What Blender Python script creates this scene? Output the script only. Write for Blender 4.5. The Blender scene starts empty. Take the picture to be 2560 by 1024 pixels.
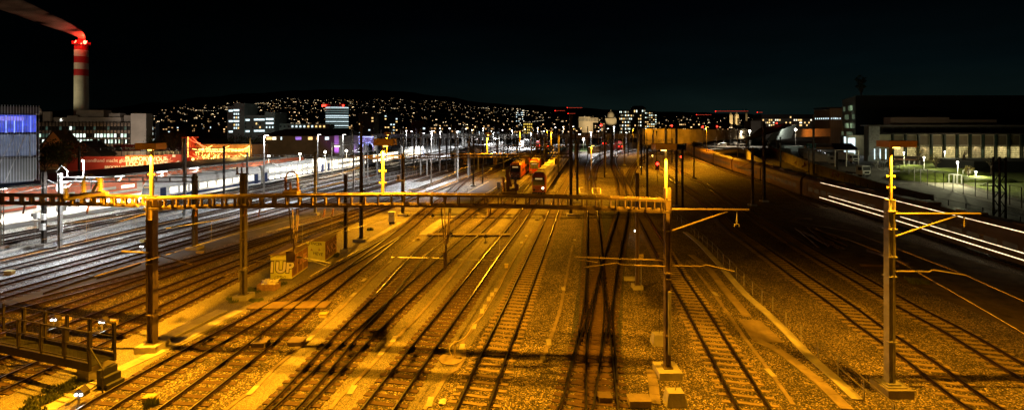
import bpy, math, random
from mathutils import Vector, Matrix
random.seed(7)
R = random.random
U = random.uniform
sc = bpy.context.scene
col = sc.collection
F, HY, H = 1150.0, 312.0, 13.6          # focal length in photo pixels, horizon row, eye height

def P(px, py, z=0.0):
    """point of height z seen at a pixel of the photo (lies below the horizon)"""
    Y = (H - z) * F / (py - HY)
    return Vector(((px - 1280) / F * Y, Y, z))
def D(px, py, Y):
    """point at distance Y seen at a pixel"""
    return Vector(((px - 1280) / F * Y, Y, H - (py - HY) / F * Y))
def zat(py, Y): return H - (py - HY) / F * Y
def xat(px, Y): return (px - 1280) / F * Y

# ------------------------------------------------------------------ materials
MATS = {}
def mat(name, c, rough=.7, metal=0., var=.25, scale=2., bump=0., bscale=None, detail=5., tint=None):
    if name in MATS: return MATS[name]
    m = bpy.data.materials.new(name); m.use_nodes = True
    nt = m.node_tree; N = nt.nodes; L = nt.links
    b = N['Principled BSDF']
    b.inputs['Roughness'].default_value = rough; b.inputs['Metallic'].default_value = metal
    tc = N.new('ShaderNodeTexCoord')
    ns = N.new('ShaderNodeTexNoise'); ns.inputs['Scale'].default_value = scale; ns.inputs['Detail'].default_value = detail
    ns.inputs['Roughness'].default_value = .65
    L.new(tc.outputs['Object'], ns.inputs['Vector'])
    cr = N.new('ShaderNodeValToRGB')
    lo = [max(0, x * (1 - var)) for x in c]; hi = [min(1, x * (1 + var)) for x in (tint or c)]
    cr.color_ramp.elements[0].position = .3; cr.color_ramp.elements[1].position = .7
    cr.color_ramp.elements[0].color = (*lo, 1); cr.color_ramp.elements[1].color = (*hi, 1)
    L.new(ns.outputs['Fac'], cr.inputs['Fac']); L.new(cr.outputs['Color'], b.inputs['Base Color'])
    if bump:
        n2 = N.new('ShaderNodeTexNoise'); n2.inputs['Scale'].default_value = bscale or scale * 6
        n2.inputs['Detail'].default_value = 4
        L.new(tc.outputs['Object'], n2.inputs['Vector'])
        bp = N.new('ShaderNodeBump'); bp.inputs['Strength'].default_value = bump; bp.inputs['Distance'].default_value = .05
        L.new(n2.outputs['Fac'], bp.inputs['Height']); L.new(bp.outputs['Normal'], b.inputs['Normal'])
    MATS[name] = m
    return m

def emit(name, c, s, sample=False):
    if name in MATS: return MATS[name]
    m = bpy.data.materials.new(name); m.use_nodes = True
    nt = m.node_tree; N = nt.nodes; L = nt.links
    b = N['Principled BSDF']; b.inputs['Base Color'].default_value = (.05, .05, .05, 1); b.inputs['Roughness'].default_value = .4
    tc = N.new('ShaderNodeTexCoord'); ns = N.new('ShaderNodeTexNoise'); ns.inputs['Scale'].default_value = 1.3; ns.inputs['Detail'].default_value = 3
    L.new(tc.outputs['Object'], ns.inputs['Vector'])
    mr = N.new('ShaderNodeMapRange'); mr.inputs[1].default_value = .3; mr.inputs[2].default_value = .7
    mr.inputs[3].default_value = s * .55; mr.inputs[4].default_value = s * 1.35
    L.new(ns.outputs['Fac'], mr.inputs[0]); L.new(mr.outputs[0], b.inputs['Emission Strength'])
    b.inputs['Emission Color'].default_value = (*c, 1)
    if not sample:
        m.cycles.emission_sampling = 'NONE'
    MATS[name] = m
    return m

def stones(name, dark, mid, hi, scale, patch=.35, bump=1.0, tint=(1, 1, 1), glint=.93):
    """crushed stone: one tone per stone, gaps between them, broad dirty patches"""
    m = bpy.data.materials.new(name); m.use_nodes = True
    nt = m.node_tree; N = nt.nodes; L = nt.links; b = N['Principled BSDF']
    b.inputs['Roughness'].default_value = .75
    tc = N.new('ShaderNodeTexCoord')
    vo = N.new('ShaderNodeTexVoronoi'); vo.inputs['Scale'].default_value = scale
    L.new(tc.outputs['Object'], vo.inputs['Vector'])
    sep = N.new('ShaderNodeSeparateColor'); L.new(vo.outputs['Color'], sep.inputs[0])
    cr = N.new('ShaderNodeValToRGB'); e = cr.color_ramp.elements
    e[0].position = 0; e[0].color = (*[dark * t for t in tint], 1)
    e[1].position = 1; e[1].color = (*[min(1, hi * 1.25 * t) for t in tint], 1)
    a = e.new(.5); a.color = (*[mid * t for t in tint], 1)
    a = e.new(glint); a.color = (*[hi * .8 * t for t in tint], 1)
    L.new(sep.outputs[0], cr.inputs['Fac'])
    n1 = N.new('ShaderNodeTexNoise'); n1.inputs['Scale'].default_value = .28; n1.inputs['Detail'].default_value = 7; n1.inputs['Roughness'].default_value = .7
    L.new(tc.outputs['Object'], n1.inputs['Vector'])
    mr = N.new('ShaderNodeMapRange'); mr.inputs[1].default_value = .3; mr.inputs[2].default_value = .7
    mr.inputs[3].default_value = 1 - patch; mr.inputs[4].default_value = 1 + patch
    L.new(n1.outputs['Fac'], mr.inputs[0])
    ed = N.new('ShaderNodeMapRange'); ed.inputs[1].default_value = .35; ed.inputs[2].default_value = .75; ed.inputs[3].default_value = 1; ed.inputs[4].default_value = .25
    L.new(vo.outputs['Distance'], ed.inputs[0])
    mu = N.new('ShaderNodeMath'); mu.operation = 'MULTIPLY'; L.new(mr.outputs[0], mu.inputs[0]); L.new(ed.outputs[0], mu.inputs[1])
    mx = N.new('ShaderNodeVectorMath'); mx.operation = 'SCALE'
    L.new(cr.outputs['Color'], mx.inputs[0]); L.new(mu.outputs[0], mx.inputs['Scale'])
    L.new(mx.outputs[0], b.inputs['Base Color'])
    if bump:
        inv = N.new('ShaderNodeMath'); inv.operation = 'SUBTRACT'; inv.inputs[0].default_value = 1
        L.new(vo.outputs['Distance'], inv.inputs[1])
        bp = N.new('ShaderNodeBump'); bp.inputs['Strength'].default_value = bump; bp.inputs['Distance'].default_value = .6 / scale
        L.new(inv.outputs[0], bp.inputs['Height']); L.new(bp.outputs['Normal'], b.inputs['Normal'])
    MATS[name] = m
    return m

ballast = stones('ballast', .015, .105, .58, 16, .6, 1.0, (1, .80, .58))
ballast_grey = stones('grey_ballast', .05, .25, .80, 12, .45, .9, (1, 1, .98))
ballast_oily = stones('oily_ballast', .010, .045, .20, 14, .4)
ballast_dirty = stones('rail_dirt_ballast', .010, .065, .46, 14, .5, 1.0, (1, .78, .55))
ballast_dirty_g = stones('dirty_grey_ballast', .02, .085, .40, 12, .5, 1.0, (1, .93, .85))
gravel = stones('fine_gravel', .13, .24, .42, 24, .4, .6, (1, .88, .7), .97)
sand = stones('sandy_gravel', .20, .33, .50, 34, .35, .4, (1, .9, .75), .97)
asphalt = mat('asphalt', (.11, .11, .11), .85, 0, .3, .6, .4, 30)
road_m = mat('road_asphalt', (.09, .085, .08), .8, 0, .35, .25, .3, 20)
slab = mat('concrete_slab', (.42, .39, .33), .8, 0, .3, .9, .35, 14)
slab_dull = mat('worn_slab', (.24, .19, .14), .8, 0, .4, .8, .5, 14)
concrete = mat('concrete', (.38, .36, .32), .85, 0, .3, .7, .5, 9)
concrete_d = mat('stained_concrete', (.2, .18, .15), .85, 0, .45, .5, .5, 7)
grass = mat('grass', (.035, .065, .012), .9, 0, .6, 1.5, 1., 25, tint=(.07, .13, .02))
rust = mat('rusty_rail', (.028, .014, .008), .6, .4, .4, 3, .3)
railtop = mat('polished_rail', (.42, .42, .42), .30, 1, .15, 3)
wood = mat('sleeper_wood', (.075, .042, .025), .8, 0, .45, 2.5, .5, 12)
conc_sl = mat('sleeper_concrete', (.28, .21, .14), .8, 0, .3, 1.5, .4, 14)
steel = mat('galvanised_steel', (.33, .32, .30), .5, .35, .35, 1.2, .25, 10)
steel_d = mat('dark_steel', (.055, .045, .038), .55, .3, .4, 1.2, .25, 10)
steel_w = mat('weathered_steel', (.15, .11, .075), .6, .3, .4, 1.0, .25, 10)
paint_y = mat('pale_mast_paint', (.13, .11, .07), .55, 0, .3, .8, .2, 8)
black = mat('black_rubber', (.02, .02, .02), .7, 0, .3, 3)
glass_d = mat('dark_glass', (.015, .016, .018), .35, 0, .3, 1)
porcelain = mat('insulator_porcelain', (.13, .06, .03), .3, 0, .2, 4)
white_p = mat('white_paint', (.75, .75, .72), .45, 0, .12, 1.2)
yellow_p = mat('yellow_box_paint', (.48, .38, .12), .5, 0, .2, 4)
red_p = mat('red_train_paint', (.17, .015, .010), .35, 0, .15, .8)
orange_p = mat('orange_train_paint', (.36, .07, .025), .35, 0, .15, .8)
cream_p = mat('cream_train_paint', (.62, .58, .50), .35, 0, .12, .6)
roof_p = mat('dusty_roof_paint', (.40, .36, .26), .6, 0, .3, .7)
blue_p = mat('navy_train_paint', (.02, .035, .10), .35, 0, .2, .8)
E_white = emit('lit_white_lamp', (1, .97, .9), 14)
E_tube = emit('lit_white_tube', (.95, 1, 1), 9)
E_sod = emit('lit_sodium_lamp', (1, .55, .08), 9)
E_red = emit('lit_red_lamp', (1, .02, .01), 12)
E_winw = emit('lit_warm_window', (1, .62, .22), 1.6)
E_winc = emit('lit_pale_window', (.85, 1, .88), 1.8)
E_wing = emit('lit_green_white_window', (.72, 1, .80), 1.0)
E_winb = emit('lit_cold_window', (.75, .95, 1), 1.5)
E_pin = emit('lit_far_window', (1, .62, .26), 2.1); E_pin2 = emit('dim_far_window', (1, .55, .20), .8); E_pin3 = emit('bright_far_window', (1, .74, .40), 4)
E_pinw = emit('lit_far_white_window', (1, .88, .62), 1.9)

# ------------------------------------------------------------------ mesh builder
ORG = {}
CUR = [None]
class MB:
    def __init__(s, T=None): s.v = []; s.f = []; s.m = []; s.T = T or CUR[0]
    def add(s, vs, fs, m=0):
        n = len(s.v)
        s.v += [(s.T @ Vector(v)) if s.T else Vector(v) for v in vs]
        s.f += [tuple(i + n for i in f) for f in fs]; s.m += [m] * len(fs)
    def box(s, x0, x1, y0, y1, z0, z1, m=0):
        s.add([(x0, y0, z0), (x1, y0, z0), (x1, y1, z0), (x0, y1, z0), (x0, y0, z1), (x1, y0, z1), (x1, y1, z1), (x0, y1, z1)],
              [(3, 2, 1, 0), (4, 5, 6, 7), (0, 1, 5, 4), (1, 2, 6, 5), (2, 3, 7, 6), (3, 0, 4, 7)], m)
    def bar(s, p, q, w, h=None, m=0):
        p = Vector(p); q = Vector(q); h = h or w
        d = (q - p).normalized(); up = Vector((0, 0, 1)) if abs(d.z) < .95 else Vector((0, 1, 0))
        a = d.cross(up).normalized() * (w / 2); b = a.cross(d).normalized() * (h / 2)
        s.add([p - a - b, p + a - b, p + a + b, p - a + b, q - a - b, q + a - b, q + a + b, q - a + b],
              [(0, 1, 2, 3), (7, 6, 5, 4), (1, 0, 4, 5), (2, 1, 5, 6), (3, 2, 6, 7), (0, 3, 7, 4)], m)
    def cyl(s, p, q, r0, r1=None, n=8, m=0):
        p = Vector(p); q = Vector(q); r1 = r0 if r1 is None else r1
        d = (q - p).normalized(); up = Vector((0, 0, 1)) if abs(d.z) < .95 else Vector((0, 1, 0))
        a = d.cross(up).normalized(); b = a.cross(d)
        vs = [];
        for k in range(n):
            t = 2 * math.pi * k / n; o = a * math.cos(t) + b * math.sin(t)
            vs.append(p + o * r0); vs.append(q + o * r1)
        fs = [(2 * k, 2 * ((k + 1) % n), 2 * ((k + 1) % n) + 1, 2 * k + 1) for k in range(n)]
        fs.append(tuple(2 * k for k in reversed(range(n)))); fs.append(tuple(2 * k + 1 for k in range(n)))
        s.add(vs, fs, m)
    def path(s, pts, r, n=5, m=0):
        for a, b in zip(pts, pts[1:]): s.cyl(a, b, r, r, n, m)
    def ball(s, c, r, n=8, m=0, sz=1.):
        c = Vector(c); rings = n // 2; vs = []; fs = []
        for i in range(rings + 1):
            ph = math.pi * i / rings
            for k in range(n):
                t = 2 * math.pi * k / n
                vs.append(c + Vector((r * math.sin(ph) * math.cos(t), r * math.sin(ph) * math.sin(t), r * sz * math.cos(ph))))
        for i in range(rings):
            for k in range(n):
                a = i * n + k; b2 = i * n + (k + 1) % n
                fs.append((a, b2 if False else a + n, b2 + n, b2))
        s.add(vs, fs, m)
    def prof(s, prof, p, q, m=0, cap=True):
        """profile [(side, up)] carried straight from p to q"""
        p = Vector(p); q = Vector(q); d = (q - p).normalized(); a = d.cross(Vector((0, 0, 1))).normalized()
        n = len(prof); vs = [p + a * u + Vector((0, 0, w)) for u, w in prof] + [q + a * u + Vector((0, 0, w)) for u, w in prof]
        fs = [(k, k + n, (k + 1) % n + n, (k + 1) % n) for k in range(n)]
        if cap: fs += [tuple(range(n)), tuple(reversed(range(n, 2 * n)))]
        s.add(vs, fs, m)
    def sweep(s, prof, pts, m=0, mf=None):
        n = len(prof); vs = []; fs = []; ms = []
        for i, p in enumerate(pts):
            d = (pts[min(i + 1, len(pts) - 1)] - pts[max(i - 1, 0)]); d.z = 0; d.normalize()
            a = Vector((d.y, -d.x, 0))
            vs += [p + a * u + Vector((0, 0, w)) for u, w in prof]
        base = len(s.v); s.v += [(s.T @ v) if s.T else v for v in vs]
        for i in range(len(pts) - 1):
            for k in range(n):
                k2 = (k + 1) % n
                s.f.append((base + i * n + k, base + (i + 1) * n + k, base + (i + 1) * n + k2, base + i * n + k2))
                s.m.append(mf[k] if mf else m)
        s.f.append(tuple(base + k for k in range(n))); s.m.append(m)
        s.f.append(tuple(base + (len(pts) - 1) * n + k for k in reversed(range(n)))); s.m.append(m)
    def build(s, name, mats, parent=None, smooth=False, org=None):
        if not s.v: return None
        me = bpy.data.meshes.new(name)
        if parent is not None: o0 = ORG[parent.name]
        elif org is not None: o0 = Vector(org)
        else:
            xs = [v.x for v in s.v]; ys = [v.y for v in s.v]; zs = [v.z for v in s.v]
            o0 = Vector(((min(xs) + max(xs)) / 2, (min(ys) + max(ys)) / 2, min(zs)))
        me.from_pydata([tuple(v - o0) for v in s.v], [], s.f)
        for mm in (mats if isinstance(mats, (list, tuple)) else [mats]): me.materials.append(mm)
        me.polygons.foreach_set('material_index', s.m)
        if smooth: me.polygons.foreach_set('use_smooth', [True] * len(me.polygons))
        me.update()
        o = bpy.data.objects.new(name, me); col.objects.link(o)
        if parent is not None: o.parent = parent
        else: o.location = o0
        ORG[o.name] = o0
        return o

def tag(o, label=None, cat=None, group=None, kind=None):
    if label: o['label'] = label
    if cat: o['category'] = cat
    if group: o['group'] = group
    if kind: o['kind'] = kind
    return o
def empty(name, loc, label=None, cat=None, group=None):
    o = bpy.data.objects.new(name, None); col.objects.link(o); o.location = loc
    o.empty_display_size = .3
    ORG[o.name] = Vector(loc)
    return tag(o, label, cat, group)
def copy_tree(o, loc, label=None, parent=None):
    c = o.copy(); col.objects.link(c)
    if parent is not None: c.parent = parent
    else:
        c.location = loc; ORG[c.name] = Vector(loc)
        if label: c['label'] = label
    for ch in list(o.children): copy_tree(ch, None, None, c)
    return c

def light(parent, loc, typ, power, color, radius=.25, aim=None, cone=150, blend=.6):
    l = bpy.data.lights.new('lamp_light', typ); l.energy = power; l.color = color; l.shadow_soft_size = radius
    if typ == 'SPOT': l.spot_size = math.radians(cone); l.spot_blend = blend
    o = bpy.data.objects.new('lamp_light', l); col.objects.link(o)
    o.parent = parent; o.location = Vector(loc) - ORG[parent.name]
    if aim is not None:
        o.rotation_euler = (Vector(aim) - Vector(loc)).to_track_quat('-Z', 'Y').to_euler()
    return o

def sheet(name, pts, z, m, kind='structure', label=None, cat=None, group=None):
    mb = MB(); w = [P(x, y) for x, y in pts]
    a = sum((w[i].x * w[(i + 1) % len(w)].y - w[(i + 1) % len(w)].x * w[i].y) for i in range(len(w)))
    if a < 0: w.reverse()
    mb.add([(p.x, p.y, z) for p in w], [tuple(range(len(w)))])
    o = mb.build(name, m)
    return tag(o, label, cat, group, kind)

def text_mesh(name, s, size, mtl, parent, loc, right, up, ext=.01, align='CENTER', bold=0.):
    cu = bpy.data.curves.new(name, 'FONT'); cu.body = s; cu.size = size; cu.extrude = ext; cu.align_x = align; cu.align_y = 'CENTER'
    cu.offset = bold; cu.space_line = .85
    t = bpy.data.objects.new('tmp', cu); col.objects.link(t)
    dg = bpy.context.evaluated_depsgraph_get(); dg.update()
    me = bpy.data.meshes.new_from_object(t.evaluated_get(dg)); me.name = name
    bpy.data.objects.remove(t)
    right = Vector(right).normalized(); up = Vector(up).normalized(); n = right.cross(up)
    M = Matrix((right, up, n)).transposed().to_4x4(); M.translation = Vector(loc) - ORG[parent.name]
    me.transform(M); me.materials.clear(); me.materials.append(mtl)
    o = bpy.data.objects.new(name, me); col.objects.link(o); o.parent = parent; ORG[o.name] = ORG[parent.name]
    return o

def spline(pts, step):
    pts = [Vector(p) for p in pts]
    if len(pts) == 2: dense = [pts[0].lerp(pts[1], i / 200) for i in range(201)]
    else:
        q = [pts[0] * 2 - pts[1]] + pts + [pts[-1] * 2 - pts[-2]]; dense = []
        for i in range(1, len(q) - 2):
            p0, p1, p2, p3 = q[i - 1:i + 3]
            n = 40
            # centripetal knots keep the long far spans from overshooting
            t0 = 0; t1 = t0 + (p1 - p0).length ** .5; t2 = t1 + (p2 - p1).length ** .5; t3 = t2 + (p3 - p2).length ** .5
            for k in range(n):
                t = t1 + (t2 - t1) * k / n
                A1 = p0 * ((t1 - t) / (t1 - t0)) + p1 * ((t - t0) / (t1 - t0)); A2 = p1 * ((t2 - t) / (t2 - t1)) + p2 * ((t - t1) / (t2 - t1))
                A3 = p2 * ((t3 - t) / (t3 - t2)) + p3 * ((t - t2) / (t3 - t2))
                B1 = A1 * ((t2 - t) / (t2 - t0)) + A2 * ((t - t0) / (t2 - t0)); B2 = A2 * ((t3 - t) / (t3 - t1)) + A3 * ((t - t1) / (t3 - t1))
                dense.append(B1 * ((t2 - t) / (t2 - t1)) + B2 * ((t - t1) / (t2 - t1)))
        dense.append(pts[-1])
    out = [dense[0]]; acc = 0
    for a, b in zip(dense, dense[1:]):
        L = (b - a).length; s0 = 0
        while L - s0 > 0 and acc + (L - s0) >= step:
            s0 += step - acc; out.append(a.lerp(b, s0 / L)); acc = 0
        acc += L - s0
    return out
# ------------------------------------------------------------------ camera, world
cam = bpy.data.cameras.new('camera'); co = bpy.data.objects.new('camera', cam); col.objects.link(co)
co.location = (0, 0, H); co.rotation_euler = (math.pi / 2, 0, 0)
cam.sensor_width = 36; cam.lens = 36 * F / 2560; cam.shift_y = (HY - 512) / 2560
cam.clip_start = .5; cam.clip_end = 12000
sc.camera = co
wd = bpy.data.worlds.new('World'); sc.world = wd; wd.use_nodes = True
N = wd.node_tree.nodes; L = wd.node_tree.links; bg = N['Background']
tc = N.new('ShaderNodeTexCoord'); sx = N.new('ShaderNodeSeparateXYZ'); L.new(tc.outputs['Generated'], sx.inputs[0])
cr = N.new('ShaderNodeValToRGB'); e = cr.color_ramp.elements
e[0].position = 0; e[0].color = (.0016, .0060, .0066, 1); e[1].position = .55; e[1].color = (.0, .0, .0, 1)
k = e.new(.10); k.color = (.0009, .0032, .0038, 1); k = e.new(.03); k.color = (.0030, .0066, .0060, 1); k = e.new(.22); k.color = (.0002, .0006, .0011, 1)
L.new(sx.outputs['Z'], cr.inputs[0])
# the glow stands over the city ahead and to the right
gl = N.new('ShaderNodeVectorMath'); gl.operation = 'DOT_PRODUCT'; gl.inputs[1].default_value = Vector((.42, .9, 0)).normalized()
L.new(tc.outputs['Generated'], gl.inputs[0])
mr = N.new('ShaderNodeMapRange'); mr.inputs[1].default_value = .45; mr.inputs[2].default_value = 1; mr.inputs[3].default_value = .15; mr.inputs[4].default_value = 1
L.new(gl.outputs['Value'], mr.inputs[0])
vm = N.new('ShaderNodeVectorMath'); vm.operation = 'SCALE'; L.new(cr.outputs[0], vm.inputs[0]); L.new(mr.outputs[0], vm.inputs['Scale'])
sn = N.new('ShaderNodeTexNoise'); sn.inputs['Scale'].default_value = 3; sn.inputs['Detail'].default_value = 4; sm_ = N.new('ShaderNodeMapping'); sm_.inputs['Scale'].default_value = (1, 1, 5); L.new(tc.outputs['Generated'], sm_.inputs[0]); L.new(sm_.outputs[0], sn.inputs['Vector'])
m2_ = N.new('ShaderNodeMapRange'); m2_.inputs[1].default_value = .3; m2_.inputs[2].default_value = .7; m2_.inputs[3].default_value = .75; m2_.inputs[4].default_value = 1.3; L.new(sn.outputs['Fac'], m2_.inputs[0])
vn = N.new('ShaderNodeVectorMath'); vn.operation = 'SCALE'; L.new(vm.outputs[0], vn.inputs[0]); L.new(m2_.outputs[0], vn.inputs['Scale']); L.new(vn.outputs[0], bg.inputs['Color']); bg.inputs['Strength'].default_value = 1
sc.view_settings.view_transform = 'Standard'; sc.view_settings.look = 'None'
sc.view_settings.exposure = 0; sc.view_settings.gamma = 1
sc.render.engine = 'CYCLES'
sc.cycles.use_light_tree = True

# ------------------------------------------------------------------ ground
mb = MB(); mb.add([(-6000, -60, 0), (6000, -60, 0), (6000, 9000, 0), (-6000, 9000, 0)], [(0, 1, 2, 3)])
tag(mb.build('ground', ballast, org=(0, 0, 0)), kind='structure')
yard = MB(); yard.add([(-160, 20, .002), (-45.5 + .176 * 20, 20, .002), (-45.5 + .176 * 72, 72, .002), (-33.5, 84, .002), (-16, 96, .002), (-6, 130, .002), (16, 180, .002), (45, 420, .002), (-200, 420, .002)], [tuple(range(9))])
tag(yard.build('yard_gravel', ballast_grey), kind='structure')
sheet('sandy_path', [(-60, 1050), (-60, 1020), (0, 992), (122, 937), (227, 881), (430, 786), (601, 703), (680, 660), (860, 565), (960, 524), (1060, 508),
      (1100, 508), (1052, 532), (950, 590), (850, 650), (630, 772), (420, 880), (190, 1024), (150, 1050)], .004, sand)
sheet('sandy_path', [(560, 1035), (640, 1035), (760, 905), (880, 790), (1000, 672), (1100, 575), (1150, 530), (1120, 530), (1060, 580), (960, 665), (860, 750), (700, 905)], .004, sand)
sheet('sandy_path', [(790, 1035), (885, 1035), (1095, 774), (1200, 640), (1285, 545), (1325, 500), (1300, 500), (1270, 530), (1180, 620), (1030, 770), (950, 850)], .004, gravel)
sheet('sandy_path', [(1000, 1035), (1070, 1035), (1150, 900), (1240, 774), (1320, 650), (1365, 560), (1395, 490), (1370, 490), (1335, 530), (1290, 600), (1170, 774), (1100, 880)], .004, gravel)
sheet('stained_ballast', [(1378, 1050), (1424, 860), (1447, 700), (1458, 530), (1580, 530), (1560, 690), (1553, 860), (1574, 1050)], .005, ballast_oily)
sheet('asphalt_strip', [(-40, 800), (0, 785), (110, 745), (366, 672), (430, 650), (640, 590), (870, 510), (860, 497), (601, 566), (366, 648), (0, 752), (-40, 765)], .005, asphalt)
sheet('asphalt_strip', [(1085, 542), (1165, 484), (1243, 432), (1290, 408), (1300, 412), (1262, 447), (1215, 486), (1142, 538)], .005, asphalt)
sheet('earth_bank', [(1880, 500), (2130, 560), (2560, 690), (2620, 760), (2620, 860), (2300, 720), (2080, 640), (1900, 560)], .004,
      mat('dark_earth', (.07, .05, .03), .95, 0, .5, .8, 1, 12, tint=(.12, .09, .05)))
sheet('service_yard', [(1745, 385), (1870, 352), (1960, 338), (2080, 340), (2150, 360), (2260, 430), (2700, 590), (2700, 640), (2300, 545), (2080, 470), (1960, 440), (1900, 425)], .006, road_m)
sheet('concrete_walkway', [(2184, 396), (2204, 392), (2330, 440), (2450, 478), (2700, 545), (2700, 558), (2430, 494), (2300, 453)], .012, slab)
sheet('car_park', [(1740, 382), (1745, 362), (1865, 345), (1870, 372), (1800, 386)], .010, slab_dull)
tag(sheet('lawn', [(2235, 398), (2300, 392), (2700, 392), (2700, 535), (2480, 480), (2350, 440)], .008, mat('lawn_grass', (.10, .15, .02), .9, 0, .5, .8, 1., 15, tint=(.15, .19, .03))), kind='stuff', label='short lit grass of the park beside the long hall', cat='grass')
lawn_m = mat('lawn_grass', (.10, .15, .02), .9, 0, .5, .8, 1., 15, tint=(.15, .19, .03))
def tufts(name, spots, label, n, hgt=.16):
    mb = MB()
    for px, py, rx, ry in spots:
        c = P(px, py)
        for k in range(n):
            a = U(0, 6.28); r = R() ** .5; f = .75 + .25 * math.sin(a * 3 + px); x = c.x + math.cos(a) * r * rx * f; y = c.y + math.sin(a) * r * ry * f; h = hgt * U(.4, 1.3); b = U(0, 6.28); w = .02 + .03 * R()
            mb.add([(x - w * math.cos(b), y - w * math.sin(b), 0), (x + w * math.cos(b), y + w * math.sin(b), 0), (x + U(-.08, .08), y + U(-.08, .08), h)], [(0, 1, 2)])
    tag(mb.build(name, mat('weed_green', (.10, .12, .035), .9, 0, .6, 2)), label, 'weeds', None, 'stuff')
tufts('weeds', [(150, 975, 1.0, .9), (190, 955, .8, .6), (100, 1005, .9, .8), (70, 1030, .8, .6)], 'dark weeds beside the paved strip at the bottom left', 700)
tufts('weeds', [(590, 748, .9, .8), (640, 725, 1.0, .9), (690, 712, 1.1, .7), (640, 752, .6, .4)], 'weeds around the pale mast and the crate of bags', 700)
tufts('weeds', [(925, 575, .5, .4), (378, 1012, .35, .3), (2290, 705, 1.0, 1.0), (860, 560, .8, .6), (840, 640, .5, .5)], 'small bushes of weeds scattered on the ballast', 350, .3)
tag(sheet('yard_grass', [(1120, 398), (1215, 388), (1240, 392), (1150, 410)], .006, grass), kind='stuff', label='floodlit grass strip in the middle of the far yard', cat='grass')
tag(sheet('siding_grass', [(1380, 372), (1440, 362), (1560, 362), (1480, 378), (1400, 378)], .006, grass), kind='stuff', label='grass strip among the far sidings', cat='grass')

def strip(name, pts, w, z, m, joint=1.2, th=.05):
    """row of separate looking cover slabs: one mesh with open joints"""
    q = spline([P(x, y) for x, y in pts], joint); mb = MB()
    for a, b in zip(q, q[1:]):
        d = (b - a).normalized() * .012; mb.bar(a + d + Vector((0, 0, z)), b - d + Vector((0, 0, z)), w * U(.985, 1.015), th)
    return tag(mb.build(name, m), kind='structure')
strip('paved_strip', [(118, 1026), (200, 978), (258, 944), (420, 868), (440, 857), (560, 795), (628, 762)], .75, .03, slab)
strip('paved_strip', [(400, 850), (480, 812), (545, 780), (590, 762)], .9, .035, slab)
strip('paved_strip', [(915, 605), (960, 580), (1000, 556)], .7, .03, slab)
strip('paved_strip', [(1060, 588), (1090, 562), (1112, 548)], 1.4, .03, slab)
for pts in ([(557, 1030), (567, 1018), (630, 977), (686, 920), (733, 881), (772, 845), (845, 779), (884, 740), (953, 674), (1031, 603), (1065, 579), (1107, 552)],
            [(825, 1024), (860, 981), (889, 955), (958, 881), (1011, 825), (1045, 791), (1104, 723), (1170, 640), (1230, 570)],
            [(1060, 1024), (1094, 979), (1114, 940), (1148, 918), (1163, 884), (1155, 859), (1185, 818), (1212, 767), (1234, 735), (1290, 640), (1330, 575)],
            [(1351, 908), (1373, 855), (1400, 774), (1410, 725), (1432, 610)],
            [(1720, 652), (1769, 713), (1813, 774), (1871, 857), (1928, 933), (1989, 1020)]):
    strip('cable_duct', pts, .22, .02, slab_dull, 1.0)
# scattered fresher covers on the ducts
mb = MB()
for x, y in [(775, 846), (632, 976), (884, 737), (910, 700), (1035, 602), (975, 655), (880, 975), (955, 880), (985, 848), (1185, 817), (1230, 736), (1222, 748), (1212, 767),
             (1075, 1005), (1155, 868), (1408, 722), (1372, 856), (1357, 895), (1437, 600), (1205, 778), (1240, 725), (1316, 590), (1304, 607), (1926, 932), (1788, 735)]:
    p = P(x, y); mb.box(p.x - .15, p.x + .15, p.y - .4, p.y + .4, .03, .055)
tag(mb.build('duct_covers', slab), kind='structure')
strip('walkway_slabs', [(1712, 580), (1745, 606), (1803, 667), (1866, 738), (1911, 777), (1964, 828), (2025, 891), (2086, 945), (2160, 1015)], .55, .04, slab)
strip('walkway_slabs', [(1727, 637), (1766, 667), (1813, 725), (1857, 777), (1881, 808)], .6, .03, slab_dull)
strip('walkway_slabs', [(1868, 812), (1905, 860), (1940, 872), (1989, 908), (2050, 957), (2125, 1030)], .6, .03, slab_dull)
strip('walkway_slabs', [(1872, 800), (1930, 858)], 1.5, .025, slab_dull, 1.1)
strip('concrete_kerb', [(-20, 640), (117, 608), (361, 552), (500, 522), (640, 492)], .5, .1, concrete, 2.5, .25)
strip('boarded_crossing', [(626, 767), (860, 764)], 1.2, .12, mat('crossing_board', (.17, .12, .075), .8, 0, .35, .8, .4, 9), 1.45, .08)
strip('boarded_crossing', [(1068, 589), (1300, 589)], .9, .17, MATS['crossing_board'], 1.45, .08)
strip('slab_path', [(1627, 925), (1633, 960), (1641, 1030)], .5, .03, slab_dull, .8)
# painted platform edge lines
def line(pts, w, m):
    q = [P(x, y, .012) for x, y in pts]; mb = MB()
    for a, b in zip(q, q[1:]):
        n = (b - a).cross(Vector((0, 0, 1))).normalized() * w / 2; mb.add([a - n, b - n, b + n, a + n], [(3, 2, 1, 0)])
    tag(mb.build('painted_line', m), kind='structure')
line([(1168, 482), (1222, 453)], .25, mat('line_paint', (.6, .5, .25), .7, 0, .3, 2))
line([(1214, 484), (1268, 450)], .25, MATS['line_paint'])
line([(510, 610), (610, 580), (720, 552), (780, 540)], .2, concrete)
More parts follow.
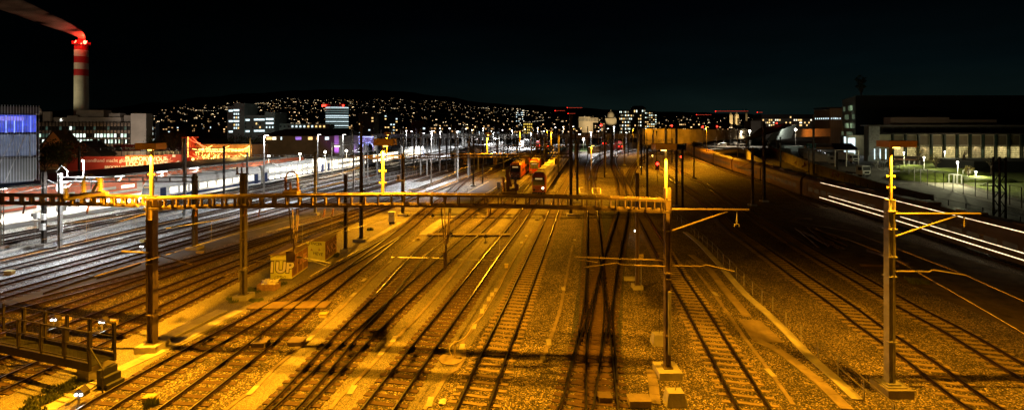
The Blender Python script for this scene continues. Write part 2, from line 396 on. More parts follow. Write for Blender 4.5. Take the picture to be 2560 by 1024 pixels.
# ------------------------------------------------------------------ railway tracks
RAIL = [(-.07, .04), (.07, .04), (.07, .06), (.014, .085), (.014, .16), (.036, .172), (.036, .205), (-.036, .205), (-.036, .172), (-.014, .16), (-.014, .085), (-.07, .06)]
RMF = [0, 0, 0, 0, 0, 0, 1, 0, 0, 0, 0, 0]
beds = []
def make_sleeper(name, m, conc):
    mb = MB()
    if conc:
        for a, b, h0, h1 in ((-1.3, -.95, .05, .06), (-.95, -.45, .06, .065), (-.45, .45, .065, .035), (.45, .95, .065, .06), (.95, 1.3, .06, .05)):
            pr = .13
            mb.add([(a, -pr, -.1), (b, -pr, -.1), (b, pr, -.1), (a, pr, -.1), (a, -pr + .03, h0), (b, -pr + .03, h1 if b > .4 or a < -.9 else .035), (b, pr - .03, h1 if b > .4 or a < -.9 else .035), (a, pr - .03, h0)],
                   [(3, 2, 1, 0), (4, 5, 6, 7), (0, 1, 5, 4), (1, 2, 6, 5), (2, 3, 7, 6), (3, 0, 4, 7)])
    else: mb.box(-1.3, 1.3, -.13, .13, -.1, .045)
    for s in (-1, 1):                                   # chairs under the rails
        mb.box(s * .75 - .16, s * .75 + .16, -.08, .08, .04, .075, 1)
    o = mb.build(name, [m, rust], org=(0, 0, 0)); me = o.data; bpy.data.objects.remove(o); return me, mb
SLW = make_sleeper('sleeper', wood, False); SLC = make_sleeper('sleeper', conc_sl, True)
def track(pts, label, conc=False, indiv=0, world=False, step=.62, sl=True):
    w = [Vector(p) for p in pts] if world else [P(x, y) for x, y in pts]
    q = spline(w, step)
    t = empty('railway_track', (q[0].x, q[0].y, 0), label, 'railway track', 'railway tracks of the yard')
    for s in (-1, 1):
        qq = q[::2] if len(q) > 40 else q
        side = []
        for i, p in enumerate(qq):
            d = qq[min(i + 1, len(qq) - 1)] - qq[max(i - 1, 0)]; d.normalize()
            side.append(p + Vector((d.y, -d.x, 0)) * .75 * s)
        mb = MB(); mb.sweep(RAIL, side, 0, RMF); mb.build('rail', [rust, railtop], t)
    if not sl: return q
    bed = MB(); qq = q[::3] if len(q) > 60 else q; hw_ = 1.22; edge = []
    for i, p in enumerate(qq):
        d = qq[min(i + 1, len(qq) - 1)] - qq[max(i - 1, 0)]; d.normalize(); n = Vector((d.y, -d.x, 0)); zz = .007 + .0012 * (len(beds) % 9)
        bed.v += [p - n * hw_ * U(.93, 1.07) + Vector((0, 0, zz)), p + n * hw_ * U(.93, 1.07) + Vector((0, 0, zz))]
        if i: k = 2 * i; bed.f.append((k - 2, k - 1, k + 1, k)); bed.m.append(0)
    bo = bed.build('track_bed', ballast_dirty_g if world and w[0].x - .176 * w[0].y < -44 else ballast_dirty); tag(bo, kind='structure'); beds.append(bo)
    me, src = SLC if conc else SLW
    big = MB(); nb = 0
    order = sorted(range(len(q)), key=lambda i: q[i].y if q[i].y > 19 else 999)
    near = set(order[:indiv])
    for i, p in enumerate(q):
        d = q[min(i + 1, len(q) - 1)] - q[max(i - 1, 0)]
        a = math.atan2(d.y, d.x) - math.pi / 2 + U(-.012, .012)
        if i in near:
            o = bpy.data.objects.new('sleeper', me); col.objects.link(o); o.parent = t
            o.location = p - ORG[t.name] + Vector((U(-.03, .03), 0, U(-.012, .008))); o.rotation_euler = (0, 0, a)
        elif p.y < 260:
            big.T = Matrix.Translation(p + Vector((0, 0, U(-.015, .008)))) @ Matrix.Rotation(a, 4, 'Z')
            if p.y < 80: big.add([tuple(v) for v in src.v], src.f, 0); nb += 1
            else: big.box(-1.3, 1.3, -.13, .13, -.1, .045); nb += 1
    if nb:
        big.T = None; tag(big.build('sleepers', [conc_sl if conc else wood], t), kind='stuff')
    return q
def X0(pairs): return [(x0 + .176 * y, y, 0) for x0, y in pairs]
T5 = track([(930, 1050), (948, 1024), (1046, 891), (1133.5, 774), (1224, 650), (1290, 565), (1309, 537), (1341, 494), (1382, 440), (1420, 392)], 'straight track leading to the lit double deck train', False, 100)
T6 = track([(1172, 1050), (1182.5, 1024), (1233, 898), (1286, 774), (1311, 711), (1356, 601), (1384, 530), (1397, 494), (1425, 440), (1446, 395)], 'straight track with pale sleepers, first right of the pump hose', True, 100)
track([(680, 1050), (707, 1024), (828, 889), (888, 820), (933, 774), (998, 698), (1050, 640), (1097, 593), (1177, 530), (1238, 483), (1287, 448), (1345, 404)], 'left branch of the narrow turnout ahead, leading to the orange locomotive', False, 100)
track([(700, 1050), (727, 1024), (826, 925), (891, 859), (980, 774), (1106, 657), (1155, 613), (1248, 530), (1299, 479), (1340, 438), (1395, 392)], 'right branch of the narrow turnout ahead, leading to the red train', False, 60)
track([(205, 1050), (243, 1024), (462, 897), (676, 776), (878, 657), (949, 615), (1010, 576), (1064, 530), (1125, 482), (1160, 452), (1195, 434), (1260, 412)], 'track running beside the bright paved strip', False, 100)
track([(410, 1050), (444, 1024), (531, 957), (646, 869), (760, 774), (878, 679), (980, 600), (1010, 576)], 'track crossed by the boarded footway, second from the paved strip', False, 100)
track([(1507, 1050), (1505, 1024), (1493, 780), (1489, 701), (1481, 530), (1478, 486), (1475, 450), (1470, 425), (1476, 405), (1500, 388), (1560, 372), (1640, 358), (1740, 345)], 'dark central track of the double crossover, bending right far off', False, 100)
track([(1428, 1050), (1442, 1024), (1457, 955), (1480, 855), (1503, 774), (1520, 686), (1534, 628), (1557, 530), (1556, 480), (1546, 440), (1537, 418), (1535, 395), (1560, 378), (1640, 362)], 'dark central track crossing over from right to left', False, 100)
track([(1479, 452), (1487, 420), (1499, 405), (1525, 392), (1580, 378), (1680, 362)], 'short curved track branching right behind the gantry', False, 0)
track([(1565, 470), (1579, 430), (1592, 410), (1608, 394), (1650, 376), (1730, 362)], 'curved track fanning right in the dark middle', False, 0)
def rails_only(Lp, Rp, label):
    t = empty('turnout_rails', P(*Lp[-1]), label, 'turnout rails', 'curved rails of the double crossover')
    for r in (Lp, Rp):
        mb = MB(); mb.sweep(RAIL, spline([P(x, y) for x, y in r], .8), 0, RMF); mb.build('rail', [rust, railtop], t)
rails_only([(1468, 600), (1459, 774), (1441, 860), (1415, 965)], [(1497, 640), (1511, 774), (1505, 855), (1496, 960)], 'curved rails on the left of the dark crossover')
rails_only([(1507, 655), (1480, 800), (1470, 860), (1464, 960)], [(1545, 690), (1533, 790), (1537, 860), (1543, 960)], 'curved rails on the right of the dark crossover')
track([(1900, 1050), (1883.6, 1024), (1819, 912), (1738.5, 774), (1700, 711), (1662, 645), (1639, 605), (1608, 549.5), (1585, 508), (1568, 472), (1552, 440), (1545, 420)], 'track with pale sleepers running just right of the end gantry mast', True, 100)
track([(2500, 1050), (2457, 1024), (2286, 896), (2160, 808), (2121, 777), (1996, 690), (1890, 614), (1823, 567), (1790, 530), (1740, 490), (1700, 462), (1660, 435), (1640, 415), (1633, 400), (1642, 385), (1670, 374)], 'brightly lit track passing behind the foot of the right lamp mast', True, 100)
track([(2700, 1020), (2600, 957), (2526, 915.6), (2397, 837), (2278, 774), (2151, 701), (2018, 625), (1950, 582), (1880, 540), (1820, 500), (1770, 468), (1720, 440), (1682, 418), (1666, 402), (1668, 388), (1690, 376)], 'half dark track at the far right of the lamp mast', True, 100)
TRB = track([(2800, 745), (2600, 680), (2360, 598), (2150, 536), (2040, 500), (1920, 456), (1835, 427), (1765, 401), (1735, 388), (1722, 376), (1730, 364)], 'curved track under the dark train on the right', True, 0)
track([(2060, 520), (1935, 466), (1820, 428), (1750, 402), (1712, 388), (1690, 374)], 'curved sodium lit track inside the right hand bend', True, 0)
for x0, y0, y1, lab in ((-71.5, 48, 420, 'grey track nearest the bright platform'), (-67.6, 45, 420, 'second grey track from the bright platform'), (-58.7, 38, 420, 'white lit track just below the low concrete kerb'),
                        (-54.8, 36, 420, 'second white lit track below the kerb'), (-50.5, 32, 420, 'third white lit track below the kerb'), (-46.7, 30, 420, 'white lit track beside the asphalt strip')):
    track(X0([(x0, y0), (x0, (y0 + y1) / 2), (x0 + 4, y1)]), lab, False, 0, True)
track(X0([(-43.3, 27), (-42.9, 33), (-40.5, 44), (-39, 54), (-37.2, 70), (-37, 90), (-36, 160), (-34, 300)]), 'left track of the pair merging beside the dark left mast', False, 60, True)
track(X0([(-38.9, 26), (-38.8, 40), (-38.6, 50), (-37.2, 70)]), 'right track of the pair merging beside the dark left mast', False, 60, True)
track(X0([(-34.8, 24), (-34.8, 50), (-34.4, 64), (-33, 90), (-32, 120), (-31, 300)]), 'track passing left behind the graffiti cabinets', False, 80, True)
track(X0([(-30.6, 21), (-31.2, 32), (-32.2, 42), (-33.6, 56), (-34.2, 66)]), 'track running left of the pale mast and graffiti cabinets', False, 80, True)
for i, (x0, y0, y1) in enumerate([(-63, 80, 400), (-29, 120, 380), (-25, 150, 380), (-21, 150, 380), (-8, 200, 380), (-14, 185, 380), (-42, 110, 400), (-78, 150, 420), (-46, 115, 300)]):
    track(X0([(x0, y0), (x0 + U(-2, 2), (y0 + y1) / 2), (x0 + U(-3, 3), y1)]), 'thin floodlit track among many in the far middle of the yard', False, 0, True, step=1.2)
# ------------------------------------------------------------------ masts, gantries, lamps
SOD = (1, .39, .009); WHT = (.96, .98, 1)
def hcol(mb, x, y, z0, z1, w, d=None, m=0):
    d = d or w; t = max(.03, w * .12)
    mb.box(x - w / 2, x - w / 2 + t, y - d / 2, y + d / 2, z0, z1, m); mb.box(x + w / 2 - t, x + w / 2, y - d / 2, y + d / 2, z0, z1, m)
    mb.box(x - w / 2 + t, x + w / 2 - t, y - .02, y + .02, z0, z1, m)
def insulator(mb, p, q, r, m=0, n=6):
    p = Vector(p); q = Vector(q); mb.cyl(p, q, r * .5, r * .5, 6, m)
    for i in range(n):
        a = p.lerp(q, (i + .3) / n); b = p.lerp(q, (i + .7) / n); mb.cyl(a, b, r, r * .7, 8, m)
def mast(px, by, ty, w, label, m=steel_d, group='masts of the overhead line', arm=None, clamp=True, plinth=True, style='h', name='catenary_mast'):
    b = P(px, by); zt = zat(ty, b.y)
    t = empty(name, b, label, 'mast', group)
    mb = MB()
    if style == 'h': hcol(mb, b.x, b.y, .3, zt, w)
    elif style == 'round': mb.cyl((b.x, b.y, .2), (b.x, b.y, zt), w / 2, w * .32, 10)
    else:                                               # lattice: four corner angles and zigzag
        for sx in (-1, 1):
            for sy in (-1, 1): mb.bar((b.x + sx * w / 2, b.y + sy * w / 2, .2), (b.x + sx * w / 2, b.y + sy * w / 2, zt), w * .2)
        k = int((zt - .2) / (w * 1.4)); 
        for i in range(k):
            z = .3 + i * w * 1.4
            for sy in (-1, 1):
                s = 1 if i % 2 else -1; mb.bar((b.x - s * w / 2, b.y + sy * w / 2, z), (b.x + s * w / 2, b.y + sy * w / 2, z + w * 1.4), w * .1)
    mb.build('column', m, t)
    if plinth:
        mb = MB(); s = max(.35, w * 1.5); mb.box(b.x - s, b.x + s, b.y - s, b.y + s, -.1, .32); mb.build('plinth', concrete, t)
        mb = MB(); mb.box(b.x - w * .8, b.x + w * .8, b.y - w * .8, b.y + w * .8, .32, .37); mb.build('base_plate', m, t)
    if clamp and b.y < 130:
        for z in (2.2, 4.6, zt - .6): mb = MB(); mb.box(b.x - w * .62, b.x + w * .62, b.y - w * .62, b.y + w * .62, z, z + .06); mb.build('clamp', m, t)
    if arm:
        for s, z in arm:
            mb = MB(); mb.cyl((b.x, b.y, z), (b.x + s * 2.6, b.y, z + .1), .05, n=6); insulator(mb, (b.x + s * .25, b.y, z), (b.x + s * .7, b.y, z), .09)
            mb.cyl((b.x, b.y, z + 1.2), (b.x + s * 2.2, b.y, z + .15), .035, n=6); mb.build('bracket', m, t)
    return t
def lamp_box(t, c, w=1.5, m=None, lit=True, power=5000, steps=True, h=.34, col_=SOD, aim=None, cone=166, dy=-.5):
    """long flat lamp housing with the lamps under it"""
    x, y, z = c; mb = MB(); mb.box(x - w / 2, x + w / 2, y - .42, y + .42, z, z + h); mb.box(x - w / 2 - .02, x + w / 2 + .02, y - .44, y + .44, z + h, z + h + .03)
    mb.build('lamp_housing', m or mat('lamp_housing_paint', (.60, .40, .22), .55, 0, .15, 1.5), t)
    mb = MB(); mb.box(x - .11, x + .11, y - .1, y + .1, z - .07, z - .005); mb.build('lamp_lens', E_sod, t)
    if power: light(t, (x, y + dy, z - .25), 'SPOT', power, col_, .05, aim or (x, y - 1, 0), cone, .5)
def pole(t, x, y, z0, z1, r, m, br=()):
    mb = MB(); mb.cyl((x, y, z0), (x, y, z1), r, r * .9, 10); mb.build('lamp_pole', m, t)
    for z in br:
        mb = MB(); mb.cyl((x - .2, y, z), (x + .2, y, z), .02, n=6); mb.box(x - .22, x - .16, y - .03, y + .03, z - .05, z + .05); mb.box(x + .16, x + .22, y - .03, y + .03, z - .05, z + .05)
        mb.build('pole_bracket', m, t)
def girder(t, pts, h, wd=.62, sp=.79, pw=.2, m=steel_w, name='beam'):
    """box girder: four chords, posts in both faces, top ties; pts is its top centre line"""
    mb = MB(); pts = [Vector(p) for p in pts]
    for a, b in zip(pts, pts[1:]):
        n = (b - a).cross(Vector((0, 0, 1))).normalized() * wd / 2
        for s in (-1, 1):
            o = n * s; c = .13 if pw > .12 else .08
            mb.bar(a + o - Vector((0, 0, c / 2)), b + o - Vector((0, 0, c / 2)), c, c); mb.bar(a + o - Vector((0, 0, h - c / 2)), b + o - Vector((0, 0, h - c / 2)), c, c)
    q = spline(pts, sp) if len(pts) > 2 else [pts[0].lerp(pts[1], i / max(1, round((pts[1] - pts[0]).length / sp))) for i in range(max(1, round((pts[1] - pts[0]).length / sp)) + 1)]
    d = (pts[-1] - pts[0]).normalized(); n = d.cross(Vector((0, 0, 1))).normalized() * wd / 2
    for i, p in enumerate(q):
        for s in (-1, 1):
            o = n * s + (d * sp * .3 if s > 0 else Vector())
            mb.bar(p + o - Vector((0, 0, h - .1)), p + o - Vector((0, 0, .1)), .06, pw)
        mb.bar(p + n - Vector((0, 0, .03)), p - n - Vector((0, 0, .03)), .08, .03)
    return mb.build(name, m, t)

# --- near gantry
ZL, ZR = 27.9, 25.1
def gz(px): return ZL + (ZR - ZL) * (px - 383) / (1668 - 383)
def gp(px, py): return D(px, py, gz(px))
g1 = empty('gantry', P(1668, 312 + H * F / ZR), 'long yellow lit steel gantry spanning the nearest tracks between two masts', 'gantry')
girder(g1, [gp(372, 493), gp(530, 488), gp(760, 485), gp(1000, 483), gp(1300, 486), gp(1520, 491), gp(1672, 497)], .72)
girder(g1, [D(-60, 484, 30.4), D(160, 486, 29.3), D(358, 489, 28.2)], .64, name='side_beam')
for px, by, ty, w, Y in ((381, 872, 490, .38, ZL), (1668, 935, 470, .31, ZR)):
    x = xat(px, Y); mb = MB(); hcol(mb, x, Y, .35, zat(ty, Y), w, w * 1.1); mb.build('column', steel_w, g1)
    mb = MB(); mb.box(x - .62, x + .62, Y - .62, Y + .62, -.1, .4); mb.build('plinth', concrete, g1)
    mb = MB(); mb.box(x - w * .8, x + w * .8, Y - w * .8, Y + w * .8, .4, .46); mb.build('base_plate', steel_w, g1)
    for z in (2.1, 5.2, 5.5, 7.8): mb = MB(); mb.box(x - w * .6, x + w * .6, Y - w * .68, Y + w * .68, z, z + .07); mb.build('clamp', steel_w, g1)
x = xat(1668, ZR); mb = MB(); mb.box(x - .02, x + .12, ZR - .3, ZR - .16, 1.2, 4.6); mb.build('cable_cover', steel, g1)
x = xat(383, ZL); mb = MB(); mb.cyl((x - .42, ZL, 2.1), (x - .42, ZL, 9), .03, n=6); mb.cyl((x - .5, ZL, 2.4), (x + .5, ZL, 2.4), .05, n=6); mb.build('side_cable', steel_w, g1)
# lamp poles of the near gantry
x = xat(375, ZL); pole(g1, x + .1, ZL, 9.0, zat(370, ZL), .11, paint_y, (10.6,)); lamp_box(g1, (x + .05, ZL, zat(373, ZL)), 1.25, power=33000, cone=150)
x = xat(956, gz(956)); pole(g1, x - .1, gz(956) + .45, 9.5, zat(364, gz(956)), .09, paint_y, (10.2, 10.9)); lamp_box(g1, (x + .05, gz(956) + .45, zat(364, gz(956))), 1.15, power=22000, h=.36, dy=-.42)
x = xat(1665, ZR); pole(g1, x, ZR, 9.6, zat(322, ZR), .085, steel, ()); lamp_box(g1, (xat(1656, ZR), ZR - .2, zat(373, ZR)), 1.1, power=8000, h=.28, cone=142)
mb = MB(); mb.path([(x, ZR, zat(322, ZR)), (x - .12, ZR - .1, zat(319, ZR)), (x - .3, ZR - .2, zat(322, ZR))], .035); mb.build('lamp_hook', steel, g1)
# arms of the right end
mb = MB(); mb.cyl(D(1674, 523, ZR), D(1872, 524, ZR), .06, n=8); mb.cyl(D(1681, 576, ZR), D(1818, 529, ZR), .05, n=8); mb.build('upper_arm', steel_w, g1)
mb = MB(); mb.cyl(D(1842, 528, ZR), D(1842, 558, ZR), .02); insulator(mb, D(1842, 540, ZR), D(1842, 555, ZR), .05, n=4)
mb.path([D(1836, 566, ZR), D(1837, 559, ZR), D(1847, 559, ZR), D(1848, 566, ZR)], .02); mb.build('wire_clamp', steel, g1)
mb = MB(); mb.cyl(D(1435, 642, ZR), D(1553, 647, ZR), .035); mb.cyl(D(1578, 648, ZR), D(1660, 650, ZR), .05); insulator(mb, D(1555, 647, ZR), D(1576, 648, ZR), .07)
mb.cyl(D(1440, 648, ZR), D(1494, 655, ZR), .03); mb.build('lower_arm', steel_w, g1)
mb = MB(); mb.cyl(D(1461, 668, ZR - .3), D(1543, 657, ZR - .3), .03); mb.cyl(D(1543, 657, ZR - .3), D(1556, 662, ZR - .3), .03); insulator(mb, D(1558, 662, ZR - .3), D(1582, 663, ZR - .3), .07); mb.cyl(D(1584, 663, ZR - .3), D(1662, 666, ZR - .3), .05)
mb.cyl(D(1461, 668, ZR - .3), D(1461, 674, ZR - .3), .03); mb.build('lower_arm', steel_w, g1)
mb = MB(); mb.cyl(D(1674, 664, ZR), D(1728, 665, ZR), .04); insulator(mb, D(1730, 665, ZR), D(1748, 665, ZR), .07); mb.path([D(1748, 665, ZR), D(1758, 665, ZR), D(1764, 661, ZR), D(1836, 678, ZR)], .032); mb.build('lower_arm', steel_w, g1)
# drop frames under the beam
def drop(px, by, Y, panel, label):
    mb = MB(); a = D(px, 608, Y)
    for dx, dy in ((-12, -.3), (-4, .3), (8, -.3), (12, .3)): mb.cyl(D(px + dx, 520, Y + dy), a + Vector((dx * .008, dy * .3, 0)), .035)
    mb.bar(a + Vector((0, 0, .3)), D(px, by, Y), .09); mb.build('drop_frame', steel_w, g1)
    mb = MB(); mb.box(*sorted((xat(panel[0], Y), xat(panel[1], Y))), Y - .05, Y - .01, zat(panel[3], Y), zat(panel[2], Y)); mb.build('protection_panel', steel_w, g1)
drop(735, 652, gz(735), (716, 734, 628, 655), ''); drop(1115, 665, gz(1115), (1109, 1117, 628, 672), '')
Y = gz(1115); mb = MB(); mb.cyl(D(977, 643, Y), D(1098, 645, Y), .03); insulator(mb, D(1099, 646, Y), D(1112, 647, Y), .08); insulator(mb, D(1124, 647, Y), D(1138, 648, Y), .08)
mb.cyl(D(1138, 648, Y), D(1250, 650, Y), .012); mb.build('registration_arm', steel, g1)
Y = gz(735); mb = MB(); insulator(mb, D(742, 642, Y), D(755, 643, Y), .08); mb.cyl(D(755, 643, Y), D(830, 658, Y), .022); mb.cyl(D(755, 643, Y), D(815, 663, Y), .022); mb.cyl(D(640, 652, Y), D(717, 650, Y), .02); mb.build('registration_arm', steel, g1)
Y = gz(381) - .2; mb = MB(); insulator(mb, D(305, 628, Y), D(318, 629, Y), .08); mb.cyl(D(318, 629, Y), D(372, 631, Y), .05); mb.cyl(D(390, 636, Y), D(478, 660, Y), .03); mb.cyl(D(388, 637, Y), D(436, 630, Y), .03); mb.build('registration_arm', steel_w, g1)
mb = MB()
for x in (492, 615, 650, 812, 833): insulator(mb, D(x, 522, gz(x)), D(x - 4, 542, gz(x)), .06)
for x in (62, 222): insulator(mb, D(x, 512, 29), D(x - 5, 534, 29), .07)
for x in (1222, 1226): mb.cyl(D(x, 517, gz(x)), D(x, 540, gz(x)), .03)
mb.build('hanging_insulators', porcelain, g1)
# switches standing on the gantry
def on_beam(name, label, cat, px, py, Y): return empty(name, D(px, py, Y), label, cat)
t = on_beam('line_switch', 'yellow lit switch with three ribbed insulators on the left gantry beam', 'switch', 215, 489, 28.7)
Y = 28.7
mb = MB(); mb.bar(D(165, 498, Y - .5), D(268, 483, Y - .5), .22, .16); mb.build('base_bar', paint_y, t)
mb = MB(); mb.bar(D(205, 484, Y), D(258, 478, Y), .3, .1); mb.bar(D(232, 478, Y), D(246, 455, Y), .12); mb.build('frame', paint_y, t)
for x, y0, y1 in ((165, 496, 470), (209, 481, 452), (251, 478, 445)):
    mb = MB(); insulator(mb, D(x, y0, Y - .3), D(x, y1, Y - .3), .16); mb.build('insulator', paint_y, t)
mb = MB(); mb.path([D(209, 452, Y), D(212, 442, Y), D(220, 437, Y), D(230, 436, Y)], .05); mb.cyl(D(252, 460, Y), D(240, 444, Y), .05); mb.build('contact_arm', paint_y, t)
for px, py in ((727, 485), (1272, 486)):
    Y = gz(px)
    t = on_beam('line_switch', 'brown switch with tall looped bars on the gantry beam' if px < 1000 else 'dark bulky switch on the gantry beam in front of the trains', 'switch', px, py, Y)
    mb = MB(); mb.box(xat(px - 16, Y), xat(px + 20, Y), Y - .25, Y + .25, zat(py - 1, Y), zat(py - 8, Y)); mb.bar(D(px - 6, py - 7, Y), D(px + 18, py - 14, Y), .16); mb.build('base_bar', steel_w, t)
    for dx, y1 in ((-12, 44), (0, 30), (18, 40)):
        mb = MB(); insulator(mb, D(px + dx, py - 8, Y), D(px + dx - 2, py - y1, Y), .12); mb.build('insulator', porcelain, t)
    mb = MB()
    if px < 1000:
        for k in (-.15, .15):
            mb.path([D(px - 12, py - 40, Y + k)] + [D(px + 2 - 14 * math.cos(a), py - 42 - 14 * math.sin(a), Y + k) for a in [i * math.pi / 8 for i in range(9)]] + [D(px + 18, py - 30, Y + k)], .045)
    else:
        mb.bar(D(px - 2, py - 8, Y), D(px - 4, py - 62, Y), .16); mb.bar(D(px - 4, py - 60, Y), D(px + 6, py - 20, Y), .12); mb.cyl(D(px + 20, py - 10, Y), D(px + 20, py - 26, Y), .12)
    mb.build('contact_arm', porcelain, t)

# --- right lamp mast
Y = H * F / 668; x = xat(2224, Y)
m2 = empty('lamp_mast', (x, Y, 0), 'tall lamp mast at the right on a concrete plinth, with a long orange lamp housing', 'lamp mast')
mb = MB(); hcol(mb, x, Y, .4, zat(498, Y), .34, .34); mb.build('column', steel, m2)
mb = MB(); mb.box(x - .55, x + .75, Y - .6, Y + .6, -.1, .42); mb.build('plinth', concrete_d, m2)
mb = MB(); mb.box(x - .42, x + .55, Y - .42, Y + .42, .42, .48); mb.box(x - .3, x + .35, Y - .3, Y + .3, .48, .56); mb.build('base_plate', steel, m2)
for z in (2.6, 5.9, 6.9, 8.3, 9.2): mb = MB(); mb.box(x - .22, x + .24, Y - .22, Y + .22, z, z + .05); mb.build('clamp', steel, m2)
mb = MB(); mb.cyl((x + .05, Y - .2, .5), (x + .05, Y - .2, 9.1), .025, n=6); mb.build('earth_cable', steel, m2)
pole(m2, x + .05, Y, zat(500, Y), zat(368, Y), .075, paint_y, (zat(440, Y), zat(468, Y)))
lamp_box(m2, (xat(2241, Y), Y, zat(367, Y)), 1.35, power=15000, cone=144, h=.28, m=mat('orange_lamp_housing', (.55, .30, .12), .5, 0, .2, 1.5))
mb = MB(); mb.cyl(D(2236, 534, Y), D(2451, 534, Y), .055, n=8); mb.cyl(D(2236, 591, Y), D(2392, 539, Y), .045, n=8); insulator(mb, D(2410, 540, Y), D(2411, 566, Y), .05, n=5); mb.build('upper_arm', paint_y, m2)
mb = MB(); mb.cyl(D(2234, 678, Y), D(2286, 678, Y), .045); insulator(mb, D(2292, 678, Y), D(2310, 678, Y), .06); mb.path([D(2310, 678, Y), D(2322, 679, Y), D(2331, 674, Y), D(2413, 687, Y)], .035); mb.build('lower_arm', paint_y, m2)

# --- gantry across the trains
ZG = 68.5
g2 = empty('gantry', P(1426, 545), 'second gantry with hanging number plates, in front of the three trains', 'gantry')
girder(g2, [D(1010, 387, ZG), D(1150, 384, ZG), D(1426, 384, ZG)], .6, .6, 1.1, .16, steel_w)
girder(g2, [D(860, 389, ZG + 3), D(1000, 389, ZG + .5)], .42, .5, 1.4, .12, steel_w, 'side_beam')
for px, ty, w in ((1007, 383, .42), (1427, 286, .42)):
    Y = ZG + .4; x = xat(px, Y); mb = MB(); hcol(mb, x, Y, .2, zat(ty, Y), w); mb.build('column', steel_d, g2)
    mb = MB(); mb.box(x - .6, x + .6, Y - .6, Y + .6, -.1, .35); mb.build('plinth', concrete, g2)
mb = MB(); x = xat(1007, ZG); mb.box(x - 1, x + .3, ZG - .3, ZG + .3, 5.2, 5.35); mb.box(x - .8, x - .5, ZG - .2, ZG + .2, 5.4, 6.0); mb.cyl((x, ZG, 4.0), (x + 4.3, ZG, 3.9), .05); mb.build('bracket', paint_y, g2)
ps = mat('number_plate', (.62, .45, .08), .6, 0, .2, 2)
for px, a in ((1164, '84'), (1238, '93'), (1317, '82'), (1391, '81')):
    mb = MB(); mb.box(xat(px - 4.5, ZG), xat(px + 4.5, ZG), ZG - .34, ZG - .3, zat(410, ZG), zat(395, ZG)); mb.build('number_plate', ps, g2)
    text_mesh('plate_text', 'E\n' + a, .46, black, g2, D(px, 402.5, ZG - .36), (1, 0, 0), (0, 0, 1), .004, bold=.01)
for px, pw in ((967, 20000), (1218, 29000)):
    Y = ZG + .5; x = xat(px, Y); pole(g2, x, Y, 9.2, zat(336, Y), .1, paint_y, ()); lamp_box(g2, (x + .15, Y, zat(337, Y)), .9, power=pw, cone=146)
mast(1445, 500, 326, .22, 'lit yellow pole with three short arms beside the black central mast', paint_y, None, [(1, 8.6), (1, 11)], style='round', name='lamp_post')
t = mast(1443, 505, 355, .34, 'dark mast directly right of the tall black central mast', steel_d, None)

# --- other masts, one by one: (px, base row, top row, width, label, material, style, arms)
for a in [
    (487, 622, 440, .42, 'dark mast left of the pale mast with the yellow foot plate', steel_w, 'h', None),
    (864, 628, 437, .30, 'slim dark mast just left of the thick round pole behind the cabinets', steel_d, 'h', None),
    (903, 601, 303, .50, 'thick dark round pole rising above the skyline behind the cabinets', steel_d, 'round', None),
    (462, 545, 346, .34, 'grey mast standing beside the red fairground tower', steel, 'h', None),
    (110, 615, 430, .34, 'floodlit grey mast with white boxes in front of the bright platform', steel_d, 'h', None),
    (2, 622, 470, .3, 'rusty mast cut by the left edge of the picture', steel_w, 'lat', None),
    (788, 537, 381, .34, 'grey mast behind the beam above the graffiti cabinets', steel, 'h', [(-1, 6.6)]),
    (1116, 428, 348, .34, 'slim grey mast in front of the white locomotive', steel_d, 'h', None),
    (1183, 465, 359, .38, 'dark mast left of the plate numbered 93', steel_d, 'h', [(1, 6.4)]),
    (1259, 427, 348, .30, 'dark mast behind the plates, left of the trains', steel_d, 'h', None),
    (919, 462, 365, .3, 'thin mast right of the thick round pole', steel, 'round', None),
    (1593, 720, 432, .27, 'slim brown mast in front of the near gantry beam, concrete foot in the lit gravel', steel_w, 'h', None),
    (1691, 516, 318, .30, 'tall dark mast right of the gantry end mast', steel_d, 'h', None),
    (1514, 435, 300, .26, 'thin mast in the pool of light behind the near gantry', steel_w, 'round', [(-1, 7)]),
    (1617, 426, 330, .24, 'thin black mast left of the red signal', steel_d, 'round', None),
    (1561, 413, 338, .30, 'mast by the lit retaining wall', steel_w, 'h', None),
    (1735, 446, 353, .26, 'black mast at the start of the curved train', steel_d, 'h', [(1, 8.2)]),
    (1845, 431, 296, .24, 'black mast in front of the parked cars', steel_d, 'h', None),
    (1881, 514, 369, .36, 'brown mast with concrete foot beside the curved concrete wall', steel_w, 'h', [(-1, 6.2)]),
    (1910, 504, 304, .40, 'tall black mast in front of the curved concrete ramp', steel_d, 'h', None),
    (1951, 427, 342, .34, 'dark mast inside the ramp between the two walls', steel_d, 'h', None),
    (2022, 434, 366, .22, 'slim dark mast left of the tall one by the lorries', steel_d, 'h', None),
    (2034, 436, 288, .40, 'tall black mast in front of the row of lorries', steel_d, 'h', None),
    (2092, 448, 380, .40, 'short dark mast by the graffiti wall', steel_d, 'h', None),
    (2499, 566, 392, .8, 'massive black lattice mast before the lit hall', mat('black_steel', (.025, .022, .02), .6, .2, .3, 1), 'lat', [(-1, 5.4), (-1, 7.6)]),
    (1600, 372, 300, .3, 'thin mast in front of the bright yellow wall', steel_d, 'round', None),
]:
    mast(a[0], a[1], a[2], a[3], a[4], a[5], None, a[7], style=a[6])
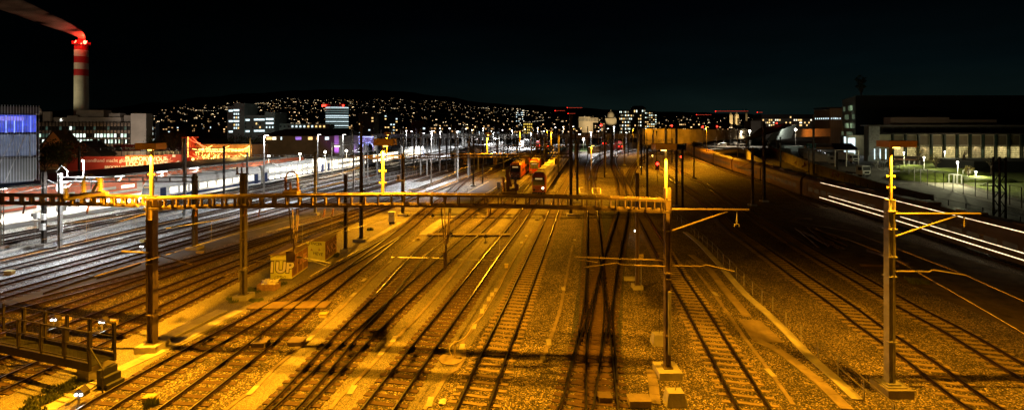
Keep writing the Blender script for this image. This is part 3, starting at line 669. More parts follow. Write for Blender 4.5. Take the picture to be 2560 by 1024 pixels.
# pale mast with crossarm
t = mast(609, 745, 436, .38, 'pale yellow lit mast with insulators on its head, beside the graffiti cabinets', paint_y, None)
b = P(609, 745); Y = b.y; z = zat(436, Y); mb = MB(); mb.box(b.x - .55, b.x + .35, Y - .12, Y + .12, z, z + .1); mb.build('head_plate', paint_y, t)
for dx in (-.5, -.15, .28):
    mb = MB(); insulator(mb, (b.x + dx, Y, z + .1), (b.x + dx, Y, z + .6), .1); mb.build('insulator', porcelain, t)
mb = MB(); mb.box(b.x - .34, b.x - .19, Y - .15, Y + .15, 1.5, 2.2); mb.cyl((b.x + .18, Y - .22, 2.3), (b.x + .18, Y - .1, 2.3), .13); mb.build('control_box', steel, t)
t = [o for o in col.objects if o.get('label', '').startswith('floodlit grey mast')][0]; b = P(110, 615)
for dx, z in ((-.5, 3.1), (.3, 3.0), (-.45, 2.1), (.2, 1.9)):
    mb = MB(); mb.box(b.x + dx - .2, b.x + dx + .2, b.y - .5, b.y - .2, z, z + .7); mb.build('control_box', white_p, t)
# far gantries
def far_gantry(xl, xr, Y, ztop, label, m=steel, sp=1.5, h=.55):
    t = empty('gantry', (xat(xr, Y), Y, 0), label, 'gantry', None)
    girder(t, [(xat(xl, Y), Y, ztop), (xat(xr, Y), Y, ztop)], h, .5, sp, .12, m)
    for px in (xl, xr):
        mb = MB(); hcol(mb, xat(px, Y), Y, 0, ztop + .4, .3); mb.build('column', m, t)
    return t
g3 = far_gantry(150, 487, 50.4, 7.9, 'white lit lattice gantry across the bright platform at the left', steel)
x = xat(209, 50.4); pole(g3, x, 50.4, 7.9, zat(400, 50.4), .06, steel); mb = MB(); mb.ball((x, 50.3, zat(402, 50.3)), .12); mb.build('lamp_lens', E_white, g3)
light(g3, (x, 50.2, zat(404, 50)), 'SPOT', 15000, WHT, .3, (x - 2, 50, 0), 144)
for a, b2, c in ((140, 420, 168), (98, 455, 142), (230, 450, 228)):
    Y = 49.8; mb = MB(); mb.path([D(a, b2 + 10, Y), D((a + c) / 2, b2 - 6, Y), D(c, b2 + 6, Y)], .03); insulator(mb, D(c, b2 + 22, Y), D(c, b2 + 6, Y), .08); mb.build('switch_arm', steel, g3)
far_gantry(198, 560, 88, 9.2, 'grey ladder gantry in front of the red hoarding', steel_d, 1.3)
far_gantry(618, 884, 96, 7.4, 'thin grey gantry behind the moving train', steel, 1.3)
far_gantry(1618, 1706, 76.7, 9.2, 'short dark gantry below the orange lamp housing', steel_d, 1.2)
g5 = far_gantry(1175, 1430, 118, 8.3, 'gantry behind the plated one, above the train roofs', steel_d, 1.6)
for px, pw in ((1378, 26000), (1300, 14000)):  # second, left lamp is added to light the locomotive
    x = xat(px, 118.5); pole(g5, x, 118.5, 8.3, 11.9, .1, paint_y, ()); lamp_box(g5, (x, 118.5, 11.9), .9, power=pw)
far_gantry(830, 1078, 128, 8.6, 'white lit gantry left of the white locomotive', steel, 1.6)
far_gantry(1034, 1200, 165, 9.8, 'floodlit gantry over the white locomotive', steel, 1.8)
far_gantry(1090, 1215, 190, 9.6, 'small floodlit gantry by the viaduct', steel, 2)
for a_, b_, Y_, z_, w_ in ((880, 1010, 150, 8.4, 'left of the white locomotive, low one'), (905, 1085, 215, 9.0, 'before the viaduct at the left'), (1120, 1290, 240, 9.2, 'behind the lamp with plate 93'), (1215, 1345, 160, 8.6, 'above the far red tail lights'), (1310, 1440, 270, 9.5, 'last one under the viaduct'), (1470, 1600, 210, 8.8, 'before the far red train'), (1500, 1680, 165, 8.4, 'over the right fanning tracks')): far_gantry(a_, b_, Y_, z_, 'far ladder gantry ' + w_, steel if a_ < 1300 else steel_d, 1.8)
far_gantry(1270, 1400, 200, 8.5, 'farthest gantry behind the red trains', steel_d, 2)
# white lamp masts
def lamp_mast(px, by, ty, label, power, aimx=0, group=None):
    b = P(px, by); z = zat(ty, b.y); t = empty('lamp_mast', b, label, 'lamp mast', group)
    mb = MB(); mb.cyl((b.x, b.y, 0), (b.x, b.y, z), .17, .1, 8); mb.build('column', steel, t)
    mb = MB(); mb.box(b.x - .1, b.x + .8, b.y - .12, b.y + .12, z - .02, z + .1); mb.build('lamp_head', white_p, t)
    mb = MB(); mb.box(b.x + .1, b.x + .75, b.y - .1, b.y + .1, z - .06, z - .025); mb.build('lamp_lens', E_white, t)
    if power: light(t, (b.x + .4, b.y, z - .15), 'SPOT', power * (2.1 if px == 660 else 1.3 if px in (794, 857) else 3.9), WHT, .3, (b.x + aimx - 3, b.y + 1, 0), 128 if b.y < 90 else 150)
    return t
lamp_mast(660, 515, 338, 'tall white lit lamp mast right of the fairground', 9000)
lamp_mast(794, 463, 336, 'tall lamp mast above the left end of the moving train', 6000)
lamp_mast(857, 449, 336, 'tall lamp mast in front of the purple lit house', 5000)
lamp_mast(1078, 465, 327, 'tall lamp mast over the floodlit tracks in mid yard', 10000)
lamp_mast(1100, 392, 328, 'lamp mast beside the viaduct with a bluish glow', 9000)
lamp_mast(1143, 388, 328, 'second lamp mast beside the viaduct', 9000)
lamp_mast(1233, 382, 331, 'lamp mast above the plate numbered 93', 9000)
lamp_mast(1290, 372, 338, 'lamp mast beyond the red trains', 12000)
lamp_mast(1327, 372, 330, 'lamp mast left of the black central mast', 12000)
lamp_mast(1195, 385, 335, 'lamp mast right of the white locomotive', 7000)
for px, by, ty, pw in ((1368, 382, 326, 9000), (1766, 404, 317, 42000), (1582, 386, 322, 14000), (1664, 425, 324, 34000), (1478, 476, 364, 15000)):
    b = P(px, by); z = zat(ty, b.y)
    t = empty('lamp_mast', b, {1368: 'sodium lamp mast beyond the red train', 1766: 'glowing sodium lamp mast over the curved train', 1582: 'sodium lamp mast at the left end of the yellow wall', 1664: 'sodium lamp mast in front of the yellow wall', 1478: 'orange glowing lamp over the curved tracks in the middle'}[px], 'lamp mast')
    mb = MB(); mb.cyl((b.x, b.y, 0), (b.x, b.y, z), .16, .1, 8); mb.build('column', paint_y, t)
    mb = MB(); mb.box(b.x - .15, b.x + .7, b.y - .15, b.y + .15, z, z + .1); mb.build('lamp_head', paint_y, t)
    mb = MB(); mb.box(b.x, b.x + .6, b.y - .12, b.y + .12, z - .05, z - .005); mb.build('lamp_lens', E_sod, t)
    light(t, (b.x + .3, b.y - .3, z - .15), 'SPOT', pw, SOD, .3, (b.x, b.y - 1, 0), 142 if px == 1478 else 160)
# thin masts crowd of the far yard
k = 0
for i in range(135):
    Z = U(105, 330); px = U(1120, 1720) if i % 5 > 1 else U(870, 1240)
    h = U(8.5, 13.5); b = Vector((xat(px, Z), Z, 0))
    t = empty('catenary_mast', b, 'thin dark mast among the crowd of masts in the far yard', 'mast', 'thin masts of the far yard')
    mb = MB(); hcol(mb, b.x, b.y, 0, h, .32)
    if i % 2: s = random.choice((-1, 1)); mb.cyl((b.x, b.y, 6.6), (b.x + s * 3, b.y, 6.8), .06); mb.cyl((b.x, b.y, 8), (b.x + s * 2.6, b.y, 6.9), .05)
    mb.build('column', random.choice((steel, steel, steel_d)) if px < 1250 else random.choice((steel, steel_d, steel_d)), t)
# bright street lamps with round glow heads
for px, py, Z, lab in ((672, 390, 120, 'bright white lamp left of the cabins'), (750, 385, 122, 'bright white lamp in the middle behind the moving train'), (813, 380, 125, 'bright white lamp right behind the moving train'), (866, 377, 130, 'bright white lamp below the blue lit arches'),
                       (1787, 341, 260, 'leftmost of the four round lamps of the car park'), (1810, 337, 290, 'second round lamp of the car park'), (1826, 333, 330, 'round lamp on the slope behind the car park'), (1852, 330, 290, 'round lamp beside the parked van'), (1874, 328, 290, 'round lamp nearest the curved ramp'), (1989, 324, 250, 'white lamp at the mouth of the curved ramp'), (1459, 348, 240, 'bright white lamp low in the centre behind the masts')):
    c = D(px, py, Z); t = empty('street_lamp', (c.x, c.y, 0), lab, 'street lamp', None)
    mb = MB(); mb.cyl((c.x, c.y, 0), (c.x, c.y, c.z), .08, n=6); mb.build('post', steel, t)
    mb = MB(); mb.ball(c, Z * .0022 + .08); mb.build('lamp_globe', emit('lit_globe', (1, .93, .75), 18), t)
    light(t, c - Vector((0, .9, .2)), 'SPOT', 9000 if px > 1700 else 5000, (1, .9, .7), .3, (c.x, c.y - 1, 0), 130)

# assumed sodium street lamps behind the camera, added to light mast and housing fronts
for x, pw, lab in ((-9, 3000, 'assumed sodium street lamp out of view on the road bridge, left one'), (21, 2600, 'assumed sodium street lamp out of view on the road bridge, right one')):
    t = empty('street_lamp', (x, -3.5, 11.9), lab, 'street lamp'); mb = MB(); mb.cyl((x, -3.5, 11.9), (x, -3.5, 16.2), .09, .06, 8); mb.build('post', steel, t)
    mb = MB(); mb.box(x - .2, x + .2, -3.5, -2.6, 16.1, 16.3); mb.build('lamp_head', steel, t); mb = MB(); mb.box(x - .15, x + .15, -3.3, -2.7, 16.04, 16.09); mb.build('lamp_lens', E_sod, t)
    light(t, (x, -3.0, 15.95), 'SPOT', pw, SOD, .15, (x * .8, 26, 0), 165)
mb = MB(); mb.box(-60, 60, -16, -1.6, 11.1, 11.9); mb.box(-60, 60, -1.9, -1.6, 11.9, 12.9); tag(mb.build('road_bridge', concrete), kind='structure')  # bridge deck out of view, assumed beneath the added lamps

# more lamp masts of the far sidings, white ones
for i in range(26):
    Z = U(190, 330); px = 1010 + i * 22 + U(-6, 6); h = U(9, 12.5); b = Vector((xat(px, Z), Z, 0)); t = empty('lamp_mast', b, 'white lamp mast of the far sidings, one of a loose row', 'lamp mast', 'white lamp masts of the far sidings')
    mb = MB(); mb.cyl(b, b + Vector((0, 0, h)), .12, .08, 6); mb.build('column', steel, t); mb = MB(); mb.box(b.x - .45, b.x + .45, b.y - .15, b.y + .15, h, h + .14); mb.build('lamp_lens', E_white, t)
    if i % 3 == 0: light(t, b + Vector((0, -.4, h - .2)), 'SPOT', 22000, WHT, .3, b + Vector((0, -2, 0)), 155)
# ------------------------------------------------------------------ trains
BODY = [(-1.38, .55), (-1.42, .95), (-1.42, 3.3), (-1.25, 3.95), (-.75, 4.4), (.75, 4.4), (1.25, 3.95), (1.42, 3.3), (1.42, .95), (1.38, .55)]
def arc_pts(path, s0, length):
    """walk a dense track line, return point at distance"""
    acc = 0
    for a, b in zip(path, path[1:]):
        L = (b - a).length
        if acc + L >= s0: return a.lerp(b, (s0 - acc) / L)
        acc += L
    return path[-1]
def dist_at_y(path, y):
    acc = 0
    for a, b in zip(path, path[1:]):
        if a.y >= y: return acc
        acc += (b - a).length
    return acc
def frame(p, q):
    d = (q - p); d.z = 0; L = d.length; d.normalize(); right = Vector((d.y, -d.x, 0))
    M = Matrix((right, d, Vector((0, 0, 1)))).transposed().to_4x4(); M.translation = p; return M, L
def coach(t, p, q, side, stripe, roof, win, dd=False, lit=None, n=9, front=None, hs=1., wh=.8):
    M, L = frame(p, q); L -= .5
    mb = MB(M); pf = [(u, w * hs if w > 1 else w) for u, w in BODY]
    N_ = len(pf); vs = [(u, .25, w) for u, w in pf] + [(u, L, w) for u, w in pf]
    fs = [(k, k + N_, (k + 1) % N_ + N_, (k + 1) % N_) for k in range(N_)]; fs = [tuple(reversed(f)) for f in fs]
    mb.v += [M @ Vector(v) for v in vs]; mb.f += fs + [tuple(reversed(range(N_))), tuple(range(N_, 2 * N_))]
    mi = [0, 0, 0, 2, 2, 2, 0, 0, 0, 1]; mb.m += [{0: 0, 2: 2, 1: 1}[x] for x in mi] + [0, 0]
    c = mb.build('coach', [side, black, roof], t)
    for y in (2.8, L - 3.6):
        mb = MB(M)
        mb.box(-1.1, 1.1, y - 1.4, y + 1.4, .25, .6)
        for a in (-.9, .9):
            for s in (-1, 1): mb.cyl((s * .68, y + a, .65), (s * .82, y + a, .65), .44, n=12)
        mb.build('bogie', black, c)
    if roof is not None:
        for y in (L * .2, L * .5, L * .78): mb = MB(M); mb.box(-.75, .75, y - 1.1, y + 1.1, 4.4 * hs + .0, 4.4 * hs + .16); mb.build('roof_unit', roof, c)
    rows = [(1.15, .75), (2.75, .75)] if dd else [(1.75, wh)]
    for z, h in rows:
        for k in range(n):
            y = 2.0 + (L - 4) * (k + .5) / n; w = (L - 4) / n * .36
            for s in (-1, 1): mb = MB(M); mb.box(*sorted((s * 1.42, s * 1.44)), y - w, y + w, z * hs, (z + h) * hs); mb.build('window', win if (R() < .8 or lit is None) else lit, c)
    if stripe:
        mb = MB(M)
        for s in (-1, 1): mb.box(*sorted((s * 1.42, s * 1.432)), .3, L - .05, .95, 1.4); 
        mb.build('stripe', stripe, c)
    for y in (1.0, L - 1.4):
        for s in (-1, 1): mb = MB(M); mb.box(*sorted((s * 1.42, s * 1.436)), y - .55, y + .55, .8, 2.9); mb.build('door', stripe or side, c)
    return c, M
def train_face(c, M, paint, dark, h=4.3, lights=(1, 0), txt=None):
    mb = MB(M)                                          # sloped cab nose in front of the coach end
    mb.add([(-1.38, .3, .45), (1.38, .3, .45), (1.4, .3, 3.6), (-1.4, .3, 3.6), (-1.2, -.75, .55), (1.2, -.75, .55), (1.28, -.65, 1.7), (-1.28, -.65, 1.7), (-1.2, -.2, 3.5), (1.2, -.2, 3.5), (-.9, .3, 4.3), (.9, .3, 4.3), (-.85, .05, 4.0), (.85, .05, 4.0)],
           [(4, 5, 6, 7), (7, 6, 9, 8), (0, 4, 7, 8, 3), (1, 2, 9, 6, 5), (8, 9, 13, 12), (12, 13, 11, 10), (3, 8, 12, 10), (2, 11, 13, 9), (0, 1, 5, 4)])
    mb.build('cab', paint, c)
    mb = MB(M); mb.add([(-1.12, -.69, 1.85), (1.12, -.69, 1.85), (1.08, -.26, 3.35), (-1.08, -.26, 3.35), (-1.12, -.63, 1.85), (1.12, -.63, 1.85), (1.08, -.2, 3.35), (-1.08, -.2, 3.35)], [(0, 1, 2, 3), (7, 6, 5, 4), (0, 4, 5, 1), (3, 2, 6, 7), (0, 3, 7, 4), (1, 5, 6, 2)])
    mb.build('windscreen', glass_d, c)
    mb = MB(M); mb.box(-1.25, 1.25, -.85, -.6, .25, .55); mb.cyl((-.85, -1.05, .95), (-.85, -.7, .95), .2, n=10); mb.cyl((.85, -1.05, .95), (.85, -.7, .95), .2, n=10); mb.build('buffer_beam', black, c)
    mb = MB(M); mb.box(-1.1, 1.1, -.72, -.66, .66, 1.0); mb.build('lower_panel', dark or steel_w, c)
    for s, on in ((-1, lights[0]), (1, lights[1])):
        mb = MB(M); mb.cyl((s * .85, -.79, 1.3), (s * .85, -.68, 1.3), .17 if on else .13, n=10); mb.build('headlight', emit('lit_headlight', (1, .82, .45), 30 if h else 9) if on else steel, c)
    mb = MB(M); mb.box(-.7, .7, -.52, -.42, 2.95, 3.2); mb.build('destination_display', emit('dim_display', (1, .6, .2), .5), c)
def track_train(path, y0, n, L=25, **kw):
    s = dist_at_y(path, y0); out = []
    for k in range(n): out.append((arc_pts(path, s + k * L, 0), arc_pts(path, s + (k + 1) * L, 0)))
    return out
# double deck commuter train
cs = track_train(T5, 90.0, 4)
t = empty('passenger_train', (*cs[0][0].xy, 0), 'cream double deck train with orange front and one lit headlight', 'train')
for i, (p, q) in enumerate(cs):
    c, M = coach(t, p, q, cream_p, None, roof_p, glass_d, True, None, 9 if i < 2 else 7)
    if i == 0:
        train_face(c, M, orange_p, None, lights=(0, 1))
        mb = MB(M); mb.box(-1.43, 1.43, .25, 1.6, .8, 3.3); mb.box(-1.0, 1.0, -.66, -.60, .62, .8); mb.build('front_band', orange_p, c)
light(t, cs[0][0] + Vector((.9, -1.3, 1.3)), 'SPOT', 60, (1, .8, .45), .1, cs[0][0] + Vector((0, -14, 0)), 70)
# red train and locomotive
T4c = spline([P(*a) for a in [(1248, 530), (1299, 479), (1334, 440), (1352, 420), (1380, 392), (1400, 375)]], .5)
cs = track_train(T4c, H * F / 126, 3)
t = empty('passenger_train', (*cs[0][0].xy, 0), 'red train with a black front between the locomotive and the lit train', 'train')
for i, (p, q) in enumerate(cs):
    c, M = coach(t, p, q, red_p, None, roof_p, glass_d, False, None, 8)
    if i == 0: train_face(c, M, red_p, None, lights=(0, 0)); mb = MB(M); mb.box(-1.3, 1.3, -.32, .2, 2.0, 3.55); mb.build('front_mask', black, c)
T3c = spline([P(*a) for a in [(1177, 530), (1238, 483), (1290, 447), (1315, 426), (1340, 406), (1370, 388)]], .5)
cs = track_train(T3c, H * F / 136, 3, 19)
t = empty('locomotive', (*cs[0][0].xy, 0), 'orange red electric locomotive with a folded pantograph, leftmost of the three trains', 'locomotive')
for i, (p, q) in enumerate(cs[:1]):
    c, M = coach(t, p, q, orange_p, None, steel_w, glass_d, False, None, 3, hs=.92)
    train_face(c, M, mat('loco_brown', (.12, .03, .015), .4, 0, .3, .8), None, lights=(0, 0))
    mb = MB(M)
    for z, y in ((4.25, 3), (4.25, 14)):
        mb.path([(-.6, y, z), (0, y + 1.6, z + .35), (0, y, z + .8)], .05); mb.path([(.6, y, z), (0, y + 1.6, z + .35)], .05); mb.bar((-.9, y, z + .85), (.9, y, z + .85), .08); mb.box(-.7, .7, y + 2, y + 3, z - .1, z + .25)
    mb.build('pantograph', steel_d, c)
t = empty('passenger_train', (*cs[1][0].xy, 0), 'orange coaches with yellow lit roof behind the locomotive', 'train')
for p, q in cs[1:]: coach(t, p, q, orange_p, None, roof_p, glass_d, False, None, 5)

# train at the bright platform
def xl(x0): return lambda y: Vector((x0 + .176 * y, y, 0))
def straight(x0, y0, y1): return [xl(x0)(y0 + (y1 - y0) * i / 400) for i in range(401)]
W_hot = emit('bright_train_window', (1, .86, .6), 4.0); 
pal = mat('pale_train_paint', (.78, .76, .70), .4, 0, .12, .8)
pathA = straight(-75.0, 60, 220)
cs = track_train(pathA, 78, 5)
t = empty('passenger_train', (*cs[0][0].xy, 0), 'long pale train with brilliantly lit windows on the track beside the platform', 'train')
for i, (p, q) in enumerate(cs):
    c, M = coach(t, p, q, pal, blue_p, pal, W_hot, i > 0, None, 10, wh=.95)
    if i == 0: train_face(c, M, pal, None, lights=(1, 1))
    light(t, (p + q) / 2 + Vector((3.2, 0, 3.6)), 'SPOT', 1500, (1, .82, .55), .6, (p + q) / 2 + Vector((4.5, 0, 0)), 165)
cs = track_train(straight(-89.3, 20, 200), 42, 4)
t = empty('passenger_train', (*cs[0][0].xy, 0), 'red train with white roof behind the bright platform at the left', 'train')
for i, (p, q) in enumerate(cs):
    coach(t, p, q, mat('salmon_train_paint', (.80, .22, .11), .4, 0, .12, .8), pal, pal, pal, False, W_hot, 6, wh=.55)
# white locomotive in the floodlit yard and small red train ends far off
def far_train(px, py, Z, n, face, side, label, dx=.176, L=22):
    b = P(px, 312 + H * F / Z); path = [b + Vector((dx, 1, 0)) * k for k in range(n * L + 10)]
    cs = track_train(path, b.y, n, L); t = empty('passenger_train', (*b.xy, 0), label, 'train')
    for i, (p, q) in enumerate(cs):
        c, M = coach(t, p, q, side, None, side, glass_d, False, None, 5)
        if i == 0: train_face(c, M, face, None, lights=(0, 0))
    return t, b
far_train(1137, 402, H * F / 93, 4, white_p, steel, 'white faced locomotive with grey coaches in the floodlit yard')
far_train(1303, 370, H * F / 58, 3, white_p, steel, 'white and red train end far off left of the red tail lights')
for px, Y, lab in ((1345, 260, 'far train showing red tail lights, left one'), (1366, 255, 'far train showing the brightest red tail lights'), (1510, 290, 'far red train in front of the lit hall beyond the masts'), (1550, 250, 'far train with red tail lights right of the masts')):
    t, b = far_train(px, 0, Y, 1, red_p, red_p, lab)
    for s in (-.9, .9):
        mb = MB(); mb.ball(b + Vector((s, -1.1, 2.0)), .26); mb.build('tail_light', E_red, t)
    light(t, b + Vector((0, -3, 2.4)), 'POINT', 160, (1, .03, .02), .3)
# dark train on the right hand curve
brown = mat('brown_train_paint', (.20, .115, .045), .4, 0, .3, .5)
dim_w = emit('dim_brown_window', (1, .55, .2), .02)
trail_w = emit('headlight_trail', (1, .74, .42), 2.6)  # glowing strips on the coach sides stand in for moving headlight trails
s0 = dist_at_y(TRB, 38); TR = TRB
t = empty('passenger_train', (*arc_pts(TR, s0, 0).xy, 0), 'long dark brown train with headlight trails drawn as thin glowing lines, running along the right curve', 'train')
k = 0
while True:
    a = arc_pts(TR, s0 + k * 24, 0); b = arc_pts(TR, s0 + (k + 1) * 24, 0)
    if (b - a).length < 20 or a.y > 230: break
    c, M = coach(t, a, b, brown, None, brown, dim_w, False, None, 9, hs=.93)
    Lc = (b - a).length
    if a.y < 82:
        e1 = Lc if a.y < 60 else Lc * .72
        mb = MB(M); mb.box(-1.455, -1.425, 0, e1, 1.06, 1.13); mb.build('light_trail', trail_w, c)
        mb = MB(M); mb.box(-1.455, -1.425, 0, e1 - 3, 1.72, 1.78); mb.build('light_trail', trail_w, c)
        mb = MB(M); mb.box(-1.30, -1.22, 0, e1, 3.60, 3.65); mb.build('light_trail', trail_w, c)
    k += 1
# ------------------------------------------------------------------ buildings
plaster = mat('grey_plaster', (.30, .28, .25), .85, 0, .25, .15, .2, 3)
plaster_w = mat('pale_plaster', (.50, .47, .42), .85, 0, .2, .12, .2, 3)
dark_wall = mat('dark_facade', (.05, .045, .04), .8, 0, .3, .2)
roof_t = mat('dark_roof', (.035, .03, .028), .8, 0, .3, .3)
def wbox(t, name, x0, x1, y0, y1, z0, z1, m):
    mb = MB(); mb.box(x0, x1, y0, y1, z0, z1); return mb.build(name, m, t)
PANES = {}
def pane(t, x, y, z, w, h, m, name='window', side=None):
    key = (round(w, 2), round(h, 2), m.name, side)
    if key not in PANES:
        mb = MB()
        if side: mb.box(-.03, .03, -w / 2, w / 2, -h / 2, h / 2)
        else: mb.box(-w / 2, w / 2, -.03, .03, -h / 2, h / 2)
        o = mb.build(name, m, org=(0, 0, 0)); PANES[key] = o.data; bpy.data.objects.remove(o)
    o = bpy.data.objects.new(name, PANES[key]); col.objects.link(o); o.parent = t
    o.location = Vector((x, y, z)) - ORG[t.name]; ORG[o.name] = ORG[t.name]; return o
def lamp(t, loc, p, c, aim=None, cone=120, r=.4): return light(t, loc, 'SPOT' if aim is not None else 'POINT', p, c, r, aim, cone)

# --- ribbed translucent building, far left
Y0, Y1 = 72, 88; x1 = xat(97, Y0); x0 = x1 - 24; zt = zat(268, Y0)
corner = Vector((x1, Y0, 0)); CUR[0] = Matrix.Translation(corner) @ Matrix.Rotation(math.radians(44.5), 4, 'Z') @ Matrix.Translation(-corner)
t = empty('ribbed_building', ((x0 + x1) / 2, Y0, 0), 'ribbed translucent building at the left edge, glowing blue on its upper floor', 'building')
wbox(t, 'core', x0 + .6, x1 - .6, Y0 + 1.2, Y1, 0, zt - 1.2, mat('core_wall', (.16, .17, .19), .8, 0, .3, .15))
wbox(t, 'floor_slab', x0, x1, Y0 + .1, Y1, zat(334, Y0), zat(331, Y0), dark_wall)
wbox(t, 'floor_slab', x0, x1, Y0 + .1, Y1, zat(395, Y0), zat(391, Y0), dark_wall)
wbox(t, 'parapet', x0, x1, Y0 + .15, Y1, zat(284, Y0), zt, dark_wall)
mb = MB(); k = 0; xx = x0
while xx < x1:
    mb.box(xx, xx + .05, Y0 - .12, Y0 + .02, zat(452, Y0), zt + .25); xx += .30
mb.build('facade_fins', mat('fin_metal', (.42, .44, .48), .4, .4, .25, .5), t)
wbox(t, 'blue_panel', x0 + .2, x1 - .3, Y0 + .9, Y0 + .95, zat(330, Y0), zat(288, Y0), emit('blue_backlit_panel', (.07, .11, .85), .8))
wbox(t, 'lower_panel', x0 + .2, x1 - .3, Y0 + .9, Y0 + .95, zat(388, Y0), zat(336, Y0), emit('grey_backlit_panel', (.38, .5, .8), .2))
wbox(t, 'lower_panel', x0 + .2, x1 - .3, Y0 + .9, Y0 + .95, zat(448, Y0), zat(397, Y0), emit('dim_backlit_panel', (.5, .6, .6), .05))
for k in range(17):
    x = x1 - .9 - k * .86; mb = MB(); mb.box(x - .05, x + .05, Y0 + .5, Y0 + .56, zat(331, Y0), zat(296 if k % 3 else 290, Y0)); mb.build('blue_tube', emit('blue_tube_light', (.22, .32, 1), 2.4), t)
wbox(t, 'blue_beam', x1 - 4.8, x1 - 1.6, Y0 + .4, Y0 + .5, zat(302, Y0), zat(292, Y0), emit('violet_panel', (.28, .26, 1), .9))
mb = MB(); mb.bar((x1 - 3.6, Y0 + .3, zat(452, Y0)), (x1 - 1.4, Y0 + .3, zat(335, Y0)), .12); mb.bar((x1 - 1.0, Y0 + .3, zat(395, Y0)), (x1 - 1.0, Y0 + .3, zat(338, Y0)), .1); mb.bar((x1 - 5.2, Y0 + .3, zat(452, Y0)), (x1 - 2.6, Y0 + .3, zat(338, Y0)), .1); mb.build('brace', steel, t)
CUR[0] = None
lamp(t, (x1 + 2, Y0 - 10, 3), 1500, (.75, .85, 1), (x1 - 4, Y0 - 4, 8), 120)
# --- chimney
Y = 260; x = xat(203.5, Y)
t = empty('chimney', (x, Y, 0), 'tall red and white banded chimney with red lamps and a smoke plume', 'chimney')
red_band = mat('red_band_paint', (.42, .012, .012), .6, 0, .15, .1); wh_band = mat('white_band_paint', (.62, .56, .42), .7, 0, .3, .22); ch_c = mat('chimney_concrete', (.44, .42, .31), .85, 0, .25, .15)
ys = [(112, 126, red_band), (126, 142, wh_band), (142, 158, red_band), (158, 174, wh_band), (174, 190, red_band), (190, 300, ch_c)]
def rr(py): return (13.4 + (py - 112) / 188 * 1.0) / F * Y
for i, (a, b, m) in enumerate(ys):
    mb = MB(); mb.cyl((x, Y, zat(b, Y)), (x, Y, zat(a, Y)), rr(b), rr(a), 40)
    mb.build('band' if i < 5 else 'shaft', m, t, smooth=False)
mb = MB(); mb.cyl((x, Y, 0), (x, Y, zat(300, Y)), rr(300), rr(300), 32); mb.build('shaft', ch_c, t)
zt = zat(112, Y); mb = MB(); mb.cyl((x, Y, zt), (x, Y, zt + .3), rr(112) + 1.0, n=40); mb.cyl((x, Y, zt), (x, Y, zt + 3.2), 1.6, 1.5, 20); mb.build('top_platform', red_band, t)
mb = MB()
for k in range(28):
    a = k / 28 * 6.283; p = Vector((x + math.cos(a) * (rr(112) + .9), Y + math.sin(a) * (rr(112) + .9), zt + .3)); b = a + 6.283 / 28
    q = Vector((x + math.cos(b) * (rr(112) + .9), Y + math.sin(b) * (rr(112) + .9), zt + .3)); mb.bar(p, p + Vector((0, 0, 1.2)), .08)
    for h in (.6, 1.2): mb.bar(p + Vector((0, 0, h)), q + Vector((0, 0, h)), .08)
mb.build('railing', red_band, t)
for px, py in ((190, 103), (216, 104), (212, 106), (203, 109), (187, 106)):
    c = D(px, py, Y - (3 if 185 < px < 216 else 1)); mb = MB(); mb.ball(c, .75 if px in (188, 217, 212) else .3, 8, 0, 1.5 if px != 203 else 1); mb.build('warning_light', emit('red_beacon', (1, .06, .03), 22), t)
light(t, (x - 3.2, Y - 5.3, zt + 2.6), 'POINT', 2600, (1, .02, .01), .5); light(t, (x + 3.2, Y - 5.3, zt + 2.6), 'POINT', 2600, (1, .02, .01), .5)
light(t, (x, Y + 1.8, zt + 5.2), 'POINT', 9000, (1, .03, .012), 1.0)
light(t, (x - 12, Y - 34, 18), 'SPOT', 30000, (1, .86, .55), 1, (x, Y, 45), 62)
# smoke plume
sm = bpy.data.materials.new('smoke'); sm.use_nodes = True; N = sm.node_tree.nodes; L = sm.node_tree.links
N.remove(N['Principled BSDF']); pv = N.new('ShaderNodeVolumePrincipled'); L.new(pv.outputs[0], N['Material Output'].inputs['Volume'])
pv.inputs['Color'].default_value = (.9, .85, .8, 1); pv.inputs['Anisotropy'].default_value = .1
tc = N.new('ShaderNodeTexCoord'); mp = N.new('ShaderNodeMapping'); mp.inputs['Rotation'].default_value = (0, math.radians(22), 0); mp.inputs['Scale'].default_value = (.05, .30, .34)
ns = N.new('ShaderNodeTexNoise'); ns.inputs['Scale'].default_value = 1; ns.inputs['Detail'].default_value = 5
L.new(tc.outputs['Object'], mp.inputs[0]); L.new(mp.outputs[0], ns.inputs['Vector'])
mr = N.new('ShaderNodeMapRange'); mr.inputs[1].default_value = .42; mr.inputs[2].default_value = .64; mr.inputs[3].default_value = .0; mr.inputs[4].default_value = .26
L.new(ns.outputs['Fac'], mr.inputs[0]); L.new(mr.outputs[0], pv.inputs['Density'])
cen = [D(a, b, Y) for a, b in ((209, 103), (205, 93), (196, 84), (176, 73), (150, 62), (115, 48), (75, 30), (30, 12), (-30, -12), (-90, -34))]
rad = [.9, 1.5, 2.1, 2.7, 3.3, 3.8, 4.3, 4.9, 5.6, 6.0]
mb = MB(); n = 14
for i, (c, r) in enumerate(zip(cen, rad)):
    d = (cen[min(i + 1, 9)] - cen[max(i - 1, 0)]).normalized(); a = Vector((0, 1, 0)); b = d.cross(a)
    mb.v += [c + a * math.cos(k / n * 6.2832) * r * 1.15 + b * math.sin(k / n * 6.2832) * r for k in range(n)]
for i in range(9):
    for k in range(n): mb.f.append((i * n + k, i * n + (k + 1) % n, (i + 1) * n + (k + 1) % n, (i + 1) * n + k)); mb.m.append(0)
mb.f += [tuple(reversed(range(n))), tuple(range(9 * n, 10 * n))]; mb.m += [0, 0]
so = mb.build('smoke_plume', sm, smooth=True); tag(so, 'red lit smoke plume drifting left from the chimney top', 'smoke')
so['kind'] = 'stuff'
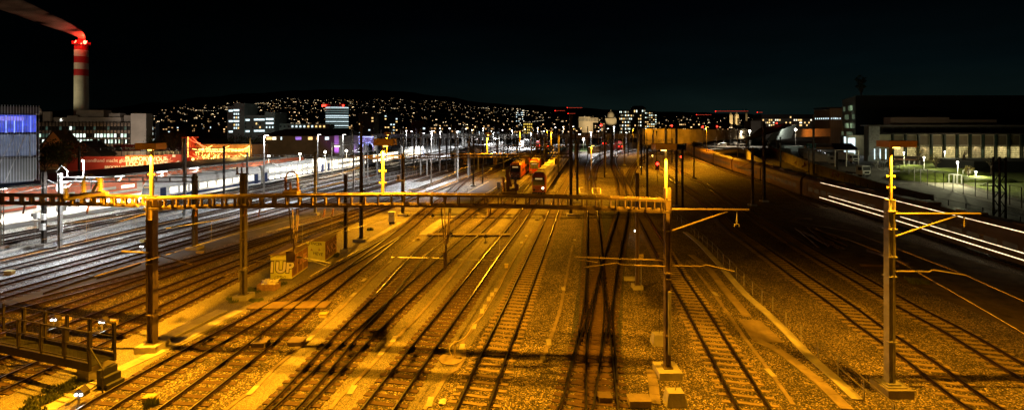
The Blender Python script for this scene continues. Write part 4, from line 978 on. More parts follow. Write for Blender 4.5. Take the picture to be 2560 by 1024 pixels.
light(so, cen[5] + Vector((18, -40, -22)), 'SPOT', 26000, (1, .55, .28), 1, cen[5], 75)
# --- office block
Y = 200; X0_, X1_ = xat(97, Y), xat(336, Y); dep = 6
t = empty('office_building', ((X0_ + X1_) / 2, Y, 0), 'long office block with rows of greenish white lit windows under the chimney', 'building')
cladd = mat('office_cladding', (.30, .24, .19), .7, 0, .12, .2)
zr = zat(307, Y); wbox(t, 'wall', X0_, X1_, Y, Y + dep, 0, zr, cladd)
rows = [(316, 325, .07), (334, 343.5, .8), (348.5, 358.5, .92), (366, 374, .05)]
nC = 28; cw = (X1_ - X0_) / nC; cnt = 0
for r_, (a, b, pl) in enumerate(rows):
    wbox(t, 'window_band', X0_ + .1, X1_ - .1, Y - .04, Y + .02, zat(b + .6, Y), zat(a - .6, Y), glass_d)
    for k in range(nC):
        if r_ == 3 and k < 8: continue
        lit = R() < (pl if k > 4 else pl * .6)
        if not lit and R() > .25: continue
        w = cw * (.8 if R() < .75 else .42); h = (b - a) / F * Y * .92
        m = (E_winc if R() < .6 else E_wing) if lit else emit('barely_lit_window', (.4, .8, .6), .07)
        pane(t, X0_ + cw * (k + .5) + (cw * .15 if w < cw * .5 else 0), Y - .09, zat((a + b) / 2, Y), w, h, m); cnt += 1
mb = MB()
for k in range(nC + 1): mb.box(X0_ + cw * k - .07, X0_ + cw * k + .07, Y - .45, Y - .12, 3, zr + .6)
for py in (307, 311): mb.box(X0_, X1_, Y - .42, Y - .34, zat(py, Y) - .1, zat(py, Y) + .1)
mb.build('facade_fins', dark_wall, t)
wbox(t, 'stair_tower', xat(334, Y), xat(372, Y), Y - 1.5, Y + 2.2, 0, zat(284, Y), plaster_w)
wbox(t, 'stair_tower', xat(95, Y), xat(114, Y), Y + 2, Y + 3, 0, zat(279, Y), plaster_w)
wbox(t, 'side_wing', xat(372, Y) + .02, xat(388, Y + 4), Y + 4, Y + 6, 0, zat(309, Y), mat('wing_cladding', (.14, .17, .24), .5, 0, .2, .3))
for a, b, m in ((317, 325, .1), (331, 338, .3), (346, 354, .8)):
    for k in range(4): pane(t, xat(374 + k * 3.6, Y + 4), Y + 3.9, zat((a + b) / 2, Y), .6, (b - a) / F * Y * .8, E_winc if R() < m else glass_d)
wbox(t, 'roof_storey', xat(128, Y), xat(297, Y), Y + 1, Y + 5, zr, zat(293, Y), plaster)
wbox(t, 'roof_storey', xat(163, Y), xat(190, Y), Y + .8, Y + 5, zr, zat(289, Y), plaster)
wbox(t, 'roof_unit', xat(180, Y), xat(249, Y), Y + 2, Y + 6, zr, zat(275, Y), plaster)
wbox(t, 'roof_unit', xat(262, Y), xat(290, Y), Y + 2, Y + 5, zr, zat(283, Y), plaster); wbox(t, 'roof_unit', xat(303, Y), xat(334, Y), Y + 1.4, Y + 4, zr, zat(288, Y), plaster)
c = D(159, 303, Y + 2.2); mb = MB(); mb.ball(c, .85); mb.build('roof_floodlight', E_white, t); lamp(t, c + Vector((0, -1.2, .6)), 900, (.9, 1, .95), c + Vector((0, 8, 0)), 150)
lamp(t, (xat(215, Y), Y - 42, 5), 6500, (1, .72, .45), (xat(230, Y), Y, 9), 110)
lamp(t, (xat(352, Y), Y - 30, 6), 12000, (1, .82, .68), (xat(352, Y), Y, 11), 60)
c = D(252, 363, Y - 5); mb = MB(); mb.ball(c, .55); mb.build('entrance_lamp', E_sod, t); lamp(t, c + Vector((0, -.8, 0)), 500, SOD)
# brand sign board beside the office block
def board(name, label, px0, px1, py0, py1, Y, m, zb=None, legs=True):
    t = empty(name, (xat((px0 + px1) / 2, Y), Y, 0), label, 'hoarding'); wbox(t, 'panel', xat(px0, Y), xat(px1, Y), Y, Y + .25, zat(py1, Y), zat(py0, Y), m)
    if legs:
        mb = MB()
        for k in range(5): x = xat(px0 + (px1 - px0) * (k + .1) / 4.3, Y); mb.bar((x, Y + .4, 0), (x, Y + .4, zat(py0, Y)), .15)
        mb.build('supports', steel_d, t)
    return t
paper_red = mat('poster_red', (.42, .05, .03), .6, 0, .15, .3); paper_or = mat('poster_orange', (.60, .13, .015), .6, 0, .1, .3); ink = mat('poster_white', (.9, .86, .78), .6, 0, .05, 1)
Yb = 135
t = board('billboard', 'small dark red billboard in front of the office block with lettering at its right', 284, 351, 361, 378, Yb + 25, mat('poster_dark_red', (.25, .02, .03), .6, 0, .3, .3))
mb = MB(); mb.cyl(D(298, 371, Yb + 24.9), D(298, 371, Yb + 24.6), 1.1, n=18); mb.build('picture', black, t)
text_mesh('lettering', 'brocki.ch', 1.5, ink, t, D(333, 370, Yb + 24.85), (1, 0, 0), (0, 0, 1), .01, bold=.02)
t = board('hoarding', 'long red hoarding with the white line Secondhand macht gluecklich', 168, 312, 391, 427, Yb, paper_red)
text_mesh('lettering', 'Secondhand macht glücklich', 1.42, ink, t, D(271, 401.5, Yb - .06), (1, 0, 0), (0, 0, 1), .01)
text_mesh('lettering', 'BROCKI.LAND', 1.1, ink, t, D(292, 418, Yb - .06), (1, 0, 0), (0, 0, 1), .01, bold=.03)
lamp(t, (xat(262, Yb), Yb - 7, 7.5), 1700, (1, .55, .3), (xat(262, Yb), Yb, 2.5), 130)
t = board('hoarding', 'bright orange hoarding with bold white lettering behind the lamp mast', 313, 408, 388, 425, Yb, paper_or)
text_mesh('lettering', 'SUPPORT YOUR\nLOCAL PLANET', 1.75, ink, t, D(367, 404, Yb - .06), (1, 0, 0), (0, 0, 1), .01, bold=.07)
text_mesh('lettering', 'SECONDHAND ONLINE', .9, black, t, D(367, 392.5, Yb - .06), (1, 0, 0), (0, 0, 1), .01)
bpy.data.objects.remove(t.children[-1])
lamp(t, (xat(350, Yb), Yb - 6, 7.5), 8000, (1, .72, .25), (xat(352, Yb), Yb, 2.5), 130)
t = board('hoarding', 'red hoarding with a pale gingerbread star and a cloud, left of the fairground', 409, 458, 386, 421, Yb, paper_red)
mb = MB(); c = D(423, 402, Yb - .1)
for k in range(6):
    a = k * math.pi / 3; mb.bar(c, c + Vector((math.cos(a), 0, math.sin(a))) * 1.15, .06, .3); mb.ball(c + Vector((math.cos(a), 0, math.sin(a))) * 1.15, .22, 6)
mb.build('star_picture', mat('poster_pink', (.75, .32, .22), .6, 0, .1, 1), t)
mb = MB(); [mb.ball(D(x, y, Yb - .05), r, 8) for x, y, r in ((441, 408, .45), (447, 405, .5), (451, 409, .4), (446, 410, .55))]; mb.build('cloud_picture', ink, t)
wbox(t, 'notice', xat(431, Yb), xat(439, Yb), Yb - .05, Yb - .01, zat(392.5, Yb), zat(386.5, Yb), ink)
lamp(t, (xat(430, Yb), Yb - 7, 7), 2400, (1, .6, .35), (xat(432, Yb), Yb, 2.5), 120)
# railing on the hoarding
t = empty('railing', (xat(380, Yb + 3), Yb + 3, 0), 'pale railing on top of the orange hoarding', 'railing'); mb = MB()
for k in range(15): x = xat(314 + k * 12, Yb + 3); mb.bar((x, Yb + 3, 3), (x, Yb + 3, zat(379, Yb + 3)), .1)
for py in (379, 383): mb.bar(D(314, py, Yb + 3), D(482, py, Yb + 3), .08)
mb.build('rails', steel, t)
# houses left
def gable(name, label, px0, px1, pe, pr, Y, dep, wall, roof, lit=0):
    x0, x1 = xat(px0, Y), xat(px1, Y); ze, zr = zat(pe, Y), zat(pr, Y); xm = (x0 + x1) / 2
    t = empty(name, (xm, Y, 0), label, 'house'); mb = MB()
    mb.add([(x0, Y, 0), (x1, Y, 0), (x1, Y, ze), (xm, Y, zr), (x0, Y, ze), (x0, Y + dep, 0), (x1, Y + dep, 0), (x1, Y + dep, ze), (xm, Y + dep, zr), (x0, Y + dep, ze)],
           [(0, 1, 2, 3, 4), (9, 8, 7, 6, 5), (1, 6, 7, 2), (5, 0, 4, 9)]); mb.build('wall', wall, t)
    mb = MB(); o = .4
    for s, xa in ((-1, x0), (1, x1)):
        a = Vector((xa + s * .5, Y - o, ze - .35)); b = Vector((xm, Y - o, zr + .12)); a2 = a + Vector((0, dep + 2 * o, 0)); b2 = b + Vector((0, dep + 2 * o, 0)); u = Vector((0, 0, .18))
        mb.add([a, b, b2, a2, a + u, b + u, b2 + u, a2 + u], [(3, 2, 1, 0) if s < 0 else (0, 1, 2, 3), (4, 5, 6, 7) if s < 0 else (7, 6, 5, 4), (0, 1, 5, 4), (1, 2, 6, 5), (2, 3, 7, 6), (3, 0, 4, 7)])
    mb.box(xm - .4 + 1, xm + .4 + 1, Y + dep * .5, Y + dep * .5 + .8, zr - 1, zr + .7); mb.build('roof', roof, t)
    for k in range(lit): pane(t, x0 + (x1 - x0) * (.25 + .5 * k / max(1, lit - 1)), Y - .04, ze - 1.2, .8, 1.1, E_winw)
    return t
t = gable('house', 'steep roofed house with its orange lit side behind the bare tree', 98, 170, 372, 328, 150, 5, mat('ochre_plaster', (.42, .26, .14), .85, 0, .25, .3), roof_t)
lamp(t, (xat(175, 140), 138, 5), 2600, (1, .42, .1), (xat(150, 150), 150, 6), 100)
gable('house', 'black roofed house right of the orange lit one', 166, 252, 386, 354, 142, 5, dark_wall, roof_t)
# --- fairground pavilion with light strings
Yf = 128
t = empty('fairground_pavilion', (xat(540, Yf), Yf, 0), 'fairground hall covered in yellow lights and red light strings beside the hoardings', 'pavilion')
wbox(t, 'hall', xat(480, Yf), xat(622, Yf), Yf + 1.5, Yf + 10, 0, zat(362, Yf), mat('fair_wall', (.45, .22, .08), .8, 0, .3, .3))
wbox(t, 'roof', xat(476, Yf), xat(626, Yf), Yf + 1, Yf + 10.5, zat(362, Yf), zat(360, Yf), roof_t)
mb = MB(); mb.box(xat(461, Yf), xat(480, Yf), Yf, Yf + 2, 0, zat(345, Yf)); mb.box(xat(455, Yf), xat(484, Yf), Yf - .3, Yf + 2.2, zat(345, Yf), zat(342, Yf)); mb.build('tower', mat('fair_red', (.5, .06, .03), .7, 0, .3, .3), t)
glowy = emit('fair_yellow_light', (1, .62, .12), 7); glowr = emit('fair_red_light', (1, .10, .03), 7); gloww = emit('fair_gold_window', (1, .50, .09), 2.6)
for k in range(15):
    x = xat(492 + k * 9, Yf); pane(t, x, Yf + 1.4, zat(376, Yf), .75, .95, gloww)
    if k % 3: pane(t, x, Yf + 1.4, zat(393, Yf), .6, .8, gloww)
def string(a, b, sag, n, m, name='light_string'):
    mb = MB(); pts = []
    for i in range(n + 1):
        f = i / n; p = a.lerp(b, f) - Vector((0, 0, sag * 4 * f * (1 - f))); pts.append(p); mb.ball(p, .10, 6)
    mb.path(pts, .02, 3); mb.build(name, m, t)
for a, b, sg, n, m in (((481, 343), (520, 369), .5, 18, glowr), ((470, 344), (500, 358), .4, 12, glowr), ((490, 352), (518, 371), .4, 12, glowr), ((482, 372), (530, 364), .6, 18, glowy), ((516, 368), (572, 365), .8, 22, glowy), ((516, 371), (575, 372), .5, 22, glowy),
                     ((575, 372), (624, 364), .8, 20, glowy), ((580, 375), (624, 366), .6, 18, glowy), ((560, 382), (600, 384), .7, 14, glowr), ((600, 384), (624, 386), .5, 10, glowy), ((484, 385), (520, 392), .5, 14, glowr), ((548, 392), (566, 384), .4, 8, glowr),
                     ((463, 385), (504, 396), .3, 16, glowr), ((520, 377), (560, 378), .2, 16, glowy), ((470, 343), (470, 392), 0, 16, glowy), ((623, 365), (623, 398), 0, 12, glowy), ((462, 350), (462, 396), 0, 16, glowr), ((582, 391), (624, 392), 0, 14, glowr), ((582, 397), (624, 398), 0, 14, glowr)):
    string(D(*a, Yf - .6), D(*b, Yf - .6), sg, n, m)
mb = MB()
for k in range(90): mb.ball(D(U(488, 560), U(374, 400), Yf - U(.2, 1.2)), U(.06, .13), 6)
mb.build('small_lights', glowy, t)
for px, py, r_ in ((462, 360, .5), (508, 374, .45), (615, 391, .45), (621, 396, .5), (598, 393, .3), (482, 398, .35)):
    mb = MB(); mb.ball(D(px, py, Yf - .4), r_); mb.build('globe_lamp', glowy, t)
lamp(t, D(500, 372, Yf - 4), 900, (1, .4, .1)); lamp(t, D(590, 375, Yf - 4), 1500, (1, .6, .15))
for px in (450, 626):
    mb = MB(); mb.bar(D(px + 6 if px < 500 else px, 345, Yf - 1), D(px + 6 if px < 500 else px, 410, Yf - 1), .3); mb.build('post', steel_w, t)
mb = MB(); mb.bar(D(515, 361, Yf - 1), D(626, 361, Yf - 1), .12); mb.build('top_rail', steel_w, t)
# --- apartments with lit galleries
Y = 350
t = empty('apartment_building', (xat(630, Y), Y, 0), 'stepped pale green apartment block with bright white gallery windows', 'building')
aw = mat('pale_green_plaster', (.24, .27, .23), .85, 0, .25, .1)
parts = [(568, 592, 265, 0), (588, 615, 258, -2), (592, 690, 288, -1), (667, 692, 280, -3), (690, 816, 309, 4)]
for a, b, c, dy in parts: wbox(t, 'wall', xat(a, Y), xat(b, Y), Y + dy, Y + 16, 0, zat(c, Y), aw)
for a, b, ys_, dy in ((572, 582, (277, 303, 329), 0), (588, 602, (276, 285, 294, 303, 312, 320), -2), (594, 612, (301, 327), -1), (616, 626, (300, 328), -1), (637, 667, (299, 327), -1), (670, 689, (298, 308, 318), -3)):
    for y in ys_:
        full = y in (276, 277, 303, 301, 300, 299, 298, 327, 328, 329, 308)
        if full: pane(t, xat((a + b) / 2, Y), Y + dy - .1, zat(y, Y), (b - a) / F * Y, 1.3, E_winb)
        else:
            for k in range(3): pane(t, xat(a + 2 + (b - a - 4) * k / 2, Y), Y + dy - .1, zat(y, Y), .9, 1.2, E_winb if R() < .6 else E_winw)
for k in range(20):
    px = 598 + (k % 10) * 9; y = (309, 318)[k // 10]
    if R() < .5: pane(t, xat(px, Y), Y - 1.1, zat(y, Y), 1.0, 1.3, E_winw if R() < .6 else glass_d)
for k in range(12): pane(t, xat(695 + k * 10, Y), Y + 3.9, zat(316, Y), 1.3, 1.4, (E_winw if R() < .5 else E_winb) if k > 2 else glass_d)
lamp(t, (xat(620, 300), 300, 20), 8000, (.9, 1, .92), (xat(630, Y), Y, 22), 100)
# --- dark long roof building with lit shops behind the moving train
Y = 190
t = empty('market_hall', (xat(740, Y), Y, 0), 'long low hall with a broad black roof and a few lit shop windows', 'building')
mb = MB(); xa, xb = xat(640, Y), xat(868, Y); z1, z2 = zat(340, Y), zat(322, Y + 12)
mb.add([(xa, Y, z1), (xb, Y, z1), (xb - 3, Y + 12, z2), (xa + 7, Y + 12, z2), (xa, Y + 22, z1), (xb, Y + 22, z1)], [(0, 1, 2, 3), (3, 2, 5, 4), (0, 3, 4), (1, 5, 2), (4, 5, 1, 0)]); mb.build('roof', roof_t, t)
wbox(t, 'wall', xa + 2, xb - 2, Y + 1.5, Y + 20, 0, z1 - .02, mat('brown_wall', (.16, .12, .08), .85, 0, .3, .2))
for px, w, m in ((668, 2.2, E_winw), (681, 1.6, E_pinw), (699, .5, E_winb), (742, 2.4, emit('violet_window', (.5, .25, 1), .8)), (772, 1.8, E_winw), (814, 1.6, E_winb), (790, .7, E_winw)): pane(t, xat(px, Y), Y + 1.4, zat(346, Y), w, 1.2, m)
lamp(t, (xat(760, Y), Y - 20, 6), 1200, (1, .6, .3), (xat(760, Y), Y, 4), 130)
Y = 185; t = empty('purple_house', (xat(840, Y), Y, 0), 'slim house front washed in violet light', 'building')
wbox(t, 'wall', xat(836, Y), xat(847, Y), Y, Y + 6, 0, zat(339, Y), plaster_w); lamp(t, (xat(842, Y), Y - 4, 3), 2000, (.5, .12, 1), (xat(842, Y), Y, 6), 100); wbox(t, 'lit_sign', xat(837, Y), xat(851, Y), Y - .6, Y - .4, zat(367, Y), zat(364, Y), E_pinw)
# --- blue lit arched viaduct and the long viaduct
Y = 210; t = empty('arched_viaduct', (xat(890, Y), Y, 0), 'stone arches washed in blue and violet light', 'viaduct')
mb = MB(); xa, xb = xat(848, Y), xat(934, Y); zt = zat(344, Y); zp = zat(358, Y); na = 3; w = (xb - xa) / na
for i in range(na):
    a = xa + i * w; c = a + w / 2; r_ = w * .42; pts = [(c + r_ * math.cos(u), zp - 1.5 + r_ * .8 * math.sin(u)) for u in [k * math.pi / 12 for k in range(13)]]
    for p, q in zip(pts, pts[1:]): mb.add([(p[0], Y, p[1]), (p[0], Y, zt), (q[0], Y, zt), (q[0], Y, q[1]), (p[0], Y + 5, p[1]), (q[0], Y + 5, q[1])], [(0, 1, 2, 3), (0, 3, 5, 4)])
    mb.box(a, c - r_, Y, Y + 5, 0, zt); mb.box(c + r_, a + w, Y, Y + 5, 0, zt)
mb.build('arches', mat('viaduct_stone', (.5, .45, .4), .8, 0, .5, .9, .8, 3), t)
wbox(t, 'parapet', xa, xb, Y - .3, Y + 5.3, zt, zt + .8, concrete)
bl = emit('blue_fairy_light', (.35, .40, 1), 5); mb = MB()
for i in range(na):
    c = xa + i * w + w / 2; r_ = w * .44
    for k in range(17): u = k * math.pi / 16; mb.ball((c + r_ * math.cos(u), Y - .15, zp - 1.5 + r_ * .8 * math.sin(u)), .16, 4)
for k in range(60): mb.ball((xa + (xb - xa) * k / 59, Y - .5, zt + .3), .15, 4)
for k in range(70): mb.ball((U(xa, xb), Y - .2, U(zp - 1, zt)), .12, 4)
mb.build('fairy_lights', bl, t)
lamp(t, (xat(870, Y), Y - 7, 2), 3500, (.22, .25, 1), (xat(870, Y), Y, 5), 130); lamp(t, (xat(905, Y), Y - 7, 2), 2500, (.3, .2, 1), (xat(905, Y), Y, 5), 130); lamp(t, (xat(888, Y), Y + 2, 2), 500, (.15, .4, 1))
Y = 300; t = empty('viaduct', (xat(1200, Y), Y, 0), 'long grey road viaduct crossing the far end of the yard', 'viaduct')
mb = MB(); mb.box(xat(934, Y), xat(1600, Y), Y, Y + 9, zat(345, Y), zat(337, Y)); mb.box(xat(934, Y), xat(1600, Y), Y - .4, Y, zat(339, Y), zat(334.5, Y)); mb.build('deck', concrete, t)
for k in range(13): x = xat(950 + k * 52, Y); wbox(t, 'pier', x - .8, x + .8, Y + 2, Y + 7, 0, zat(345, Y), concrete)
mb = MB()
for k in range(40): x = xat(940 + k * 16, Y); mb.bar((x, Y - .2, zat(334.5, Y)), (x, Y - .2, zat(331.5, Y)), .1)
mb.bar(D(940, 331.5, Y - .2), D(1570, 331.5, Y - .2), .1); mb.build('railing', steel_d, t)
# sodium lit retaining wall and ramp
Y = 235; t = empty('retaining_wall', (xat(1700, Y), Y, 0), 'bright yellow lit retaining wall of the ramp on the right of the yard', 'wall')
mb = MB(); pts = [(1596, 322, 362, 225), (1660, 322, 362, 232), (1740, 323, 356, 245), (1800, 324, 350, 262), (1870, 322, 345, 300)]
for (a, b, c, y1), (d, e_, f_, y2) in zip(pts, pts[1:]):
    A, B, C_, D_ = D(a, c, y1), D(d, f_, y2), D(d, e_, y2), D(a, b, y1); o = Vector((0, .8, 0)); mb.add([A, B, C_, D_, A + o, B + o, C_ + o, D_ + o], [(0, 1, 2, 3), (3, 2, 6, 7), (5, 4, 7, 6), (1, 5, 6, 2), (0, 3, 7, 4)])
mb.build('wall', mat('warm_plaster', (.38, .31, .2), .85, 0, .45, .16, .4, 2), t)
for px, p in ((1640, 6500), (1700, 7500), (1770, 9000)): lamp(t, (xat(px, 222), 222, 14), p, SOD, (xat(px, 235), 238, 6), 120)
t = empty('ramp_wall', P(1740, 392), 'dark concrete parapet curving up behind the orange lamp housing', 'wall'); mb = MB()
q = spline([P(1470, 385), P(1560, 372), P(1660, 366), P(1760, 358), P(1860, 348)], 5)
for a, b in zip(q, q[1:]): mb.bar(a + Vector((0, 0, 1.6)), b + Vector((0, 0, 1.6)), .4, 3.4)
mb.build('parapet', concrete_d, t)
# curved concrete ramp with graffiti walls
def cwall(name, label, pts, hts, m, w=.5, cat='wall'):
    t = empty(name, P(*pts[0]), label, cat); mb = MB(); q = [P(*p) for p in pts]; dd = spline([Vector((p.x, p.y, h)) for p, h in zip(q, hts)], 2.)
    for i in range(len(dd) - 1):
        a, b = dd[i], dd[i + 1]; n = (b - a).cross(Vector((0, 0, 1))); n.z = 0; n = n.normalized() * w / 2; a0, b0 = Vector((a.x, a.y, -.2)), Vector((b.x, b.y, -.2))
        mb.add([a0 - n, b0 - n, b - n, a - n, a0 + n, b0 + n, b + n, a + n], [(0, 1, 2, 3), (5, 4, 7, 6), (3, 2, 6, 7), (0, 3, 7, 4), (2, 1, 5, 6)])
    mb.build('wall', m, t); return t, dd
wl, dd = cwall('curved_ramp_wall', 'yellow lit curved concrete wall on the near side of the sunken ramp', [(1945, 436), (1905, 426), (1880, 412), (1868, 398), (1866, 384), (1872, 368), (1890, 356), (1925, 347), (1985, 340)], [2.2, 3.2, 3.6, 4.0, 4.2, 4.6, 5.2, 5.6, 5.8], concrete)
w2, dd2 = cwall('graffiti_wall', 'long curved concrete wall with red graffiti on the far side of the ramp', [(2330, 520), (2220, 490), (2100, 452), (2030, 432), (1975, 409), (1940, 392), (1922, 376), (1930, 360), (1960, 350), (1995, 344)], [2.2, 2.2, 2.4, 3.0, 3.3, 3.4, 3.4, 3.6, 4.4, 5.0], concrete_d)
gr = mat('red_spray', (.35, .04, .03), .6, 0, .3, 3); mb = MB()
for px, py, n in ((1995, 404, 4), (2014, 412, 7), (2085, 441, 4)):
    for k in range(n * 2):
        a = P(px + U(-12, 12), py + 15); a = Vector((a.x, a.y - .7, U(.9, 2.2))); mb.path([a, a + Vector((U(-.6, .6), 0, U(.2, .8))), a + Vector((U(-.9, .9), 0, U(-.5, .3)))], .06, 4)
tag(mb.build('graffiti', gr, w2))
tn = empty('tunnel_portal', P(1960, 352), 'pale concrete flank of the ramp rising to a dark roof edge', 'wall'); mb = MB()
A, B, C_, E_ = D(1915, 352, 225), D(1978, 346, 245), D(1992, 310, 245), D(1935, 331, 225); o = Vector((.3, 1, 0)); mb.add([A, B, C_, E_, A + o, B + o, C_ + o, E_ + o], [(0, 1, 2, 3), (3, 2, 6, 7), (5, 4, 7, 6), (1, 5, 6, 2), (0, 3, 7, 4)]); mb.build('flank', concrete, tn)
mb = MB(); mb.add([D(1870, 352, 215), D(1935, 331, 222), D(1992, 309, 243), D(1960, 308, 265), D(1900, 320, 262), D(1868, 345, 240)], [(0, 1, 2, 3, 4, 5)]); mb.build('roof_edge', roof_t, tn)
lamp(tn, D(1982, 330, 228), 3500, (.85, 1, .9), D(1955, 335, 240), 120)
# orange wall behind the lorries
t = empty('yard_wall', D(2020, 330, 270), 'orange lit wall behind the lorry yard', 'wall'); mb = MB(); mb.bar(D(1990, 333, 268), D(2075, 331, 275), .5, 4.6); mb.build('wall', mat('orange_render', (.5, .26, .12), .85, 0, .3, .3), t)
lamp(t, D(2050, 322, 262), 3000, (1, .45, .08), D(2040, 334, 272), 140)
t = empty('site_cabin', D(2030, 334, 262), 'small dark green cabin before the orange wall', 'cabin'); wbox(t, 'body', xat(2019, 262), xat(2034, 262), 260, 263, 0, 3, mat('green_cabin', (.03, .08, .05), .6, 0, .2, 1)); wbox(t, 'roof', xat(2018, 262), xat(2035, 262), 259.8, 263.2, 3, 3.15, steel_d)
# ------------------------------------------------------------------ right hand buildings
Y = 178; xa, xb = xat(2199, Y), xat(2700, Y)
t = empty('long_hall', (xat(2400, Y), Y, 0), 'long low hall with dark posts and warm lit lattice panels behind the park', 'building')
zb = 0; zt = zat(336, Y); wbox(t, 'wall', xa, xb, Y, Y + 4, 0, zt, mat('hall_wall', (.34, .31, .22), .8, 0, .2, .2))
wbox(t, 'eaves', xa - 1, xb, Y - 1.6, Y + 6, zt, zt + .5, roof_t)
wbox(t, 'upper_storey', xat(2170, Y + 20), xb + 30, Y + 20, Y + 22, 0, zat(315, Y + 20), mat('upper_cladding', (.22, .22, .20), .7, 0, .2, .2)); wbox(t, 'upper_eaves', xat(2168, Y + 20), xb + 30, Y + 18.6, Y + 24, zat(315, Y + 20), zat(312.5, Y + 20), plaster)
wbox(t, 'roof_block', xat(2227, Y + 26), xat(2373, Y + 26), Y + 26, Y + 30, zat(315, Y + 26), zat(293, Y + 26), mat('roof_block_clad', (.34, .25, .20), .8, 0, .12, .3)); wbox(t, 'roof_block', xat(2373, Y + 28), xat(2492, Y + 28), Y + 28, Y + 30, zat(315, Y + 28), zat(299, Y + 28), MATS['roof_block_clad'])
n = 11; pw = 32.2 / F * Y
E_h1 = emit('hall_panel_warm', (1, .80, .30), .9); E_h2 = emit('hall_panel_dim', (1, .80, .32), .38)
for k in range(n + 4):
    x = xa + (k + .9) * pw
    wbox(t, 'post', x - .28, x + .28, Y - 1.1, Y - .3, 0, zt, mat('teal_post', (.01, .025, .02), .5, 0, .2, 1))
    wbox(t, 'upper_panel', x + .5, x + pw - .5, Y - .12, Y - .04, zat(362, Y), zat(339, Y), mat('white_blind', (.15, .12, .08), .7, 0, .2, .4))
    m = E_h1 if k in (1, 3, 4, 5, 7) or R() < .3 else E_h2
    wbox(t, 'lit_panel', x + .45, x + pw - .45, Y - .12, Y - .04, zat(402, Y), zat(366, Y), m)
    mb = MB()
    for i in range(9): mb.box(x + .4 + i * (pw - .9) / 8, x + .48 + i * (pw - .9) / 8, Y - .3, Y - .16, zat(403, Y), zat(365, Y))
    for i in range(8): z = zat(402 - i * 5, Y); mb.box(x + .4, x + pw - .4, Y - .34, Y - .26, z, z + .09)
    mb.build('lattice', mat('lattice_wood', (.12, .09, .05), .7, 0, .2, 1), t)
    wbox(t, 'sill', x + .3, x + pw - .3, Y - .5, Y - .14, zat(364, Y), zat(363, Y), plaster_w)
    if k % 2 == 0: lamp(t, (x + pw / 2, Y - 1.3, zat(366, Y)), 900, (1, .8, .45), (x + pw / 2, Y, 1), 140)
for k in range(17): x = xat(2180 + k * 27, Y + 20); wbox(t, 'upper_window', x, x + 3.7, Y + 19.85, Y + 19.95, zat(332, Y + 20), zat(318, Y + 20), mat('blind_grey', (.14, .14, .12), .6, 0, .15, .3))
lamp(t, (xat(2380, Y), Y - 14, 9), 2500, (1, .80, .45), (xat(2380, Y), Y + 5, 10), 150)
t = empty('entrance_block', (xat(2185, 165), 165, 0), 'narrow white lit entrance wing at the left end of the long hall', 'building')
wbox(t, 'wall', xat(2170, 172), xat(2199, 172), 172, 174, 0, zat(315, 172), mat('ribbed_grey', (.12, .13, .11), .6, 0, .2, .4)); mb = MB()
for k in range(12): x = xat(2171 + k * 2.3, 172); mb.box(x, x + .12, 171.6, 171.9, 2, zat(316, 172))
mb.build('ribs', steel, t)
for px in (2186, 2200, 2214): wbox(t, 'light_strip', xat(px, 171) - .12, xat(px, 171) + .12, 170.8, 171, zat(398, 171), zat(372, 171), E_winb)
lamp(t, (xat(2195, 165), 163, 6), 150, (.9, 1, .9), (xat(2195, 172), 174, 4), 140)
Y = 232; t = empty('dark_block', (xat(2330, Y), Y, 0), 'huge black windowless block towering over the long hall', 'building')
mb = MB(); xr_ = xat(2900, Y); xa_ = xat(2139, Y); xb_ = xat(2107, Y + 34) + .2; zz = zat(240, Y); mb.add([(xa_, Y, 0), (xr_, Y, 0), (xr_, Y + 34, 0), (xb_, Y + 34, 0), (xa_, Y, zz), (xr_, Y, zz), (xr_, Y + 34, zz), (xb_, Y + 34, zz)], [(0, 1, 5, 4), (1, 2, 6, 5), (2, 3, 7, 6), (3, 0, 4, 7), (4, 5, 6, 7)]); mb.build('wall', mat('black_cladding', (.012, .012, .012), .7, 0, .3, .1), t)
x1 = xat(2139, Y); mb = MB(); x0 = xat(2106, Y + 34)
mb.add([(x1 - .05, Y, 0), (x0 - .05, Y + 34, 0), (x0 - .05, Y + 34, zat(240, Y)), (x1 - .05, Y, zat(240, Y))], [(1, 0, 3, 2)]); mb.build('side_wall', mat('slate_side', (.10, .13, .11), .6, 0, .35, .12), t)
for i in range(5):
    for k in range(7):
        if R() < .5: a = Vector((x1, Y, 0)).lerp(Vector((x0, Y + 34, 0)), (k + .6) / 7.4); pane(t, a.x - .15, a.y - .2, 4 + i * 4.6, 3.2, 2.6, emit('dim_green_window', (.55, .8, .45), .10) if R() < .7 else emit('pale_green_window', (.6, .9, .5), .32), side=1)
wbox(t, 'roof_edge', x1 + .05, xat(2900, Y), Y - .3, Y, zat(240, Y), zat(238.6, Y), dark_wall)
lamp(t, (xat(2106, 225), 225, 8), 700, (.8, 1, .8), (x1, Y + 10, 12), 100)
t = empty('shop_front', (xat(2120, 205), 205, 0), 'brightly lit white glass front at the foot of the black block', 'building')
wbox(t, 'wall', xat(2112, 205), xat(2168, 205), 206, 208, 0, zat(338, 206), mat('pale_corrugated', (.22, .22, .16), .7, 0, .2, .6)); wbox(t, 'glass_front', xat(2124, 205), xat(2141, 205), 205.7, 205.95, .2, zat(345, 205), E_winb); wbox(t, 'glass_front', xat(2114, 205), xat(2118, 205), 205.7, 205.95, .2, zat(342, 205), E_winb)
lamp(t, (xat(2130, 200), 200, 3.5), 1200, (.95, 1, .95), (xat(2128, 192), 192, 0), 160); lamp(t, (xat(2160, 200), 200, 8), 900, (1, .9, .6), (xat(2150, 206), 208, 3), 130)
t = empty('brown_block', (xat(2070, 330), 330, 0), 'plain brown block with one row of small cold lit windows left of the black block', 'building'); Y = 330
